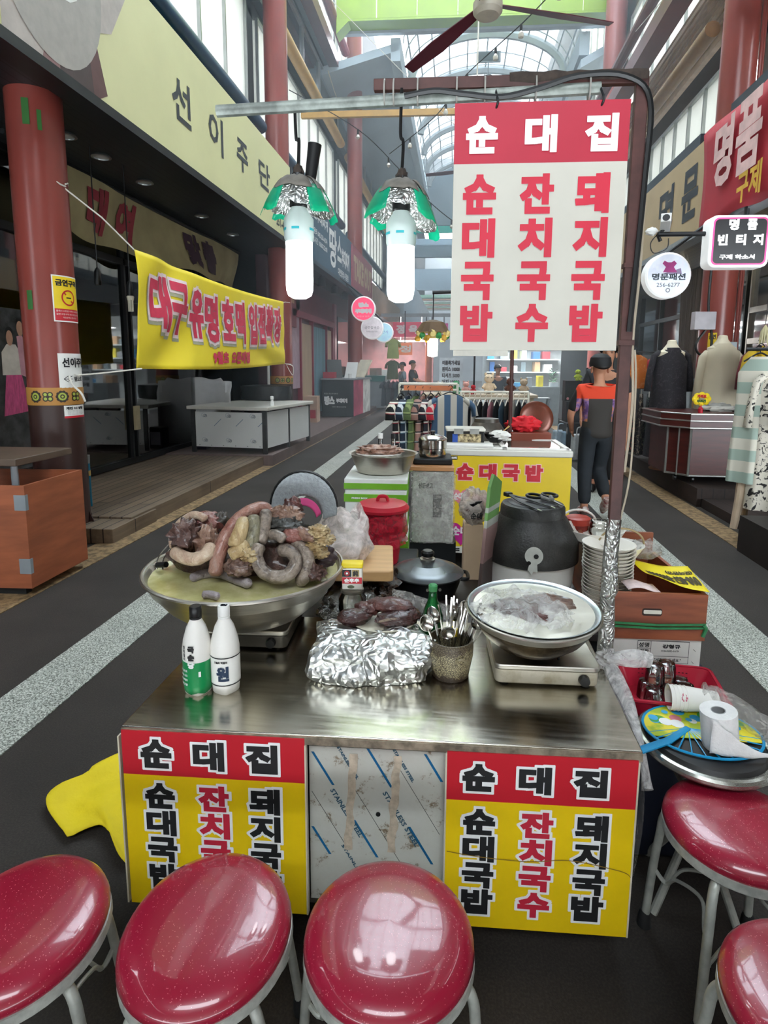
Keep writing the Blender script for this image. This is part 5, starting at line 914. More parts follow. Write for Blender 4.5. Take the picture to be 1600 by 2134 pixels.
# ---------------------------------------------------------------- work table behind the cart and what stands on it
t = thing('work_table', 'low dark work table behind the steel cart', 'table', (-.05, 3.2, 0), sy=1); part('tabletop', MB().box(-.62, .6, -.44, .42, .53, .56), M('table_dark', '2a2320', .5, 0, .3, 8), t, bevel=.004)
for x in (-.57, .55):
    for y in (-.4, .38): part('leg', MB().box(x - .02, x + .02, y - .02, y + .02, 0, .53), DARK, t)
KB = M('black_bag', '191410', .25, 0, .6, 20, 1, 40, col2='4a3322')
mb = MB(); mb.blob((-.37, 3.02, .63), (.15, .16, .09), .35, 3, 71, 40, 26); solo('black_bag', mb, KB, 'crinkled black bag of dried food under the cutting board', 'bag', ang=25)
mb = MB(); mb.blob((-.24, 2.82, .61), (.06, .06, .06), .4, 4, 74, 24, 18); solo('black_bag', mb, KB, 'small dark crinkled bag slumped in front of the cutting board', 'bag', ang=25)
solo('clear_wrap', MB().sheet(lambda u, v: Vector((-.22 + .24 * u, 2.74 + .1 * v, .66 - .07 * u + .03 * math.sin(pi * v) + .01 * noise.fractal(Vector((u * 6, v * 5, 3)), 1, 2, 4))), 20, 12), CLEARBAG, 'loose clear plastic wrap between the liver plate and the black pot', 'plastic sheet', ang=180)
t = thing('cutting_board', 'thick pale wooden cutting board under the white plastic bag', 'board', (-.405, 3.02, .715), .06); part('board', MB().prism(rrect(-.17, .17, -.16, .16, .02), 0, .04), M('board_wood', 'c39a68', .5, 0, .12, 3, stretch=(1, 9, 9)), t, bevel=.004)
def pbag(u, v):
    a = 2 * pi * u; n1 = noise.fractal(Vector((math.cos(a) * 2, math.sin(a) * 2, v * 3)), 1, 2, 4); r = (.09 + .03 * math.sin(pi * min(1, v * 1.2)) - .02 * v) * (1 + .22 * n1)
    return Vector((-.43 + r * math.cos(a), 2.96 + r * .75 * math.sin(a), .757 + .19 * v + .03 * math.sin(3 * a) * v * v))
solo('plastic_bag', MB().sheet(pbag, 48, 20), film('bag_white', 'f0e6e2', .75, .3, 18, .8), 'open whitish plastic bag standing on the cutting board', 'bag', ang=180)
solo('bag_contents', MB().blob((-.43, 2.96, .8), (.08, .06, .045), .3, 3, 5, 22, 14), M('paper_stack', 'd3ccc4', .7), 'pale crumpled paper inside the whitish plastic bag', 'paper', ang=70)
t = thing('black_pot', 'black two-handled pot with a domed glass-knobbed lid behind the liver plate', 'pot', (-.108, 3.24, .56)); PB = M('pot_black', '17181a', .3, .2, .2, 12)
part('pot', MB().shell([(.1, 0), (.12, .006), (.136, .05), (.138, .085), (.142, .088)], .004, 44), PB, t); part('lid', MB().lathe([(.15, .084), (.152, .09), (.138, .1), (.11, .112), (.1, .112), (.075, .126), (.068, .126), (.03, .137), (0, .139)], 48), M('lid_grey', '5f6365', .25, .6, .15), t)
kn = part('lid_knob', MB().lathe([(.03, .137), (.032, .145), (.02, .15), (.018, .155)], 24), STEEL, t); sub_('knob_cap', MB().lathe([(.018, .153), (.027, .158), (.028, .172), (.02, .18), (0, .181)], 24), BLACK, kn)
for a in (-pi / 2, pi / 2): part('handle', MB().tube(spline([(.03 * c + .136 * math.sin(-a) * 1, .0 + .045 * c2, .075) for c, c2 in ((0, -1), (-math.sin(a), -.8), (-math.sin(a), .8), (0, 1))], 5), .008, 8), PB, t)
part('rivet', MB(TR(.0, -.137, .06)).lathe([(.006, -.004), (.006, 0)], 10, ax='Y'), STEEL, t); part('rivet', MB(TR(.05, -.128, .06)).lathe([(.006, -.004), (.006, 0)], 10, ax='Y'), STEEL, t)
t = thing('white_tub', 'white plastic tub under the upturned black cauldron', 'tub', (.31, 3.2, .56)); part('tub', MB().shell([(.14, 0), (.155, .01), (.17, .1), (.176, .17), (.18, .178)], .005, 44), PLW, t)
t = thing('cauldron', 'black steel cauldron turned upside down on the white tub', 'cauldron', (.312, 3.2, .735)); CB = M('cauldron_black', '2b2b2a', .42, .35, .35, 6, .25, 120, col2='454441')
part('shell', MB().lathe([(.178, 0), (.186, .004), (.186, .02), (.184, .08), (.135, .172), (.131, .177), (.128, .18), (.127, .212), (.12, .223), (.115, .224), (0, .225)], 56), CB, t)
part('base_plate', MB().lathe([(0, .2265), (.095, .2265), (.097, .225)], 40), M('plate_grey', '57585a', .4, .5, .2), t); f = lambda u, v, w=0: cyl(0, 0, .186 + w - max(0, v - .08) * .53, -.12)(u, v); mb = MB(); flat(mb, f, circ(0, .062, .034, 26), .002, 0); flat(mb, f, [(-.014, .04), (.012, .04), (.015, .0), (-.022, .005)], .003, 0); flat(mb, f, [(-.018, .006), (.0, .004), (-.006, -.012), (-.012, -.004)], .003, 0); flat(mb, f, circ(.008, .062, .009, 16), .004, 1); flat(mb, f, circ(-.018, .035, .008, 10), .004, 1)
part('worn_label', mb, [M('label_grey', 'b9bab2', .5, 0, .08, 30), BLACK], t)
t = thing('tongs', 'black kitchen tongs lying on the upturned cauldron', 'tongs', (.27, 3.17, .9625), R(24)); part('arm', MB().tube([(-.0, .1, .014), (-.012, .0, .006), (-.012, -.12, .004)], [.009, .008, .007], 6, flat=.4), BLACK, t); part('arm', MB().tube([(.0, .1, .014), (.04, .02, .008), (.062, -.1, .004)], [.009, .008, .007], 6, flat=.4), BLACK, t); part('joint', MB().cbox((0, .11, .013), (.03, .03, .018)), BLACK, t, bevel=.004)
for x, y in ((-.012, -.132), (.064, -.112)): part('tip', MB().tube([(x, y + .014, .004), (x + .001, y - .012, .003)], [.006, .003], 6, flat=.5), STEELW, t)
t = thing('scissors', 'black-handled kitchen scissors lying beside the tongs', 'scissors', (.385, 3.2, .9625), R(18))
for sx in (-1, 1):
    part('handle_loop', MB().tube([(sx * .035 + .026 * math.cos(a * pi / 10) * 1.1, .075 + .036 * math.sin(a * pi / 10), .012) for a in range(20)], .006, 8, closed=True), BLACK, t); part('handle_arm', MB().tube([(sx * .022, .045, .012), (sx * .006, .0, .01)], [.009, .008], 8), M('grey_grip', '7b7b79', .5), t)
    part('blade', MB().prism([(sx * .012, .01), (sx * -.002, .012), (-sx * .008, -.085), (-sx * .004, -.09)], .006 + .002 * sx, .009 + .002 * sx), STEELW, t)
t = thing('corrugated_sign', 'narrow green and grey banded panel leaning against the cauldron', 'board', (.105, 3.0, .56), R(64), rx=R(4)); mb = MB()
for i, (a, b) in enumerate(((0, .2), (.2, .34), (.34, .37), (.37, .40), (.40, .42), (.42, .50))): mb.box(-.03, .1, -.006, .006, a, b, (0, 1, 2, 3, 2, 3)[i] if i else 0)
mb.add([(-.03, -.006, .5), (.1, -.006, .5), (.1, .006, .5), (-.03, .006, .5), (.0, -.006, .545), (.0, .006, .545)], [(0, 1, 4), (3, 5, 2), (1, 2, 5, 4), (0, 4, 5, 3)], 3)
part('panel', mb, [M('panel_dark', '4a3b38', .5), M('panel_mauve', '8d6f6c', .5), M('panel_grey', '9fa39a', .5), M('panel_green', '5f8a4a', .5)], t)
solo('paper_carton', MB().box(.04, .125, 3.44, 3.53, .56, .815), M('carton_beige', 'c9ae90', .7, 0, .08, 5), 'tall beige paper carton with faded marks behind the black pot lid', 'carton', bevel=.004)
t = thing('takeaway_bag', 'knotted printed plastic bag of dark food sitting on the beige carton', 'bag', (.085, 3.47, .82)); part('food', MB().blob((0, 0, .055), (.05, .045, .045), .3, 3, 8, 22, 14), LIV, t); part('bag', MB().blob((0, 0, .075), (.066, .055, .08), .3, 2.5, 81, 30, 22), film('bag_food', 'e6dcd2', .55, .25, 20, .9), t, ang=180)
mb = MB(); F = front(0, -.062, 0); flat(mb, F, [(-.025, .095), (.02, .1), (.03, .112), (.0, .108), (-.01, .085), (-.02, .09)]); text(mb, F, '순대', -.02, .03, .03, .06, .001, .002); part('print', mb, BLACKT, t)
# right: boxes, bowls, basket, fan table
NAVYP = M('navy_plastic', '131b2e', .45, 0, .15)
solo('navy_crate', MB().box(.53, .88, 2.64, 3.12, 0, .455), NAVYP, 'dark navy crate under the taped document box', 'crate', bevel=.01); solo('navy_crate', MB().box(.54, .82, 2.28, 2.63, 0, .425), NAVYP, 'dark navy crate under the red glass basket', 'crate', bevel=.01)
t = thing('paper_box', 'white carton printed with a name and address form under the burnt wooden box', 'carton', (.69, 2.9, .457), fy=-.2); part('carton', MB().box(-.155, .155, -.2, .2, 0, .115), M('carton_white', 'd6d3cc', .7, 0, .05), t, bevel=.003); F = front(0, -.2, 0); mb = MB()
for a, b, c, d in ((-.06, .115, .105, .107), (-.06, .115, .05, .0515), (-.15, .115, .025, .0265), (-.06, -.0585, .05, .107), (-.015, -.0135, .025, .107), (.113, .1145, .025, .107), (-.06, -.015, .078, .0795)): flat(mb, F, [(a, c), (b, c), (b, d), (a, d)])
text(mb, F, '성명', -.056, .082, -.02, .1, .0006); text(mb, F, '전화', -.05, .064, -.02, .075, .0004); text(mb, F, '번호', -.05, .052, -.02, .062, .0004); text(mb, F, '강형규', .025, .08, .085, .095, .001); text(mb, F, '010-5282-1679', .022, .068, .08, .074, .0002); text(mb, F, '"세척 후 드세요."', .0, .031, .09, .044, .0003)
flat(mb, F, [(.128, .08), (.136, .072), (.137, .073), (.129, .081)]); flat(mb, F, [(.125, .035), (.133, .027), (.134, .028), (.126, .036)]); part('lettering', mb, BLACKT, t)
BWOOD = M('burnt_red_wood', '84422a', .45, 0, .3, 3, stretch=(1, 1, 7), col2='9c5636')
t = thing('wooden_box', 'reddish wooden box with a scorched hand slot holding the white bowls', 'box', (.69, 2.9, .572), fy=-.21)
part('front_panel', MB().box(-.16, .16, -.21, -.196, 0, .165), BWOOD, t); part('back_panel', MB().box(-.16, .16, .28, .294, 0, .24), BWOOD, t); part('side_panel', MB().box(.146, .16, -.196, .28, 0, .165), BWOOD, t); part('side_panel', MB().add([(-.16, -.196, 0), (-.146, -.196, 0), (-.146, .28, 0), (-.16, .28, 0), (-.16, -.196, .17), (-.146, -.196, .17), (-.146, .28, .26), (-.16, .28, .26)], [(0, 3, 2, 1), (4, 5, 6, 7), (0, 1, 5, 4), (2, 3, 7, 6), (1, 2, 6, 5), (0, 4, 7, 3)]), BWOOD, t); part('floor_panel', MB().box(-.146, .146, -.196, .28, 0, .01), BWOOD, t)
F = front(0, -.2101, 0); mb = MB(); flat(mb, F, rrect(-.055, .012, .085, .112, .008), .0006, 1); flat(mb, F, rrect(-.05, .01, .092, .106, .004), .001, 0); part('hand_slot', mb, [M('slot_pale', 'd8d4c6', .6), M('scorch', '2a1712', .7)], t)
for z in (.042, .054): part('green_string', MB().tube([(-.16, -.213, z + .004), (0, -.2145, z), (.155, -.213, z + .006), (.163, -.2, z + .006), (.163, .28, z)], .0045, 6), M('string_green', '2a7a4a', .5, 0, .15, 40), t)
part('string_knot', MB().tube(spline([(.15, -.216, .06), (.157, -.219, .05), (.155, -.217, .035), (.15, -.216, .018)], 4), .006, 6), MATS['string_green'], t)
for i in range(18):
    z = .585 + i * .0135; s_ = .084 + .0005 * i
    l = 'white melamine bowl in the tall stack inside the wooden box' if i < 17 else 'topmost white melamine bowl of the tall stack'
    solo('bowl', MB(TR(.575 + .002 * math.sin(i), 2.93 - .0008 * i, z)).shell([(.045, 0), (.058, .004), (.074, .022), (s_, .038), (s_ + .003, .04)], .0045, 36), M('melamine', 'e9e4da', .3, 0, .03, 6), l, 'bowl', 'white melamine bowls stacked in the wooden box')
solo('serving_bowl', MB(TR(.56, 3.17, .8)).shell([(.06, 0), (.1, .02), (.12, .06)], .004, 32), M('melamine', 'e9e4da', .3), 'larger white bowl behind the bowl stack', 'bowl')
t = thing('sauce_bucket', 'red-lidded sauce jar with a white arched handle behind the cauldron', 'jar', (.525, 3.4, .77)); part('jar', MB().lathe([(.045, 0), (.05, .01), (.05, .06), (.045, .075)], 24), M('sauce_red', '7a1c14', .25, 0, .2), t); part('lid', MB().lathe([(.052, .07), (.053, .095), (.045, .1), (0, .1)], 24), M('lid_red', 'b03324', .4), t); part('handle', MB().tube([(.075 * math.cos(a * pi / 12), .0, .075 + .055 * math.sin(a * pi / 12)) for a in range(13)], .005, 8), PLW, t)
t = thing('empty_jar', 'ridged clear plastic jar with red remains behind the foil-wrapped post', 'jar', (.6, 3.32, .77)); part('jar', MB().shell([(.036, 0), (.042, .006), (.042, .07), (.037, .078), (.039, .084), (.037, .09), (.039, .096), (.037, .1)], .002, 24), GLJ, t); part('sauce', MB().lathe([(0, .004), (.04, .006), (.04, .026), (0, .024)], 20), MATS['sauce_red'], t)
t = thing('bail_handle_bowl', 'small tub with a raised wire handle behind the bowl stack', 'tub', (.64, 3.06, .79)); part('tub', MB().shell([(.06, 0), (.085, .04)], .003, 28), PLW, t); part('handle', MB().tube([(.085 * math.cos(a * pi / 14), .0, .04 + .06 * math.sin(a * pi / 14)) for a in range(15)], .004, 8), M('brass_wire', 'a08c68', .35, .7), t)
solo('plastic_bag', MB().blob((.73, 3.08, .8), (.07, .05, .035), .3, 4, 77, 26, 18), CLEARBAG, 'crumpled clear bag behind the yellow number sheet', 'bag', ang=180)
solo('flower_paper', MB().sheet(lambda u, v: Vector((.6 + .11 * u, 2.715 + .08 * v, .742 + .008 * math.sin(u * 5))), 8, 4), M('paper_rose', 'e3cdcb', .7, 0, .12, 60), 'pink-flowered paper lying on the front edge of the wooden box', 'paper', solid=.001, ang=180)
t = thing('number_sheet', 'curled yellow sheet printed with an upside-down phone number on the wooden box', 'sheet', (.755, 2.86, .745))
def ysh(u, v): return Vector((-.06 + .16 * u + .05 * (1 - v) * (u - .2), .13 - .2 * v - .1 * u * v * .6, .012 + .006 * math.sin(5 * u + 2) + .03 * (1 - u) * (v - .4) ** 2 * 2 - .01 * u))
part('sheet', MB().sheet(ysh, 16, 16), M('sheet_yellow', 'f2dc1a', .5, 0, .03), t, solid=.001, ang=180); fy = lambda a, b, w=0: ysh(1 - a, b) + Vector((0, 0, w + .002)); fz = lambda a, b, w=0: ysh(a, 1 - b) + Vector((0, 0, w + .002))
mb = MB(); gz = lambda a, b, w=0: ysh(.97 - .94 * a, .22 + .62 * b) + Vector((0, 0, w + .0025)); text(mb, gz, '010-057-8633807', .0, .38, 1, .95, .012, 0, 0, cut=.08); text(mb, gz, '(문의환영)', .0, .0, .5, .25, .008, 0, 0, cut=.08); part('lettering', mb, M('ink_olive', '3b3410', .6), t)
t = thing('glass_basket', 'red plastic basket of upturned drinking glasses beside the cart', 'basket', (.695, 2.455, .43), -.12, sy=1); RP = M('basket_red', 'b81f38', .35, 0, .06)
o_ = rrect(-.145, .145, -.17, .17, .03); i_ = rrect(-.115, .115, -.14, .14, .025); n = len(o_); mb = MB(); mb.add([(x, y, .075) for x, y in o_] + [(x, y, 0) for x, y in i_] + [(x * .965, y * .965, .075) for x, y in o_] + [(x * .96, y * .96, .005) for x, y in i_], [(n + i, n + (i + 1) % n, (i + 1) % n, i) for i in range(n)] + [(2 * n + i, 2 * n + (i + 1) % n, 3 * n + (i + 1) % n, 3 * n + i) for i in range(n)] + [(i, (i + 1) % n, 2 * n + (i + 1) % n, 2 * n + i) for i in range(n)] + [tuple(range(2 * n - 1, n - 1, -1)), tuple(range(3 * n, 4 * n))])
part('tray', mb, RP, t); part('rim', MB().tube([(x, y, .076) for x, y in o_], .006, 6, closed=True), RP, t); mb = MB()
for i in range(14):
    for j in range(4):
        k_ = .2 + j * .18; y = -(.141 + .029 * k_); x = -.075 + i * .0115; mb.cbox((x, y - .0012, .075 * k_), (.006, .002, .008)); mb.cbox((x, -y - .005, .075 * k_), (.006, .003, .008))
        if i < 12: mb.cbox((-(.116 + .03 * k_) - .0012, -.09 + i * .015, .075 * k_), (.002, .008, .008))
part('slots', mb, M('slot_dark', '4a0d18', .6), t); GLG = glassy('tumbler_glass', (.95, .95, .94), .01, .93)
gl = [(-.06, .04, 0), (-.01, .06, 0), (-.055, -.03, 0), (-.0, 0, 0), (.05, .07, 0), (.055, .02, 0), (-.04, .03, .062), (.0, .05, .062)]
for i, (x, y, z) in enumerate(gl):
    q = ('at the back left corner of the red basket', 'at the back middle of the red basket', 'nearest the front left of the red basket', 'in the centre of the red basket', 'at the back right of the red basket', 'holding dark dregs at the right of the red basket', 'stacked on top at the left of the red basket', 'stacked on top at the back of the red basket')[i]
    solo('drinking_glass', MB(TR(.695 + x, 2.455 + y, .437 + z)).lathe([(.03, 0), (.0275, .045), (.024, .056), (.014, .06), (0, .06)], 24).lathe([(.028, .001), (.0255, .044), (.02, .052), (0, .052)], 24), GLG, 'upturned drinking glass ' + q, 'glass', 'drinking glasses in the red basket')
solo('brown_lid', MB(TR(.745, 2.4, .475, rx=.3)).lathe([(0, 0), (.04, 0), (.045, .008), (0, .01)], 24), M('lid_brown', '3b1712', .3), 'dark brown lid lying in the red basket', 'lid')
t = thing('side_table', 'round stool with a black top and chrome ring used as a side table', 'table', (.70, 2.115, 0)); part('top_pad', MB().lathe([(.15, .47), (.153, .48), (.145, .49), (0, .492)], 44), M('pad_black', '1c1a19', .5, 0, .2), t); part('chrome_ring', MB().tube([(.162 * math.cos(a * pi / 24), .162 * math.sin(a * pi / 24), .472) for a in range(48)], .013, 10, closed=True), M('chrome', 'a7a79f', .25, .8, .2, 30), t)
for q in range(4): a = .5 + q * pi / 2; part('leg', MB().tube([(.13 * math.cos(a), .13 * math.sin(a), .465), (.02 * math.cos(a), .02 * math.sin(a), .3), (-.15 * math.cos(a), -.15 * math.sin(a), .0)], .011, 10), LEGP, t)
t = thing('hand_fan', 'round paddle fan with blue ribs and a bright green-yellow picture, lying on the side table', 'fan', (.70, 2.12, .494), R(-2)); t.scale = (1.12, 1.12, 1); FB = M('fan_blue', '1590c4', .3, 0, .05)
part('picture', MB().prism([(.135 * math.cos(a * pi / 24), .02 + .105 * math.sin(a * pi / 24)) for a in range(-3, 28)], .001, .003), M('fan_lime', 'b7cf2a', .45, 0, .2, 14, col2='e6d62f', thr=(.45, .55)), t); FT = plane((0, 0, .0032), (1, 0, 0), (0, 1, 0)); mb = MB()
random.seed(5)
for i in range(26): a = random.uniform(.2, 2.9); r = random.uniform(.3, .9); flat(mb, FT, circ(.13 * r * math.cos(a), .02 + .1 * r * math.sin(a), random.uniform(.008, .02), 12), .0002 + i * 2e-5, (0, 1, 0, 2, 0, 3)[i % 6])
part('printed_blobs', mb, [M('fan_sky', '35a5d8', .45), M('fan_green', '3f9a3a', .45), M('fan_pink', 'd9808a', .45), WHITET], t)
part('frame', MB().tube([(.137 * math.cos(a * pi / 24), .015 + .107 * math.sin(a * pi / 24), .002) for a in range(48)], .0035, 6, closed=True), FB, t)
for i in range(13): a = pi + .2 + i * (pi - .4) / 12; part('rib', MB().tube([(-.03, .02, .002), (.136 * math.cos(a), .015 + .106 * math.sin(a), .002)], .0018, 5), FB, t)
part('handle', MB().tube([(-.03, .02, .003), (-.1, -.04, .004), (-.24, -.12, .006)], [.008, .011, .012], 8, flat=.45), FB, t)
t = thing('paper_cups', 'lying stack of flower-printed paper cups on the side table', 'cups', (.7, 2.27, .535), R(-6)); mb = MB()
for i in range(5): mb.lathe([(.028, .03 + i * .011), (.0355, -.055 + i * .011), (.037, -.056 + i * .011), (.037, -.059 + i * .011), (.034, -.059 + i * .011), (.027, .026 + i * .011), (0, .026 + i * .011)], 28, ax='X')
part('cups', mb, PLW, t); mb = MB()
for i in range(7): a = i * 2 * pi / 7; flat(mb, lambda u, v, w=0: Vector((u, -math.sqrt(max(0, .0345 ** 2 - v * v)) - w, v)), circ(-.025 + .007 * math.cos(a), .018 + .007 * math.sin(a), .003, 8), .001)
part('flower_print', mb, M('print_pinkred', 'c56a7c', .5), t)
solo('plastic_sleeve', MB().tube(spline([(.74, 2.21, .54), (.8, 2.18, .53), (.85, 2.13, .51), (.89, 2.06, .49), (.89, 2.02, .47)], 7), [.038 + .01 * noise.noise((i * .7, 1, 0)) for i in range(29)], 14), CLEARBAG, 'empty clear sleeve trailing from the paper cups over the table edge', 'plastic sheet', ang=180)
t = thing('paper_roll', 'white paper roll with its sheet pulled loose on the side table', 'paper roll', (.725, 2.06, .497)); PT = M('tissue', 'e6e4e2', .8, 0, .04, 40, .3, 120)
part('roll', MB(TR(ry=R(-8))).lathe([(.018, .0), (.045, .0), (.045, .1), (.018, .1), (.018, 0)], 32), PT, t); part('core', MB(TR(ry=R(-8))).shell([(.017, .002), (.0175, .1)], .002, 24), M('core_grey', '9a9a9a', .7), t)
part('loose_sheet', MB().sheet(lambda u, v: Vector((-.05 + .12 * u + .1 * u * u * (1 - v), -.045 - .012 * math.sin(u * 3), .004 + (.096 * (1 - u * .92)) * v + .002 * math.sin(u * 20))), 14, 8), PT, t, solid=.001, ang=180)
# ---------------------------------------------------------------- behind the cart: cool boxes, pail, freezer
GRB = M('box_green', '76b82e', .4, 0, .05)
def coolbox(x, y, z, w, d, h, label, lid=True):
    t = thing('foam_box', label, 'box', (x, y, z)); part('body', MB().box(-w / 2, w / 2, -d / 2, d / 2, 0, h * .8), M('foam_white', 'e8ece6', .6, 0, .03), t, bevel=.006)
    if lid: part('lid', MB().box(-w / 2 - .005, w / 2 + .005, -d / 2 - .005, d / 2 + .005, h * .8, h), M('foam_white', 'e8ece6', .6), t, bevel=.008)
    for a, b in ((h * .82, h * .92), (h * .6, h * .73), (.02, h * .13)): part('green_band', MB().box(-w / 2 - .0065, w / 2 + .0065, -d / 2 - .0065, d / 2 + .0065, a, b), GRB, t)
    mb = MB(); F = front(0, -d / 2 - .0066, 0); text(mb, F, 'FRESH BOX', -.15, h * .65, -.05, h * .68, .001); text(mb, F, 'FRESH BOX', .03, h * .65, .13, h * .68, .001); part('lettering', mb, WHITET, t); return t
coolbox(-.51, 5.25, .0, .4, .5, .44, 'white and green foam box at the bottom of the stack left of the pail'); coolbox(-.505, 5.2, .44, .385, .48, .37, 'white and green foam box on top of the stack, under the metal bowl')
t = thing('steel_basin', 'wide steel bowl on the foam boxes piled with raw meat', 'basin', (-.475, 5.2, .81)); part('bowl', MB().shell([(.15, 0), (.17, .01), (.2, .08), (.215, .125), (.228, .13)], .004, 44), STEEL, t)
t = thing('meat_tray', 'white tray of pinkish intestines resting across the steel bowl', 'tray', (-.5, 5.15, .93)); part('tray', MB().lathe([(0, 0), (.12, 0), (.15, .012), (0, .014)], 28), PLW, t); part('intestines', MB().blob((0, 0, .03), (.14, .1, .035), .4, 4, 3, 34, 20), flesh('gut_raw', 'a0705e', 'c99a84', 'dcb8a2', 30), t)
for x, l, c in ((-.52, 'white-capped', WHITE), (-.43, 'black-capped', BLACK)): t = thing('sauce_bottle', '%s small bottle standing behind the steel bowl of intestines' % l, 'bottle', (x, 5.46, .81)); part('bottle', MB().lathe([(.03, 0), (.03, .1), (.015, .15), (.015, .2)], 16), GLJ, t); part('cap', MB().lathe([(.018, .2), (.018, .235), (0, .235)], 14), c, t)
solo('dark_crate', MB().box(-.56, -.2, 4.12, 4.5, 0, .42), DARK, 'dark crate holding up the red pail', 'crate', bevel=.01)
t = thing('red_pail', 'red lidded pail wrapped in a red plastic bag behind the cutting board', 'pail', (-.395, 4.3, .42)); part('pail', MB().lathe([(.085, 0), (.09, .01), (.12, .3), (.125, .31)], 36), M('pail_red', 'c11f33', .35, 0, .06), t); l_ = part('lid', MB().lathe([(.145, .3), (.147, .315), (.13, .335), (.06, .345), (0, .348)], 36), MATS['pail_red'], t); sub_('lid_handle', MB().tube(spline([(-.03, 0, .34), (-.02, 0, .37), (.02, 0, .37), (.03, 0, .34)], 4), .01, 8), MATS['pail_red'], l_)
part('red_bag', MB().sheet(lambda u, v: Vector(((.128 + .018 * noise.noise((math.cos(u * 2 * pi) * 3, math.sin(u * 2 * pi) * 3, v * 4)) + .012 * v) * math.cos(u * 2 * pi), (.128 + .018 * noise.noise((math.cos(u * 2 * pi) * 3, math.sin(u * 2 * pi) * 3, v * 4)) + .012 * v) * math.sin(u * 2 * pi), .3 - .19 * v + .02 * math.sin(u * 2 * pi + 1) * v)), 48, 14), film('red_film', 'd0223a', .8, .2, 18, 1), t, ang=180)
t = thing('wrapped_box', 'box wrapped in newsprint and plastic under a wooden plank', 'box', (-.16, 5.55, .3), fy=-.2); part('box', MB().box(-.14, .14, -.2, .2, 0, .5), M('newsprint', 'b9b9b2', .7, 0, .25, 22), t, bevel=.01); mb = MB(); F = front(0, -.201, 0); text(mb, F, '신문광고', -.1, .38, .0, .42, .002); flat(mb, F, [(.0, .18), (.06, .18), (.06, .34), (.0, .34)]); part('print', mb, M('print_dark', '4d4d4a', .6), t); part('plastic', MB().sheet(lambda u, v: Vector((-.15 + .3 * u, -.215 + .015 * noise.noise((u * 5, v * 5, 0)), .5 * v)), 16, 16), CLEARBAG, t, ang=180)
solo('dark_crate', MB().box(-.32, .0, 5.4, 5.9, 0, .295), DARK, 'dark crate under the newsprint-wrapped box', 'crate'); solo('wooden_plank', MB().box(-.34, -.02, 5.33, 5.75, .805, .83), M('plank_orange', 'c08a5c', .5), 'orange-brown plank laid over the newsprint-wrapped box', 'plank')
solo('portable_stove', MB().box(-.3, -.03, 5.45, 5.72, .83, .875), DARK, 'black gas ring under the steel steamer pot', 'stove', bevel=.01)
t = thing('steamer_pot', 'shiny steel steamer pot left of the black storage box', 'pot', (-.165, 5.6, .875)); part('pot', MB().lathe([(0, 0), (.09, 0), (.095, .01), (.095, .06), (.1, .065), (.1, .12), (.104, .123)], 32), STEELW, t); part('lid', MB().lathe([(.104, .124), (.09, .14), (.04, .158), (0, .16)], 32), STEELW, t); part('lid_knob', MB().lathe([(.012, .16), (.02, .18), (0, .183)], 14), BLACK, t); part('handle', MB().tube(spline([(-.1, -.02, .1), (-.125, -.02, .1), (-.125, .02, .1), (-.1, .02, .1)], 4), .005, 6), BLACK, t)
FZ = thing('chest_freezer', 'yellow-fronted chest freezer with a soup sign, glass lid and clutter on top', 'freezer', (.345, 6.1, 0), R(-2), fy=-.3); FY = M('freezer_yellow', 'e9cb2f', .35, 0, .04, 4)
part('cabinet', MB().box(-.475, .475, -.3, .32, .12, .86), M('freezer_side', 'd5d2c8', .4), FZ, bevel=.01); fp = part('front_panel', MB().box(-.474, .474, -.306, -.3, .135, .86), FY, FZ); part('rim', MB().prism(rrect(-.485, .485, -.315, .33, .03), .86, .905), M('rim_offwhite', 'dcdad0', .4, 0, .05), FZ, bevel=.008)
part('glass_lid', MB().box(.02, .44, -.24, .26, .905, .912), glassy('lid_glass', (.75, .8, .8), .04, .8), FZ); part('lid_frame', MB().box(-.46, .46, -.29, -.245, .905, .92).box(-.46, .46, .265, .31, .905, .92).box(.43, .47, -.29, .31, .905, .92).box(-.02, .02, -.29, .31, .905, .92), PLW, FZ, bevel=.004)
F = front(0, -.307, 0); mb = MB()
for i, c in enumerate('순대국밥'): x = -.345 + i * .165; text(mb, F, c, x - .006, .674, x + .131, .81, .0145, .001, 1); text(mb, F, c, x, .68, x + .125, .804, .008, .0025, 0)
part('lettering', mb, [M('soup_red', 'cc3340', .4), M('soup_pink', 'f0c2bd', .5)], fp); mb = MB(); flat(mb, F, [(-.455, .83), (-.34, .83), (-.34, .856), (-.455, .856)], .001, 0); flat(mb, F, [(-.452, .833), (-.432, .833), (-.432, .853), (-.452, .853)], .0015, 2); text(mb, F, '케이쓰리', -.425, .834, -.345, .852, .002, .002, 1); part('maker_plate', mb, [BLACKT, WHITET, RED], fp)
def heart(cx, cy, s_): return [(cx + s_ * math.sin(a) ** 3, cy + s_ * (.8125 * math.cos(a) - .3125 * math.cos(2 * a) - .125 * math.cos(3 * a) - .0625 * math.cos(4 * a))) for a in [2 * pi * i / 40 for i in range(40)]]
mb = MB(); flat(mb, F, heart(-.31, .555, .07), .001, 0); flat(mb, F, heart(-.17, .535, .06), .001, 0); flat(mb, F, heart(-.3, .28, .1), .001, 1); text(mb, F, '순대국', -.36, .53, -.26, .585, .002, .003, 2); text(mb, F, '순대', -.37, .26, -.25, .33, .003, .003, 2); part('heart_print', mb, [M('heart_pink', 'e08a96', .5), M('heart_magenta', 'c3288a', .5), WHITET], fp)
mb = MB(); mb.box(-.474, .474, -.309, -.3, .125, .175, 0)
for i in range(16): mb.box(-.46 + i * .058, -.425 + i * .058, -.311, -.308, .14, .15, 1); mb.box(-.46 + i * .058, -.425 + i * .058, -.311, -.308, .155, .163, 1)
part('vent_grille', mb, [PLW, BLACK], FZ)
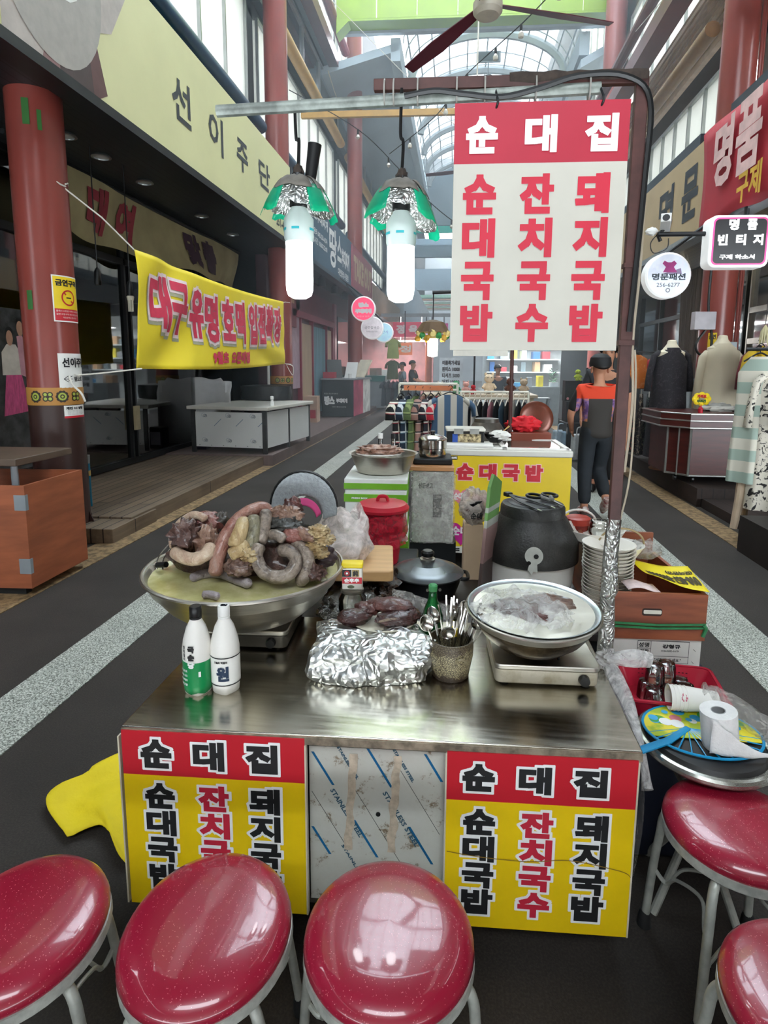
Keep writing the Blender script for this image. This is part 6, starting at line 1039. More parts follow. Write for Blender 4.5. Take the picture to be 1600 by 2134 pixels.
for x in (-.42, .42): part('caster', MB(TR(x, -.2, .06)).lathe([(.02, -.015), (.06, -.015), (.06, .015), (.02, .015)], 14, ax='X').box(-.02, .02, -.03, .03, .04, .065), BLACK, FZ)
t = thing('storage_box', 'black food box with a printed oyster photo label and white lid on the freezer', 'box', (.065, 6.22, .922)); part('body', MB().box(-.14, .14, -.1, .1, 0, .095), BLACK, t, bevel=.006); part('lid', MB().prism(rrect(-.15, .15, -.11, .11, .02), .095, .115), M('lid_offwhite', 'd8d5c9', .4), t, bevel=.005)
part('clip', MB().box(-.09, -.02, -.118, -.108, .075, .115), M('clip_grey', '9a9a94', .4), t); part('clip', MB().box(.03, .1, -.118, -.108, .075, .115), M('clip_grey', '9a9a94', .4), t); part('photo_label', MB().box(-.08, .115, -.1035, -.1, .01, .075, 0).box(-.1, -.06, -.104, -.1, .01, .075, 1), [M('photo_food', '6d5738', .4, 0, .6, 45, col2='d9c79a'), M('label_blue', '2b52a8', .4)], t)
solo('paper_sheets', MB(TR(.1, 5.92, .921, rz=R(-4))).box(-.2, .17, -.1, .1, 0, .012), PAPER, 'white printed sheets lying on the front of the freezer lid', 'paper'); t = thing('mixing_bowl', 'black bowl with a wooden spoon and crumpled white paper on the freezer', 'bowl', (.3, 6.25, .921)); part('bowl', MB().shell([(.04, 0), (.07, .03), (.09, .07)], .004, 28), BLACK, t)
part('paper', MB().blob((.03, -.03, .06), (.08, .06, .035), .35, 3, 6, 24, 16), PAPER, t, ang=50); part('wooden_spoon', MB().tube([(.02, 0, .05), (.07, -.02, .1), (.1, -.03, .13)], [.006, .008, .014], 8, flat=.5), M('spoon_wood', 'd8b06c', .5), t)
t = thing('cauldron', 'dull grey cauldron upturned behind the black food box', 'cauldron', (.25, 6.75, .85)); part('shell', MB().lathe([(.17, 0), (.17, .1), (.11, .19), (.105, .195), (.1, .225), (0, .228)], 36), M('cauldron_grey', '57524b', .4, .4, .25), t)
solo('dark_stand', MB().box(.05, .45, 6.55, 6.95, 0, .85), DARK, 'dark stand behind the freezer under the grey cauldron', 'stand')
t = thing('wooden_box', 'red-brown lacquered box with a metal pull behind the freezer', 'box', (.6, 6.75, .8)); part('box', MB().box(-.16, .16, -.13, .13, 0, .17), M('lacquer', '7d3b2a', .35, 0, .12, 3), t, bevel=.004); part('pull', MB().box(-.03, .03, -.14, -.13, .07, .09), M('brass_pull', 'b9a184', .35, .5), t, bevel=.004); part('band', MB().box(-.161, .161, -.131, -.13, .035, .045), M('band_tan', 'b98a68', .5), t)
solo('dark_stand', MB().box(.46, .76, 6.62, 6.88, 0, .8), DARK, 'dark stand under the red-brown lacquered box', 'stand'); solo('red_cloth', MB().blob((.56, 6.72, 1.03), (.13, .08, .065), .4, 3, 17, 34, 22), M('cloth_red', 'd8202c', .75, 0, .12, 6), 'bright red crumpled cloth heaped on the lacquered box', 'cloth', ang=70)
solo('round_lid', MB(TR(.67, 6.83, 1.08, rx=R(72), ry=R(20))).lathe([(0, .012), (.1, .012), (.135, .004), (.145, -.004), (.14, -.012), (0, -.006)], 44), M('copper_lid', '6d3a2a', .25, .3, .2), 'round copper-brown lid leaning behind the red cloth', 'lid')  # round lid leaning on its edge
# ---------------------------------------------------------------- right arcade
t = thing('shop_fascia', 'beige shop sign with two dark upright characters above the right arcade', 'sign', (2.95, 11.0, 3.2), sy=1)
part('board', MB().box(0, .14, -.5, 9.0, .02, 1.08), M('fascia_beige', 'b9a27c', .6, 0, .06, 2), t); part('bottom_rail', MB().box(-.02, .16, -8, 9.0, -.06, .02), STEELGREY, t)
FR = plane((-.002, 0, -3.2), (0, -1, 0), (0, 0, 1)); mb = MB()
text(mb, FR, '명', -1.95, 3.42, -1.15, 4.08, .03, .003); text(mb, FR, '문', -.7, 3.42, .05, 4.08, .03, .003); part('lettering', mb, M('lettering_navygrey', '2b3036', .5), t)
t = thing('cloth_fascia', 'red fabric sign with pale and yellow characters at the upper right', 'sign', (2.93, 8.0, 3.1), sy=1)
part('cloth', MB().sheet(lambda u, v: Vector((-.02 + .03 * math.sin(u * 14 + v * 4) * v, 2.65 - 5.5 * u, .03 + 1.14 * v - .03 * math.sin(u * 20) * (1 - v) + .02)), 40, 8), M('cloth_crimson', 'b02536', .65, 0, .06, 3), t, solid=.004)
FR2 = plane((-.06, 0, 0), (0, -1, 0), (0, 0, 1)); mb = MB(); text(mb, FR2, '명', -2.1, .42, -1.45, 1.12, .03, .004, 0); text(mb, FR2, '품', -1.35, .4, -.6, 1.14, .03, .004, 0); text(mb, FR2, '구제', -1.2, .1, -.5, .42, .012, .004, 1); part('lettering', mb, [M('lettering_rose', 'e2bcb8', .6), M('lettering_gold', 'd8ab3a', .6)], t)
# warm downlights in the right soffit
GLOWW2 = M('lamp_warm', 'fff0cf', .4, 0, .02, emit=22)
for i, (x, y, l) in enumerate(((3.9, 12.2, 'round warm ceiling lamp beside the round dress-shop sign'), (4.35, 12.6, 'round warm ceiling lamp below the square vintage sign'), (4.3, 10.4, 'round warm ceiling lamp at the right edge below the square sign'), (4.0, 15.5, 'round warm ceiling lamp deeper under the right soffit'), (4.0, 8.0, 'round warm ceiling lamp nearest on the right'))):
    t = thing('ceiling_lamp', l, 'lamp', (x, y, 3.1), group='warm lamps under the right soffit'); part('ring', MB().lathe([(.09, .06), (.11, .05), (.11, .03), (.09, .02)], 24), SILV, t); part('bulb', MB().lathe([(.085, .03), (.085, -.03), (.06, -.05), (0, -.055)], 20), GLOWW2, t)
# shop fronts: glass, frames, curtain
shopfront('window_40', 4.3, [8.2, 9.6, 11.0, 12.6], .2, 3.15, GLASSB, M('alu_bright', 'a49f97', .3, .8), rail=(1.9, 2.35)); shopfront('window_41', 4.3, [12.8, 14.3, 16.0, 18, 19.8], .2, 3.15, GLASSB, DARK, rail=(1.75, 2.5))
cu = MB(); cu.sheet(lambda u, v: Vector((3.5 + .05 * math.sin(u * 50), 12.9 + 1.0 * (u - .5) * (1 - .35 * v), 2.95 - 1.6 * v)), 60, 6); t = thing('curtain', 'grey-brown pleated curtain hanging behind the black dress', 'curtain', (3.5, 12.9, 1.3), sy=1); part('cloth', cu, M('curtain_taupe', '5e5148', .85, 0, .08), t, world=True, ang=180, solid=.004); part('rail', MB().rod((3.5, 12.2, 2.97), (3.5, 13.6, 2.97), .02).rod((3.5, 12.4, 2.97), (3.5, 12.4, 3.16), .012).rod((3.5, 13.4, 2.97), (3.5, 13.4, 3.16), .012), DARK, t, world=True)
# decks
solo('timber_deck', MB().box(2.62, 6.8, 8.85, 40, 0, .2), DECKR, 'dark timber deck under the red-brown counter on the right', 'deck', sy=1); solo('timber_deck', MB().box(2.66, 6.8, 6.75, 8.8, 0, .1), DECKR, 'low dark timber deck between the counter deck and the black plinth', 'deck', sy=1); solo('black_plinth', MB().box(2.34, 4.5, 3.5, 6.7, 0, .3), M('plinth_dark', '1f1715', .5, 0, .2), 'dark plinth at the right edge under the hanging dresses', 'plinth', sy=1)
# garments
random.seed(11)
def gmat(key, c, pat=None, c2='f0f0f0', c3=None, sc=18):
    if key in MATS: return MATS[key]
    if not pat: return M(key, c, .8, 0, .12, 8, .15, 120)
    s = N(key); s.set(Roughness=.8); A, B = lin(c) + (1,), lin(c2) + (1,)
    if pat == 'floral':
        n = s.noise(s.coord(), sc, 3, .6, 1.2); s.base(s.ramp(n, [(0, A), (.56, A), (.6, B), (.7, B), (.74, lin(c3 or c2) + (1,))]))
    else:
        def wv(axis, w, ph=0):
            q = s.new('SeparateXYZ'); s.ln(s.coord((sc,) * 3), q.inputs[0]); m1 = s.new('Math', operation='FRACT'); s.ln(q.outputs[axis], m1.inputs[0]); m2 = s.new('Math', operation='LESS_THAN'); m2.inputs[1].default_value = w; s.ln(m1.outputs[0], m2.inputs[0]); return m2.outputs[0]
        o = s.mix(wv(2, .5 if pat == 'band' else .22), A, B)
        if pat == 'plaid': o = s.mix(wv(0, .2), o, B); o = s.mix(wv(2, .07), o, lin(c3 or 'c03040') + (1,))
        if pat == 'vband': o = s.mix(wv(0, .5), A, B)
        s.base(o)
    return reg(s)
HANG = M('hanger_black', '1a1a1c', .5); HANGW = M('hanger_pale', 'd8d2c4', .5)
def garment(x, y, ztop, h, w, mat_, label, cat='garment', rz=0, sleeves=.35, flare=1.15, dep=.05, group=None, hang=True, name='garment', neck=True, legs=False, hcol=HANG):
    t = thing(name, label, cat, (x, y, ztop - h), rz, group); sd = random.random() * 9
    def body(u, v):
        a = 2 * pi * u; sh = min(1, .42 + v * 5) if neck else 1; ww = w / 2 * sh * (1 + (flare - 1) * v) * (1 if v < .12 else 1 - .06 * math.sin(pi * min(1, v * 1.3)))
        fold = .018 * math.sin(5 * a + sd) * v + .012 * math.sin(11 * a + sd * 2) * v
        return Vector((ww * math.cos(a), (dep * (.5 + .7 * v) + fold) * math.sin(a), h * (1 - v) - .03 * (1 - sh) * 0))
    mb = MB()
    if legs:
        for sx in (-1, 1): mb.tube([(sx * w * .2, 0, h), (sx * w * .24, 0, h * .8), (sx * w * .26, .01, h * .4), (sx * w * .25, 0, 0)], [w * .27, w * .26, w * .2, w * .19], 12, flat=.45)
    else: mb.sheet(body, 28, 16)
    part('cloth', mb, mat_, t, ang=180)
    if sleeves:
        for sx in (-1, 1): part('sleeve', MB().tube([(sx * w * .36, 0, h - .05), (sx * w * .52, .0, h - .1), (sx * w * .62, .01, h - sleeves * .6), (sx * w * .66, .0, h - sleeves)], [.05, .06, .06, .065], 10, flat=.6), mat_, t, ang=180)
    if hang: part('hanger', MB().tube(spline([(-w * .38, 0, h - .04), (-w * .1, 0, h + .02), (0, 0, h + .03), (w * .1, 0, h + .02), (w * .38, 0, h - .04)], 4), .007, 6).tube(spline([(0, 0, h + .03), (.0, 0, h + .06), (.025, 0, h + .085), (.0, 0, h + .11), (-.02, 0, h + .09)], 4), .004, 5), hcol, t)
    return t
def manneq(x, y, ztop, label, matn, stand=None):
    t = thing('dress_form', label, 'dress form', (x, y, .2)); z = ztop - .2; part('neck', MB().lathe([(.11, z - .12), (.06, z - .05), (.052, z - .01), (.04, z), (0, z + .005)], 24), matn, t)
    part('torso', MB().lathe([(0, z - .75), (.15, z - .75), (.17, z - .6), (.12, z - .42), (.16, z - .25), (.17, z - .15), (.11, z - .12)], 24, sy=.65), matn, t); part('pole', MB().rod((0, 0, .03), (0, 0, z - .74), .025, 12), stand or DARK, t); part('base', MB().lathe([(.17, 0), (.17, .02), (.04, .035)], 28), stand or DARK, t); return t
CREAMM = M('form_cream', 'd9cfb6', .7); PEACH = M('stand_wood', '8a5a3c', .45, 0, .15, 4)
manneq(2.68, 10.6, 1.85, 'cream dress form with a wooden base wearing the long black dress', CREAMM, PEACH); garment(2.68, 10.6, 1.755, 1.39, .40, gmat('black_leaf', '17141a', 'floral', '332b33', '40343e', 30), 'long black leaf-patterned dress on the wooden-based dress form', 'dress', 0, .55, 1.25, .24, hang=False)
manneq(3.2, 10.3, 1.9, 'cream dress form under the long cream coat', CREAMM); t = garment(3.2, 10.3, 1.8, .87, .40, M('coat_cream', 'c2b79f', .85, 0, .06, 4), 'long cream coat with hanging sleeves on the dress form by the red column', 'coat', 0, .0, 1.3, .25, hang=False)
for sx in (-1, 1): part('sleeve', MB().tube([(sx * .16, 0, .76), (sx * .21, 0, .7), (sx * .24, .0, .45), (sx * .27, -.02, .2)], [.05, .055, .05, .05], 10), MATS['coat_cream'], t, ang=180)
part('collar', MB().lathe([(.1, .78), (.085, .82), (.07, .86)], 20, sy=.8), MATS['coat_cream'], t)
garment(2.42, 11.5, 1.68, .46, .36, gmat('orange_floral', 'd0701c', 'floral', 'd98a4a', 'e8c9a0', 9), 'orange floral blouse on the rail left of the black dress', 'blouse', 0, 0, 1.1, .06); garment(2.85, 11.7, 1.68, .5, .36, M('blouse_red', '9c1626', .8, 0, .12), 'red blouse half hidden behind the black dress', 'blouse', 0, .3, 1.05, .05)
t = thing('clothes_rail', 'dark clothes rail with floral tops left of the black dress', 'rail', (2.55, 11.6, .2)); part('bar', MB().rod((-.45, 0, 1.02), (.35, 0, 1.02), .015, 8), DARK, t); part('upright', MB().rod((-.4, 0, 0), (-.4, 0, 1.5), .015, 8), DARK, t); part('upright', MB().rod((.3, 0, 0), (.3, 0, 1.5), .015, 8), DARK, t); part('bar', MB().rod((-.45, 0, 1.52), (.35, 0, 1.52), .015, 8), DARK, t)
for i, (c, c2, c3, q) in enumerate((('22242a', '7d4a48', 'c9b9a2', 'dark dress with rose print, first'), ('d8d2c8', '6a3a3a', '38403c', 'pale rose-print dress, second'), ('2a2f2c', 'a03c3c', '6f8a5c', 'black dress with red flowers, third'), ('3a3030', 'b7a58a', '7a4a5a', 'brown floral dress, fourth'), ('1c1c22', '4f6a58', 'b05a50', 'navy floral dress, last'))):
    garment(2.24 + i * .11, 11.55 + .02 * i, 1.14, .8 + .05 * (i % 2), .38, gmat('rail_floral_%d' % i, c, 'floral', c2, c3, 26), '%s on the rail under the orange blouse' % q, 'dress', R(70), .0, 1.1, .05, hcol=HANGW)
# red-brown counter with chamfered corner
CTR = M('counter_redbrown', '4a1c18', .35, 0, .2, 3, stretch=(1, 1, 8)); ALU = M('alu_trim', 'a9aba6', .3, .8, .1)
t = thing('shop_counter', 'dark red-brown shop counter with aluminium edges on castors', 'counter', (2.95, 9.55, .2), -.04, fy=-.3)
poly = [(-.33, -.3), (.62, -.3), (.62, .5), (-.5, .5), (-.5, -.08)]; up = [(-.37, -.36), (.66, -.36), (.66, .54), (-.6, .54), (-.6, -.1)]
part('cabinet', MB().prism(poly, .08, .64), CTR, t); part('upper_tray', MB().prism(up, .64, .8), CTR, t)
for z in (.64, .72, .795):
    for a, b in zip(up, up[1:] + up[:1]): part('edge_trim', MB().rod((a[0] * 1.005, a[1] * 1.005, z), (b[0] * 1.005, b[1] * 1.005, z), .009, 6), ALU, t)
for p in poly[:2] + poly[4:]: part('corner_trim', MB().rod((p[0], p[1], .08), (p[0], p[1], .64), .014, 6), ALU, t)
for a, b in zip(poly[:1] + poly[4:], poly[1:2] + poly[:1]): part('edge_trim', MB().rod((a[0], a[1], .09), (b[0], b[1], .09), .012, 6), ALU, t)
part('corner_trim', MB().rod((-.42, -.2, .08), (-.42, -.2, .64), .009, 6), ALU, t)
for x, y in ((-.4, -.1), (-.25, -.22), (.5, -.22)): part('caster', MB(TR(x, y, .035)).lathe([(.015, -.012), (.035, -.012), (.035, .012), (.015, .012)], 14, ax='X').box(-.015, .015, -.012, .012, .02, .05), BLACK, t)
mb = MB(); mb.blob((3.05, 9.75, 1.03), (.2, .12, .06), .4, 3, 90, 34, 20); solo('folded_clothes', mb, gmat('stripe_grey', '8d8b84', 'band', 'b9b6ad', sc=14), 'heap of grey striped clothes on the red-brown counter', 'clothes', ang=70); solo('folded_clothes', MB().blob((3.32, 9.8, 1.01), (.13, .1, .04), .4, 3, 92, 26, 16), M('cloth_bluegrey', '4a545f', .8), 'blue-grey folded cloth beside the striped heap', 'clothes', ang=70)
t = thing('price_tag', 'yellow cloud-shaped price tag on a red clip at the counter edge', 'tag', (2.72, 9.32, 1.0)); part('clip', MB().lathe([(.025, 0), (.028, .05), (.012, .07), (.008, .1)], 14), M('clip_red', 'b3192c', .35), t); mb = MB(); F = front(0, -.006, .16)
for q in range(8): flat(mb, F, circ(.07 * math.cos(q * pi / 4), .045 * math.sin(q * pi / 4), .035, 14), 1e-5 * q, 0)
text(mb, F, '가격표', -.05, .01, .05, .05, .003, .001, 2); text(mb, F, '무조건', -.05, -.04, .05, -.005, .003, .001, 1); part('tag_card', mb, [YELW, M('ink_green', '2f5a2c', .5), RED], t, solid=.003)
# right edge: jacket, dresses
garment(3.25, 9.2, 1.72, .55, .38, M('jacket_yellow', 'c2a018', .8, 0, .1), 'mustard yellow jacket hanging at the right edge', 'jacket', R(35), .5, 1.05, .08); garment(3.35, 9.5, 1.72, .5, .4, M('jacket_maroon', '6b1c2c', .8, 0, .1), 'maroon jacket behind the yellow one', 'jacket', R(30), .45, 1.05, .08)
t = thing('straw_tassel', 'pale straw tassel ornament hanging above the yellow jacket', 'ornament', (3.22, 9.0, 1.62)); part('cord', MB().rod((0, 0, .3), (0, 0, 1.4), .004, 5), BLACK, t)
for i in range(14): a = i * 2.4; part('straw', MB().tube([(0, 0, .34), (.03 * math.cos(a), .03 * math.sin(a), .26 + .01 * (i % 3)), (.045 * math.cos(a), .045 * math.sin(a), .12 + .015 * (i % 5))], [.004, .012, .004], 6), M('straw_pale', 'c9c19a', .8, 0, .1), t)
part('holder', MB().lathe([(.02, .0), (.03, .06), (.012, .12)], 10), M('jacket_yellow', 'c2a018', .8), t)
garment(2.52, 7.1, 1.6, 1.08, .30, gmat('mint_band', 'd0cbbc', 'band', '9aab9f', sc=5.2), 'white and mint banded dress hanging nearest at the right edge', 'dress', R(-35), .0, 1.15, .06); garment(2.66, 6.95, 1.5, 1.2, .32, gmat('floral_bw', 'd6cfc0', 'floral', '221f20', '2a2627', 17), 'cream dress with black flowers behind the mint banded one', 'dress', R(-30), .5, 1.2, .06); garment(2.80, 6.75, 1.42, 1.15, .32, gmat('speckle_black', '141416', 'floral', '55565a', '8d8d90', 80), 'black speckled dress at the lower right edge', 'dress', R(-30), .4, 1.2, .06); garment(2.77, 7.05, 1.3, .9, .22, M('cloth_blush', 'c7a893', .85), 'blush coloured trousers between the floral dresses', 'trousers', R(-30), 0, 1.0, .04, legs=True)
t = thing('garment_rack', 'black garment rack holding the dresses at the right edge', 'rack', (2.62, 6.9, .3), R(-32)); part('top_bar', MB().rod((-.25, 0, 1.36), (.9, 0, 1.36), .014, 8), DARK, t); part('upright', MB().rod((.1, .1, 0), (.1, .1, 1.36), .014, 8), DARK, t); part('foot', MB().rod((.1, -.25, .02), (.1, .35, .02), .018, 8), DARK, t); part('upright', MB().rod((.8, .1, 0), (.8, .1, 1.36), .014, 8), DARK, t)
for x, y, l in ((2.40, 7.3, 'left'), (2.52, 7.1, 'right')): pass
t = thing('wooden_leg_form', 'pale wooden legs of a display form below the floral dress', 'dress form', (2.5, 7.15, .1)); part('leg', MB().tube([(-.05, 0, 0), (-.02, 0, .25), (0, 0, .6)], [.03, .04, .05], 10), PEACH if 0 else M('leg_pale', 'c8b39a', .6), t); part('leg', MB().tube([(.08, .1, 0.05), (.07, .08, .3), (.06, .06, .6)], [.03, .04, .05], 10), M('leg_pale', 'c8b39a', .6), t)
# rows of shirts inside the shop behind the column
for i, c in enumerate(('7d1c26', '1d1a1c', '9a2130', '2a2224', 'b5202c', '1b1b1d', '6d2a3c')): garment(4.75, 10.0 + .22 * i, 2.05, .5, .36, M('rail_shirt_%s' % c, c, .8), '%s shirt on the inside rail behind the red column, %s from the right' % (('crimson', 'black', 'bright red', 'dark brown', 'scarlet', 'jet black', 'plum')[i], ('first', 'second', 'third', 'fourth', 'fifth', 'sixth', 'seventh')[i]), 'shirt', R(10), .3, 1.05, .05, group='shirts on the inside rail')
garment(4.6, 9.8, 2.95, .5, .4, gmat('shirt_multi', '6a5a58', 'floral', 'a89a90', '453a44', 22), 'greyish patterned shirt high inside the shop at the right', 'shirt', R(20), .3); garment(4.6, 10.6, 2.95, .5, .4, M('shirt_rose', 'a5203a', .8), 'rose-red shirt high inside the shop at the right', 'shirt', R(20), .3); garment(4.6, 11.1, 1.9, .7, .2, M('scarf_magenta', 'c31c86', .7), 'magenta scarf hanging inside the shop beside the column', 'scarf', R(10), 0, 1, .03); garment(4.6, 9.2, 2.0, .6, .4, M('shirt_pink', 'd79aa8', .8), 'pink blouse inside the shop at the far right', 'blouse', R(20), .3)
# projecting signs and camera
def dress_art(p, F, r):
    mb = MB(); flat(mb, F, [(-.06 * 1, .62 * r), (-.02, .55 * r), (.02, .55 * r), (.05, .62 * r), (.08, .5 * r), (.05, .35 * r), (.09, .12 * r), (-.07, .12 * r), (-.04, .35 * r), (-.08, .5 * r)], .006, 0); flat(mb, F, [(-.6 * r * .5, .05 * r), (.55 * r, .05 * r), (.5 * r, .3 * r)], .005, 1); ring(mb, F, 0, -.65 * r, .06 * r, .1 * r, .006, 2, 16); part('dress_emblem', mb, [M('emblem_pink', 'b8408a', .5), M('emblem_mauve', 'a08fae', .5), M('emblem_grey', '8a8a92', .5)], p)
round_sign(2.4, 10.0, 2.57, .262, 'round white dress-shop sign with a pink dress emblem', M('sign_silver', 'cfd6e2', .4, emit=.45), RIMW, (('명문패션', -.72, -.22, .72, .08, .012), ('256-6277', -.5, -.5, .5, -.33, .0)), M('lettering_slate', '2d3a42', .5), dress_art, arm=(.52, .66))
t = thing('square_sign', 'black square vintage-shop sign with a pink and white lit border', 'sign', (2.835, 9.0, 2.535)); part('case', MB(TR(rx=R(90))).prism(rrect(-.3, .3, 0, .52, .07, 6), -.09, .09), RIMW, t, bevel=.01); F = front(0, -.0905, 0); mb = MB(); flat(mb, F, rrect(-.272, .272, .025, .495, .055), .002, 0); flat(mb, F, rrect(-.255, .255, .04, .48, .045), .003, 1); p = part('face', mb, [M('border_pink', 'd8488f', .4, emit=.5), M('face_black', '1a181b', .3)], t)
mb = MB()
for c, a, b in (('명', -.12, .37), ('품', .06, .37), ('빈', -.22, .22), ('티', -.04, .22), ('지', .13, .22)): text(mb, F, c, a, b, a + .1, b + .11, .006, .005)
text(mb, F, '구제 하소서', -.19, .08, .16, .13, .003, .005); part('lettering', mb, M('letter_lit', 'f4f4f4', .4, emit=.6), p); part('bracket', MB().rod((-.78, .02, .36), (.1, .02, .36), .025, 8).rod((.1, .02, .36), (.1, .02, .63), .025, 8), DARK, t)
t = thing('security_camera', 'white security camera on the sign bracket above the round dress-shop sign', 'camera', (2.12, 9.0, 2.91)); part('body', MB(TR(0, 0, .08, rx=R(-12), rz=R(-20))).box(-.05, .05, -.16, .12, -.04, .05), WHITE, t, bevel=.008); part('lens', MB(TR(0, 0, .08, rx=R(-12), rz=R(-20))).lathe([(.035, -.163), (.035, -.155)], 16, ax='Y'), BLACK, t); part('mount', MB().tube([(0, .05, .04), (-.05, .05, -.02), (-.02, .05, -.08)], .02, 8), DARK, t); part('wire', MB().tube(spline([(-.05, .05, 0), (-.12, .05, -.1), (-.08, .05, -.2), (.05, .05, -.15), (.06, .05, -.05)], 5), .006, 6), BLACK, t); part('side_camera', MB().blob((-.12, .05, .02), (.06, .05, .04), .3, 3, 4, 16, 10), WHITE, t)

# ---------------------------------------------------------------- overhead: ceiling fans, light string
FANM = M('fan_maroon', '571a2a', .35, 0, .08)
def cfan(x, y, z, L, rz, label, rod=2):
    t = thing('ceiling_fan', label, 'fan', (x, y, z), rz); part('hub', MB().lathe([(0, -.09), (.1, -.085), (.13, -.05), (.13, .02), (.08, .05), (.03, .06)], 28), M('hub_cream', 'b8b0a0', .45), t); part('downrod', MB().rod((0, 0, .05), (0, 0, rod), .018, 8), M('hub_cream', 'b8b0a0', .45), t)
    for q in range(3):
        a = q * 2 * pi / 3; mb = MB(TR(rz=a, ry=.09)); mb.add([(.1, -.04, .0), (.1, .04, .02), (L * .6, .075, .03), (L, .06, .03), (L, -.05, -.0), (L * .6, -.075, -.01)] + [(.1, -.04, .008), (.1, .04, .028), (L * .6, .075, .038), (L, .06, .038), (L, -.05, .008), (L * .6, -.075, -.002)], [(5, 4, 3, 2, 1, 0), (6, 7, 8, 9, 10, 11)] + [(i, (i + 1) % 6, 6 + (i + 1) % 6, 6 + i) for i in range(6)]); part('blade', mb, FANM, t)
    return t
cfan(.19, 7.87, 4.68, 1.15, R(9), 'maroon three-bladed ceiling fan cut off by the top edge', 6); cfan(.3, 21, 6.3, 1.2, R(60), 'second maroon ceiling fan half hidden behind the menu sign', 5)
t = thing('light_string', 'dark cable of unlit globe bulbs looping across the upper opening', 'light string', (0, 14, 6.0)); PB_ = M('bulb_milky', 'd9d2c2', .2, trans=.3)
s1 = spline([(-1.3, 15.5, 5.5), (-.45, 14.5, 5.75), (-.05, 13.8, 6.0), (.4, 13.2, 6.15), (.75, 12.6, 6.2), (1.2, 12, 6.4)], 6); part('cable', MB().tube(s1, .008, 5), BLACK, t, world=True)
for i in range(3, len(s1), 5): p = s1[i]; part('bulb_socket', MB(TR(*p)).lathe([(.015, 0), (.02, -.04), (.02, -.09)], 10), BLACK, t, world=True); part('globe_bulb', MB(TR(*p)).lathe([(.02, -.09), (.04, -.13), (.035, -.17), (0, -.185)], 14), PB_, t, world=True)
t = thing('light_string', 'dark cable of unlit bulbs slanting down from the left columns behind the hanging bulbs', 'light string', (0, 14, 4.0)); s1 = spline([(-3.12, 15.1, 6.5), (-1.9, 15.5, 5.95), (-1.1, 16, 5.35), (-.5, 16.6, 4.9), (.2, 17, 4.5), (1.0, 17.8, 4.4), (2.2, 19.5, 4.6), (3.3, 20.9, 5.0)], 6); part('cable', MB().tube(s1, .009, 5), BLACK, t, world=True)
for i in range(2, len(s1), 4): p = s1[i]; part('bulb_socket', MB(TR(*p)).lathe([(.02, 0), (.024, -.1)], 8), BLACK, t, world=True); part('globe_bulb', MB(TR(*p)).lathe([(.024, -.1), (.04, -.14), (0, -.19)], 10), PB_, t, world=True)
t = thing('roof_vent', 'dark square vent in the vaulted roof with a small hanging lamp below', 'vent', (.7, 26.3, 10.72)); part('frame', MB().box(-.36, .36, -.03, .03, -.14, .16), STEELGREY, t); part('screen', MB().box(-.3, .3, -.04, -.03, -.11, .13), M('vent_dark', '33443f', .5), t); part('lamp_rod', MB().rod((0, 0, -.14), (0, 0, -.5), .02, 6), STEELGREY, t); part('lamp_dish', MB().lathe([(0, -.5), (.14, -.53), (.12, -.58), (0, -.62)], 16), STEELGREY, t)
for i, (a, b, l) in enumerate((((-3.3, 24, 8.2), (-1.9, 12, 5.6), 'thin pale wire slanting over the left upper windows'), ((-3.2, 15, 8.6), (2.6, 20, 4.4), 'thin wire crossing behind the left hanging bulb'), ((3.3, 18, 8.1), (2.0, 9, 5.2), 'thin pale wire slanting over the right upper windows'))): solo('thin_wire', MB().rod(a, b, .006, 5), CORD, l, 'wire', sy=1)

# ---------------------------------------------------------------- middle distance: clothes racks, toys, second stall lamp
def rack(x0, x1, y, z, label, zs):
    t = thing('clothes_rack', label, 'rack', ((x0 + x1) / 2, y, 0)); w = (x1 - x0) / 2; WH = M('rack_white', 'd8d5c6', .4)
    for zz in zs: part('rail', MB().rod((-w, 0, zz), (w, 0, zz), .016, 8), WH, t)
    for sx in (-w, w): part('post', MB().rod((sx, 0, .05), (sx, 0, z), .016, 8), WH, t); part('foot', MB().rod((sx, -.25, .04), (sx, .25, .04), .02, 8), WH, t)
    return t
t = rack(-.66, .0, 9.2, 1.31, 'white clothes rack of plaid tops behind the freezer', (1.31, 1.24)); part('orange_strip', MB().box(-.28, .28, -.02, -.005, 1.235, 1.29), M('strip_orange', 'c9764c', .5), t)
PL = (('plaid_black', '17181c', 'e2ddd0', 'b03040', 'black plaid shirt dress, first on the rack'), ('plaid_navy', '1c2a3c', 'cfd6da', '6a8a9a', 'navy plaid shirt dress, second on the rack'), ('plaid_green', '55663f', '8a9a62', '39402c', 'olive checked top, third on the rack'), ('plaid_rose', '9a7468', '2b2b30', 'd8c8b8', 'dusty rose plaid top, fourth on the rack'), ('plaid_dark', '20222a', 'd8d2c8', '8a2a38', 'dark tartan shirt dress, fifth on the rack'), ('plaid_red', 'c32a3c', 'd8c0b8', '2a2a2e', 'red striped top, sixth on the rack'))
for i, (k_, a, b, c, l) in enumerate(PL): garment(-.64 + i * .085, 9.15 + .01 * i, 1.17, .86, .34, gmat(k_, a, 'plaid', b, c, 9), l + ' behind the freezer', 'garment', R(62), .26, 1.05, .05)
garment(-.08, 9.05, 1.19, .62, .44, gmat('wide_stripe', '3f5a75', 'vband', 'b7b3a8', sc=7), 'wide blue and grey striped top with a navy band, facing the stall', 'garment', R(8), .24, 1.0, .07)
rack(.05, .86, 9.9, 1.2, 'second white rack of dark skirts and trousers behind the freezer', (1.2, 1.12))
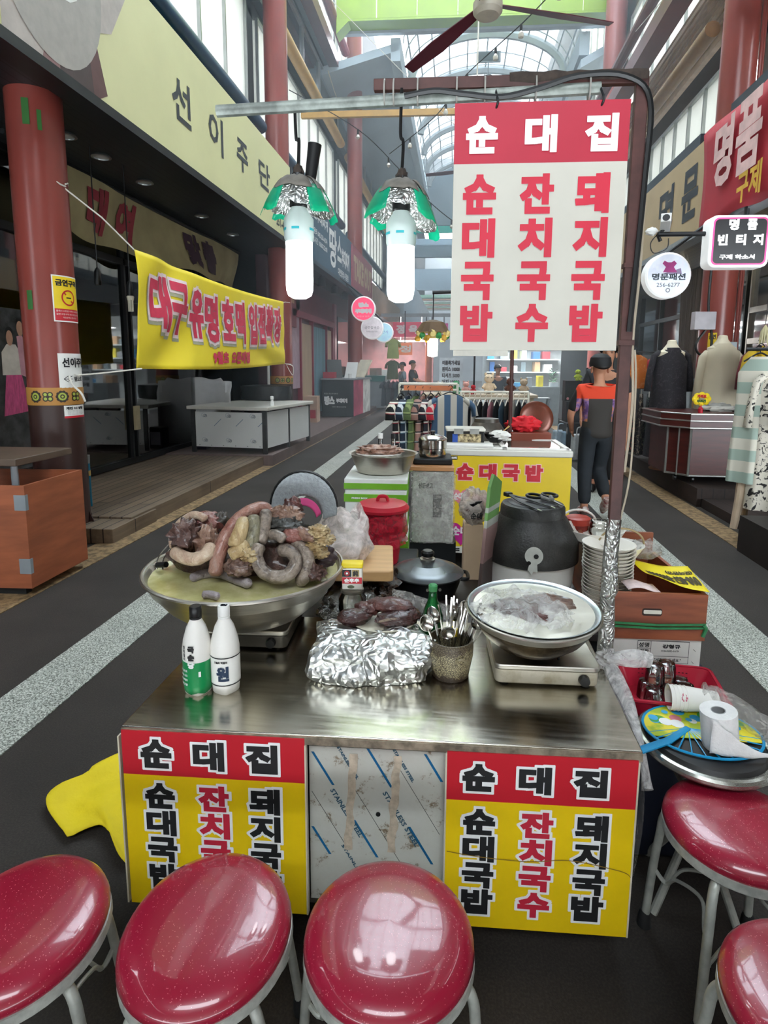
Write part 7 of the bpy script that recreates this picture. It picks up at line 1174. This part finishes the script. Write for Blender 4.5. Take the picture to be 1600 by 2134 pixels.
for i, (c, l) in enumerate((('14161d', 'black'), ('1a1c24', 'blue-black'), ('c8c4ba', 'cream'), ('16171d', 'jet'), ('1b1b22', 'charcoal'), ('a86f7a', 'dusty pink'), ('15171c', 'ink black'), ('3d5363', 'steel blue'), ('17181d', 'soot black'), ('c2beb4', 'pale grey'), ('14151b', 'deep black'), ('1d1e26', 'slate black'))): garment(.08 + i * .066, 9.85, 1.08, .72, .26, M('skirt_' + c, c, .8, 0, .15, 6, stretch=(6, 6, .4)), '%s skirt on the second rack, %s from the left' % (l, ('first', 'second', 'third', 'fourth', 'fifth', 'sixth', 'seventh', 'eighth', 'ninth', 'tenth', 'eleventh', 'twelfth')[i]), 'skirt', R(66), 0, 1.05, .03, group='skirts on the second white rack', hcol=HANGW)
solo('display_table', MB().box(-.5, 1.1, 11.2, 12.4, 1.08, 1.12).box(-.45, -.4, 11.25, 11.3, 0, 1.08).box(1.0, 1.05, 11.25, 11.3, 0, 1.08), M('table_pale', 'b9a88e', .5), 'pale display table of soft toys behind the clothes racks', 'table', sy=1)
def plush(x, y, z, s_, c, label, ears=True, c2=None):
    t = thing('soft_toy', label, 'soft toy', (x, y, z)); m_ = M('plush_' + c, c, .95, 0, .1, 20, .4, 90); m2 = M('plush_' + (c2 or c), c2 or c, .95)
    part('toy_body', MB().blob((0, 0, .42 * s_), (.36 * s_, .3 * s_, .42 * s_), .08, 2, x, 20, 14), m_, t); part('toy_head', MB().blob((0, -.05 * s_, 1.05 * s_), (.34 * s_, .3 * s_, .3 * s_), .05, 2, y, 20, 14), m2, t)
    for sx in (-1, 1):
        if ears: part('ear', MB().blob((sx * .24 * s_, 0, 1.34 * s_), (.1 * s_, .06 * s_, .12 * s_), 0, 1, 0, 12, 8), m2, t)
        part('arm', MB().tube([(sx * .26 * s_, -.05 * s_, .65 * s_), (sx * .45 * s_, -.2 * s_, .4 * s_)], [.11 * s_, .09 * s_], 10), m_, t); part('leg', MB().tube([(sx * .18 * s_, -.1 * s_, .15 * s_), (sx * .25 * s_, -.45 * s_, .12 * s_)], [.14 * s_, .13 * s_], 10), m_, t); part('eye', MB().blob((sx * .12 * s_, -.33 * s_, 1.1 * s_), .035 * s_, 0, 1, 0, 8, 6), BLACK, t)
    return t
plush(-.02, 11.5, 1.12, .14, '3f8f5a', 'green soft toy lying on the display table', False); plush(.12, 11.6, 1.12, .13, 'd8a49a', 'pink soft toy beside the green one', True); plush(.22, 11.4, 1.12, .1, 'b8202c', 'small red soft toy in front of the bear', False); plush(.45, 11.7, 1.12, .21, 'd8c2a4', 'cream teddy bear sitting on the display table'); plush(.75, 11.7, 1.12, .17, '5a3426', 'dark brown round soft toy right of the teddy bear', False); plush(.95, 11.8, 1.12, .16, 'b9a58c', 'beige soft toy at the right end of the display table'); plush(-.25, 11.7, 1.12, .12, 'e2ddd2', 'white soft toy at the left end of the display table')
t = thing('second_stall_frame', 'thin brown post and arm of the next stall behind the freezer', 'frame', (.44, 6.7, 0)); part('post', MB().tube([(.02, 0, 0), (.0, 0, 1.1), (-.005, 0, 2.13)], .016, 8), BROWNP, t); part('arm', MB().tube([(-.005, 0, 2.12), (-.66, 0, 2.1)], .016, 8), BLACK, t)
t = thing('stall_lamp', 'lit bulb under a brown fringed shade of the next stall, left of the menu sign', 'lamp', (-.21, 6.7, 1.58)); part('lamp_tube', MB().lathe([(0, 0), (.04, .01), (.042, .14), (.035, .15)], 20), M('lamp_tube_small', 'fff7e2', .3, emit=22), t); part('housing', MB().lathe([(.04, .15), (.042, .2), (.02, .23)], 20), M('housing_tan', 'b09a72', .4), t); part('shade', MB().lathe([(.03, .3), (.09, .28), (.14, .2), (.135, .2), (.085, .27), (.03, .29)], 28, wob=.15), M('shade_brown', '6a543c', .7, 0, .2), t)
for i in range(16): a = i * pi / 8; part('paper_flower', MB().blob((.12 * math.cos(a), .12 * math.sin(a), .19 - .02 * (i % 3)), .026, .4, 4, i, 8, 6), (M('flower_cream', 'd8c27a', .6), M('leaf_green', '2f8a48', .6), M('flower_gold', 'c99a3a', .6))[i % 3], t)
part('cord', MB().rod((0, 0, .29), (0, 0, .53), .006, 6), BLACK, t)
t = thing('small_sign', 'small pale sign board behind the bottom edge of the menu sign', 'sign', (.18, 6.66, 1.59)); part('board', MB().box(-.22, .22, -.008, .008, 0, .5), M('sign_offwhite', 'd3cfc3', .45), t); part('lettering', text(MB(), front(0, -.009, 0), '국밥', -.15, .1, .15, .3, .01, .001), REDT, t); part('hook', MB().rod((0, 0, .5), (0, 0, .53), .004), DARK, t)

# ---------------------------------------------------------------- far shops
t = thing('butcher_sign', 'pinkish red sign with white characters across the far left shop', 'sign', (-1.7, 30.5, 2.6)); part('board', MB().box(-.75, .75, -.08, .08, 0, .55), M('far_red', 'b0304e', .5, emit=.5), t); part('lettering', text(MB(), front(0, -.081, 0), '정 육 점', -.62, .12, .62, .45, .02, .003), WHITET, t); part('bracket', MB().rod((-.5, 0, .55), (-.5, 0, .75), .02).rod((.5, 0, .55), (.5, 0, .75), .02), DARK, t)
t = thing('menu_placard', 'white standing menu placard with lines of dark writing in the far middle', 'placard', (-.15, 17.5, .0)); part('board', MB().box(-.25, .25, -.02, .02, .85, 1.7), M('placard_white', 'd6e2e6', .5), t); mb = MB(); lined(mb, front(0, -.021, 0), ['여름특가세일', '원피스 10000', '티셔츠 5000', '바지 10000', '블라우스'], -.19, 1.0, .19, 1.64, .004, .001); part('lettering', mb, BLACKT, t); part('stand', MB().rod((0, 0, 0), (0, 0, .86), .02), DARK, t)
def frame_(x, y, z, w, h, face, txt, label, lm=WHITET, cat='sign', em=None, rz=0, up_=None):
    up_ = up_ or 3.36 - z
    t = thing('lit_sign' if em else 'shop_sign', label, cat, (x, y, z), rz); part('case', MB().box(-w / 2, w / 2, -.06, .06, 0, h), face, t)
    if txt: part('lettering', text(MB(), front(0, -.061, 0), txt, -w * .42, h * .2, w * .42, h * .8, .01, .002), lm, t)
    part('bracket', MB().rod((0, 0, h), (0, 0, up_ or h + .5), .02, 6), DARK, t); return t
frame_(.32, 16, 1.72, .8, .28, M('far_pink', 'd0487e', .4, emit=.7), '고려당', 'pink lit sign just below the left corner of the menu sign', em=1, up_=-1.72); frame_(-1.0, 30.4, 2.3, .5, .5, M('far_violet', 'b9a8d8', .4, emit=.8), '약국', 'small violet lit sign right of the butcher sign', M('ink_violet', '5a3a8a', .5), em=1); frame_(-.05, 30.4, 2.35, .35, .9, M('far_white', 'f1eef0', .4, emit=.8), '한복', 'tall white lit sign near the left edge of the menu sign', REDT, em=1); frame_(-.55, 30.4, 2.5, .3, .6, M('far_magenta', 'a8407c', .4, emit=.5), '의상', 'narrow magenta sign behind the next stall lamp', em=1); frame_(-1.8, 27.5, 1.9, .5, .4, M('far_orange', 'd0754a', .4, emit=.5), '정', 'small orange sign inside the butcher shop', em=1)
solo('far_shop_lights', MB().box(-2.6, -1.0, 31, 31.1, 2.45, 2.5).rod((-2.2, 31.05, 2.5), (-2.2, 31.05, 3.4), .01).rod((-1.4, 31.05, 2.5), (-1.4, 31.05, 3.4), .01), M('tube_far', 'fff6ee', .4, emit=25), 'long fluorescent tube in the far butcher shop', 'lamp')
solo('butcher_shopfront', MB().box(-4.2, -1.0, 33, 33.2, 0, 3.3), M('far_rose', 'c98a8a', .6, 0, .25, 2), 'rosy lit back wall of the far butcher shop', 'wall', sy=1); solo('orange_pillar', MB().rod((-1.05, 29, 0), (-1.05, 29, 2.5), .12, 16), M('pillar_orange', 'c06a48', .5), 'orange pillar beside the far persons', 'column')
area('butcher_light', (-2.2, 30, 2.4), 1.6, 110, (1, .9, .9))
# hung clothes and racks at the far left
for i, (x, y, z, c, l) in enumerate(((-2.0, 25, 2.35, '8f9a58', 'olive shirt hanging at the far left shop edge'), (-2.05, 25.5, 1.7, '5f6a4a', 'green trousers hanging below the olive shirt'))): garment(x, y, z, .6, .34, M('far_' + c, c, .8), l, 'garment', R(20), .25)
for i in range(9): garment(-2.25 + .13 * i, 24.8 + .1 * (i % 3), 1.05, .75, .34, M('fardark_%d' % (i % 4), ('1c2430', '2a2c34', '3a2030', '20303a')[i % 4], .8), '%s garment on the far rack left of the standing persons, %s from the left' % (('navy', 'charcoal', 'plum', 'teal')[i % 4], ('first', 'second', 'third', 'fourth', 'fifth', 'sixth', 'seventh', 'eighth', 'ninth')[i]), 'garment', R(70), .2, 1.05, .05, group='dark garments on the far rack')
# bright stall on the far right: shelves, boxes, machines
SHW = M('shelf_white', 'cfd8da', .4, 0, .06)
t = thing('market_shelf', 'brightly lit white shelf stall in the far middle right', 'shelf', (2.0, 21, 0), sy=1); part('counter', MB().box(-1.1, .6, 0, .8, .0, 1.0), M('shelf_grey', '7d8688', .4, .2, .15), t); part('back_wall', MB().box(-1.3, .9, 2.4, 2.5, 0, 3.0), SHW, t)
for z in (1.35, 1.7, 2.1): part('shelf_board', MB().box(-1.2, .8, 1.8, 2.4, z, z + .03), SHW, t)
t = thing('tube_lamp', 'white tube lamp over the bright shelf stall', 'lamp', (2.0, 22.0, 2.45)); part('tube', MB(TR(rz=0)).rod((-.8, 0, 0), (.8, 0, 0), .025, 8), M('tube_far', 'fff6ee', .4, emit=25), t); part('wire', MB().rod((0, 0, 0), (0, 0, .7), .006), BLACK, t)
area('stall_light', (1.9, 21.5, 2.6), 1.4, 130, (.92, .98, 1))
random.seed(21); bc = ('c9a27a', 'd8dde0', '4a9ccf', '8d9498', 'e2d23a', 'b9c4c8', '2d5f9a', 'c43a44', 'efefe8', '6a7a80'); bn = ('tan', 'white-grey', 'sky blue', 'steel grey', 'yellow', 'pale grey', 'deep blue', 'red', 'cream', 'slate')
k_ = 0
for z in (1.0, 1.38, 1.73, 2.13):
    for j in range(6):
        x = .95 + j * .3 + random.uniform(-.05, .05); w = random.uniform(.12, .26); h = random.uniform(.1, .28); y = 21.3 if z == 1.0 else 23.0; i = k_ % 10; k_ += 1
        solo('goods_box', MB(TR(x, y, z + .005, rz=random.uniform(-.2, .2))).box(-w / 2, w / 2, -.12, .12, 0, h), M('goods_' + bc[i], bc[i], .5, 0, .15), '%s box on the %s of the bright stall, %s from the left' % (bn[i], {1.0: 'counter', 1.38: 'low shelf', 1.73: 'middle shelf', 2.13: 'top shelf'}[z], ('first', 'second', 'third', 'fourth', 'fifth', 'sixth')[j]), 'box', 'goods on the bright stall', bevel=.005)
t = thing('potted_plant', 'small leafy plant at the right end of the bright stall counter', 'plant', (2.45, 21.3, 1.0)); part('pot', MB().lathe([(.06, 0), (.09, .12), (.08, .12)], 16), WHITE, t); mb = MB()
for i in range(40): a = i * 2.4; r = .05 + .1 * random.random(); z = .12 + .35 * random.random(); p = Vector((r * math.cos(a), r * math.sin(a), z)); d = Vector((math.cos(a), math.sin(a), .5)) * .05; e_ = Vector((-d.y, d.x, 0)) * .4; mb.add([p - d, p + e_, p + d, p - e_], [(0, 1, 2, 3)])
part('leaves', mb, M('leaf_dark', '2f6a3c', .6, 0, .2), t)
# toys and bags in front of the right shops
plush(1.93, 14.2, .95, .17, 'd0848a', 'pink rabbit doll hanging in the toy display'); plush(1.95, 14.2, .62, .15, 'd8959a', 'second pink doll below the rabbit'); plush(2.15, 13.6, 1.0, .19, '9cbf32', 'lime green soft toy with a red collar', False, 'd8c8a8'); plush(2.3, 13.5, .72, .2, '3a62a8', 'blue-trousered soft toy with a lime jacket', False, 'a8c83a'); plush(2.1, 13.2, .6, .22, 'e2e2de', 'big white shaggy soft toy in the toy display'); plush(2.35, 13.8, 1.2, .16, 'c02a5c', 'magenta hooded doll on top of the toy display', False, 'd8a88a'); plush(2.05, 14.15, 1.28, .14, 'a8b83a', 'olive frog-like toy at the top left of the display', False); solo('toy_pole', MB().rod((2.0, 12.0, 0), (2.0, 12.0, 1.42), .02, 8), DARK, 'thin dark pole holding up the tan spotted toy', 'pole'); plush(2.0, 12.0, 1.42, .16, 'c9a87a', 'tan spotted toy beside the walking man', True)
t = thing('toy_display', 'wire stand carrying the soft toys on the right', 'stand', (2.2, 13.9, 0)); part('frame', MB().box(-.4, .4, -.3, .3, .0, .58).box(-.35, .35, .0, .3, .58, .93).box(-.35, .35, .15, .35, .93, 1.28), DARK, t); part('post', MB().rod((0, .15, 0), (0, .15, 1.5), .02), DARK, t)
for i, (x, y, c, l) in enumerate(((1.75, 13.9, '9fb0bb', 'pale blue'), (1.86, 13.6, '6f8696', 'denim blue'), (1.95, 13.1, 'a9abac', 'light grey'), (2.06, 12.8, '8d9092', 'mid grey'))):
    t = thing('tote_bag', '%s tote bag standing on the ground below the toys' % l, 'bag', (x, y, .02), .3); part('bag', MB().box(-.1, .1, -.06, .06, 0, .42), M('tote_' + c, c, .7, 0, .15, 14), t, bevel=.025); part('strap', MB().tube(spline([(-.06, -.06, .38), (-.05, -.06, .52), (.05, -.06, .52), (.06, -.06, .38)], 4), .01, 6), WHITE if i % 2 else M('tote_' + c, c, .7), t)
mb = MB(); mb.blob((2.3, 12.3, .14), (.14, .1, .14), .3, 3, 6, 20, 14); solo('red_bag', mb, M('bag_redyellow', 'b3302a', .6, 0, .4, 12, col2='d0a83a'), 'red and yellow bag low beside the walking man', 'bag', ang=70)
solo('metal_trolley', MB().box(-.2, .2, -.15, .15, .05, .08).box(-.2, .2, -.15, .15, .5, .53).box(-.2, .2, -.15, .15, .85, .88).box(-.2, -.17, -.15, -.12, 0, .9).box(.17, .2, -.15, -.12, 0, .9).box(-.2, -.17, .12, .15, 0, .9).box(.17, .2, .12, .15, 0, .9) if 0 else MB(TR(1.55, 16, 0)).box(-.25, .25, -.15, .15, .05, .08).box(-.25, .25, -.15, .15, .5, .53).box(-.25, .25, -.15, .15, .88, .91).box(-.25, -.22, -.15, -.12, 0, .9).box(.22, .25, -.15, -.12, 0, .9).box(-.25, -.22, .12, .15, 0, .9).box(.22, .25, .12, .15, 0, .9), STEELGREY, 'grey metal trolley of red fruit nets right of the skirts', 'trolley')
for i in range(5): solo('fruit_net', MB().blob((1.38 + .09 * (i % 3), 15.85, .6 + .14 * (i // 3)), (.055, .05, .075), .25, 4, i, 14, 10), M('net_red', 'b33a38', .6, 0, .3, 20), 'red net of fruit on the grey trolley, %s' % ('far left', 'left middle', 'right', 'upper left', 'upper middle')[i], 'fruit', 'red fruit nets on the trolley')

# ---------------------------------------------------------------- people
SKIN = M('skin', 'b98468', .5, 0, .06, 12, spec=.3); HAIR = M('hair_black', '15120f', .5, 0, .2, 40)
def skinned(nodes, edges, root, sub=2):
    names = list(nodes); me = bpy.data.meshes.new('sk'); me.from_pydata([nodes[n][:3] for n in names], [(names.index(a), names.index(b)) for a, b in edges], []); o = bpy.data.objects.new('sk', me); COL.objects.link(o)
    sk = o.modifiers.new('s', 'SKIN'); sk.use_smooth_shade = True; o.modifiers.new('u', 'SUBSURF').levels = sub
    for i, n in enumerate(names):
        v = me.skin_vertices[0].data[i]; r = nodes[n][3]; v.radius = r if isinstance(r, tuple) else (r, r); v.use_root = n == root
    r = bpy.data.meshes.new_from_object(o.evaluated_get(bpy.context.evaluated_depsgraph_get())); bpy.data.objects.remove(o); mb = MB(); mb.add([v.co.copy() for v in r.vertices], [list(p.vertices) for p in r.polygons]); bpy.data.meshes.remove(r); return mb
def person(x, y, rz, J, label, shirt, trousers, shoes=None, hair=HAIR, cap=None, face=False, sleeve=True, s_=1.0, fy=0):
    """J: joint positions in metres, figure faces -Y"""
    t = thing('person', label, 'person', (x, y, 0), rz); t.scale = (s_,) * 3
    n = {'pel': J['pel'] + ((.13, .10),), 'waist': J['waist'] + ((.12, .09),), 'chest': J['chest'] + ((.15, .10),), 'neckb': J['neckb'] + (.055,), 'neck': J['neck'] + (.052,), 'jaw': J['jaw'] + ((.066, .075),), 'head': J['head'] + ((.078, .092),), 'top': J['top'] + (.06,)}
    ed = [('pel', 'waist'), ('waist', 'chest'), ('chest', 'neckb'), ('neckb', 'neck'), ('neck', 'jaw'), ('jaw', 'head'), ('head', 'top')]
    for q in 'LR':
        n.update({'sh' + q: J['sh' + q] + (.058,), 'el' + q: J['el' + q] + (.042,), 'wr' + q: J['wr' + q] + (.028,), 'pa' + q: J['pa' + q] + ((.034, .018),), 'hip' + q: J['hip' + q] + (.085,), 'kn' + q: J['kn' + q] + (.058,), 'an' + q: J['an' + q] + (.042,), 'to' + q: J['to' + q] + (.035,)})
        ed += [('chest', 'sh' + q), ('sh' + q, 'el' + q), ('el' + q, 'wr' + q), ('wr' + q, 'pa' + q), ('pel', 'hip' + q), ('hip' + q, 'kn' + q), ('kn' + q, 'an' + q), ('an' + q, 'to' + q)]
        pa = Vector(J['pa' + q]); d = (pa - Vector(J['wr' + q])).normalized(); sd = d.cross(Vector((1 if q == 'L' else -1, 0, 0))).normalized()
        for k, (off, L_) in enumerate(((-.024, .06), (-.008, .072), (.008, .068), (.023, .052))):
            a = pa + sd * off + d * .03; b = a + d * L_ * .55; c = b + d * L_ * .4 + Vector((-.012 if q == 'L' else .012, 0, 0)); n.update({'f%d' % k + q: tuple(a) + (.010,), 'g%d' % k + q: tuple(b) + (.009,), 'h%d' % k + q: tuple(c) + (.007,)}); ed += [('pa' + q, 'f%d' % k + q), ('f%d' % k + q, 'g%d' % k + q), ('g%d' % k + q, 'h%d' % k + q)]
        a = pa - d * .02 - sd * .032; b = a + d * .035 - sd * .015; n.update({'t0' + q: tuple(a) + (.011,), 't1' + q: tuple(b) + (.008,)}); ed += [('pa' + q, 't0' + q), ('t0' + q, 't1' + q)]
    part('body', skinned(n, ed, 'pel'), SKIN, t, ang=180)
    L = lambda a, b, f: tuple(Vector(J[a]).lerp(Vector(J[b]), f)); up = 1.0
    sn = {'hem': (J['pel'][0], J['pel'][1], J['pel'][2] - .1) + ((.18, .14),), 'hem2': J['pel'] + ((.175, .135),), 'w': J['waist'] + ((.155, .115),), 'c': J['chest'] + ((.185, .125),), 'nb': L('chest', 'neckb', .75) + ((.10, .075),)}; se = [('hem', 'hem2'), ('hem2', 'w'), ('w', 'c'), ('c', 'nb')]
    for q in 'LR': sn.update({'s' + q: J['sh' + q] + (.078,), 'e' + q: L('sh' + q, 'el' + q, .9 if sleeve else .55) + (.066,)}); se += [('c', 's' + q), ('s' + q, 'e' + q)]
    part('shirt', skinned(sn, se, 'c'), shirt, t, ang=180)
    tn = {'p': L('pel', 'waist', .75) + ((.155, .118),), 'pp': J['pel'] + ((.16, .122),)}; te = [('p', 'pp')]
    for q in 'LR': tn.update({'h' + q: J['hip' + q] + (.105,), 'k' + q: J['kn' + q] + (.082,), 'a' + q: L('kn' + q, 'an' + q, .93) + (.068,)}); te += [('pp', 'h' + q), ('h' + q, 'k' + q), ('k' + q, 'a' + q)]
    part('trousers', skinned(tn, te, 'pp'), trousers, t, ang=180)
    for q in 'LR': a, b = Vector(J['an' + q]), Vector(J['to' + q]); h_ = (a - b) * .45; part('shoe', MB().tube([a + Vector((0, 0, -.02)) + h_, a + Vector((0, 0, -.035)), a.lerp(b, .5) + Vector((0, 0, -.02)), b + Vector((0, 0, -.005)), b + (b - a).normalized() * .06 + Vector((0, 0, -.01))], [.035, .05, .05, .045, .02], 10), shoes or BLACK, t)
    hd = Vector(J['head']); tp = Vector(J['top']); f_ = Vector((0, -1, 0))
    def hr(u, v): a = 2 * pi * u; th = .08 + v * (1.35 + .55 * max(0, math.sin(a))); return hd + Vector((.098 * math.sin(th) * math.cos(a), .015 + .112 * math.sin(th) * math.sin(a), .03 + .105 * math.cos(th)))
    part('hair', MB().sheet(hr, 24, 10), hair, t, ang=180, solid=.008)
    if cap: part('cap', MB().lathe([(.108, .0), (.112, .03), (.1, .09), (.06, .125), (0, .135)], 28, tuple(hd + Vector((0, .01, .02))), sy=1.12), cap, t); part('cap_brim', MB().sheet(lambda u, v: hd + Vector((.085 * (2 * u - 1) * (1 - .3 * v), -.1 - .09 * v, .03 - .02 * (2 * u - 1) ** 2)), 8, 4), cap, t, solid=.006)
    part('nose', MB().blob(tuple(hd + Vector((0, -.092, -.025))), (.013, .018, .02), 0, 1, 0, 10, 8), SKIN, t)
    for sx in (-1, 1): part('eye', MB().blob(tuple(hd + Vector((sx * .032, -.083, .005))), (.012, .006, .005), 0, 1, 0, 10, 6), BLACK, t); part('ear', MB().blob(tuple(hd + Vector((sx * .084, .01, -.02))), (.012, .02, .032), 0, 1, 0, 10, 8), SKIN, t); part('eyebrow', MB().blob(tuple(hd + Vector((sx * .032, -.086, .026))), (.018, .005, .004), 0, 1, 0, 8, 6), HAIR, t)
    part('mouth', MB().blob(tuple(hd + Vector((0, -.082, -.062))), (.022, .006, .005), 0, 1, 0, 10, 6), M('lip', '8a4f45', .5), t)
    return t
BASEJ = dict(pel=(0, 0, .92), waist=(0, 0, 1.06), chest=(0, 0, 1.27), neckb=(0, .01, 1.40), neck=(0, 0, 1.46), jaw=(0, -.025, 1.525), head=(0, -.005, 1.575), top=(0, .0, 1.63), shL=(.18, 0, 1.35), shR=(-.18, 0, 1.35), elL=(.24, .01, 1.09), elR=(-.24, .01, 1.09), wrL=(.25, -.05, .86), wrR=(-.25, -.05, .86), paL=(.25, -.07, .79), paR=(-.25, -.07, .79), hipL=(.085, 0, .86), hipR=(-.085, 0, .86), knL=(.09, -.01, .48), knR=(-.09, -.01, .48), anL=(.095, .02, .09), anR=(-.095, .02, .09), toL=(.1, -.11, .045), toR=(-.1, -.11, .045))
def shirt_two():
    s = N('shirt_two_tone'); v = s.coord(); q = s.new('SeparateXYZ'); s.ln(v, q.inputs[0]); k = s.ramp(q.outputs[2], [(0, (0, 0, 0, 1)), (.5, (0, 0, 0, 1))]); m1 = s.new('Math', operation='GREATER_THAN'); m1.inputs[1].default_value = 1.26; s.ln(q.outputs[2], m1.inputs[0])
    ab = s.new('Math', operation='ABSOLUTE'); s.ln(q.outputs[0], ab.inputs[0]); d1 = s.new('Math', operation='GREATER_THAN'); d1.inputs[1].default_value = .12; s.ln(ab.outputs[0], d1.inputs[0]); d2 = s.new('Math', operation='GREATER_THAN'); d2.inputs[1].default_value = 1.02; s.ln(q.outputs[2], d2.inputs[0]); d3 = s.new('Math', operation='MULTIPLY'); s.ln(d1.outputs[0], d3.inputs[0]); s.ln(d2.outputs[0], d3.inputs[1])
    fl = s.ramp(s.noise(v, 14, 4, .6, 1), [(.35, lin('5a3a70') + (1,)), (.5, lin('8a6a9a') + (1,)), (.6, lin('c07a50') + (1,))]); o = s.mix(d3.outputs[0], lin('34302c') + (1,), fl); o = s.mix(m1.outputs[0], o, lin('d8401f') + (1,)); s5 = s.new('Math', operation='GREATER_THAN'); s5.inputs[1].default_value = .235; s.ln(ab.outputs[0], s5.inputs[0]); o = s.mix(s5.outputs[0], o, lin('1a1a1b') + (1,)); s.base(o); s.set(Roughness=.8); return reg(s)
JEAN = M('jeans_dark', '1a2026', .8, 0, .3, 5, .2, 200)
J = dict(BASEJ); J.update(elL=(.27, -.04, 1.08), wrL=(.22, -.17, .93), paL=(.2, -.22, .89), elR=(-.26, .05, 1.09), wrR=(-.3, .0, .85), paR=(-.31, -.02, .78), knL=(.1, -.0, .48), anL=(.1, .06, .09), toL=(.1, -.07, .045), knR=(-.08, -.13, .49), anR=(-.1, .14, .2), toR=(-.1, .07, .1))
J = {k_: (-v[0], v[1], v[2]) if 0 else v for k_, v in J.items()}
person(1.40, 8.2, R(180), J, 'person walking away in a black cap, orange-topped dark shirt and dark jeans', shirt_two(), JEAN, M('sneaker_red', '8a2a2c', .5, 0, .3, 20, col2='c9c2b8'), cap=M('cap_black', '0f1013', .7), s_=.95)
person(1.78, 9.9, R(-15), BASEJ, 'person in dark clothes facing us behind the man in the cap', M('shirt_charcoal', '2a2a2e', .8), M('trouser_black', '141416', .8), s_=1.06)
J2 = dict(BASEJ); J2.update(elR=(-.22, -.12, 1.1), wrR=(-.1, -.28, 1.05), paR=(-.05, -.33, 1.04), elL=(.22, -.1, 1.1), wrL=(.12, -.28, 1.05), paL=(.07, -.33, 1.04))
person(-1.4, 25.2, R(75), J2, 'person in a black dress standing at the far left shop', M('dress_black', '111114', .8), M('trouser_black', '141416', .8)); person(-1.75, 25.6, R(-70), BASEJ, 'person in a grey top beside the black dress wearer far left', M('top_grey', '7f8a90', .8), M('trouser_grey', '4a4f55', .8), s_=.97); person(.95, 19.5, R(10), BASEJ, 'person in a dark top behind the skirts in the far middle', M('top_navy', '232c3a', .8), M('trouser_black', '141416', .8), s_=.92)
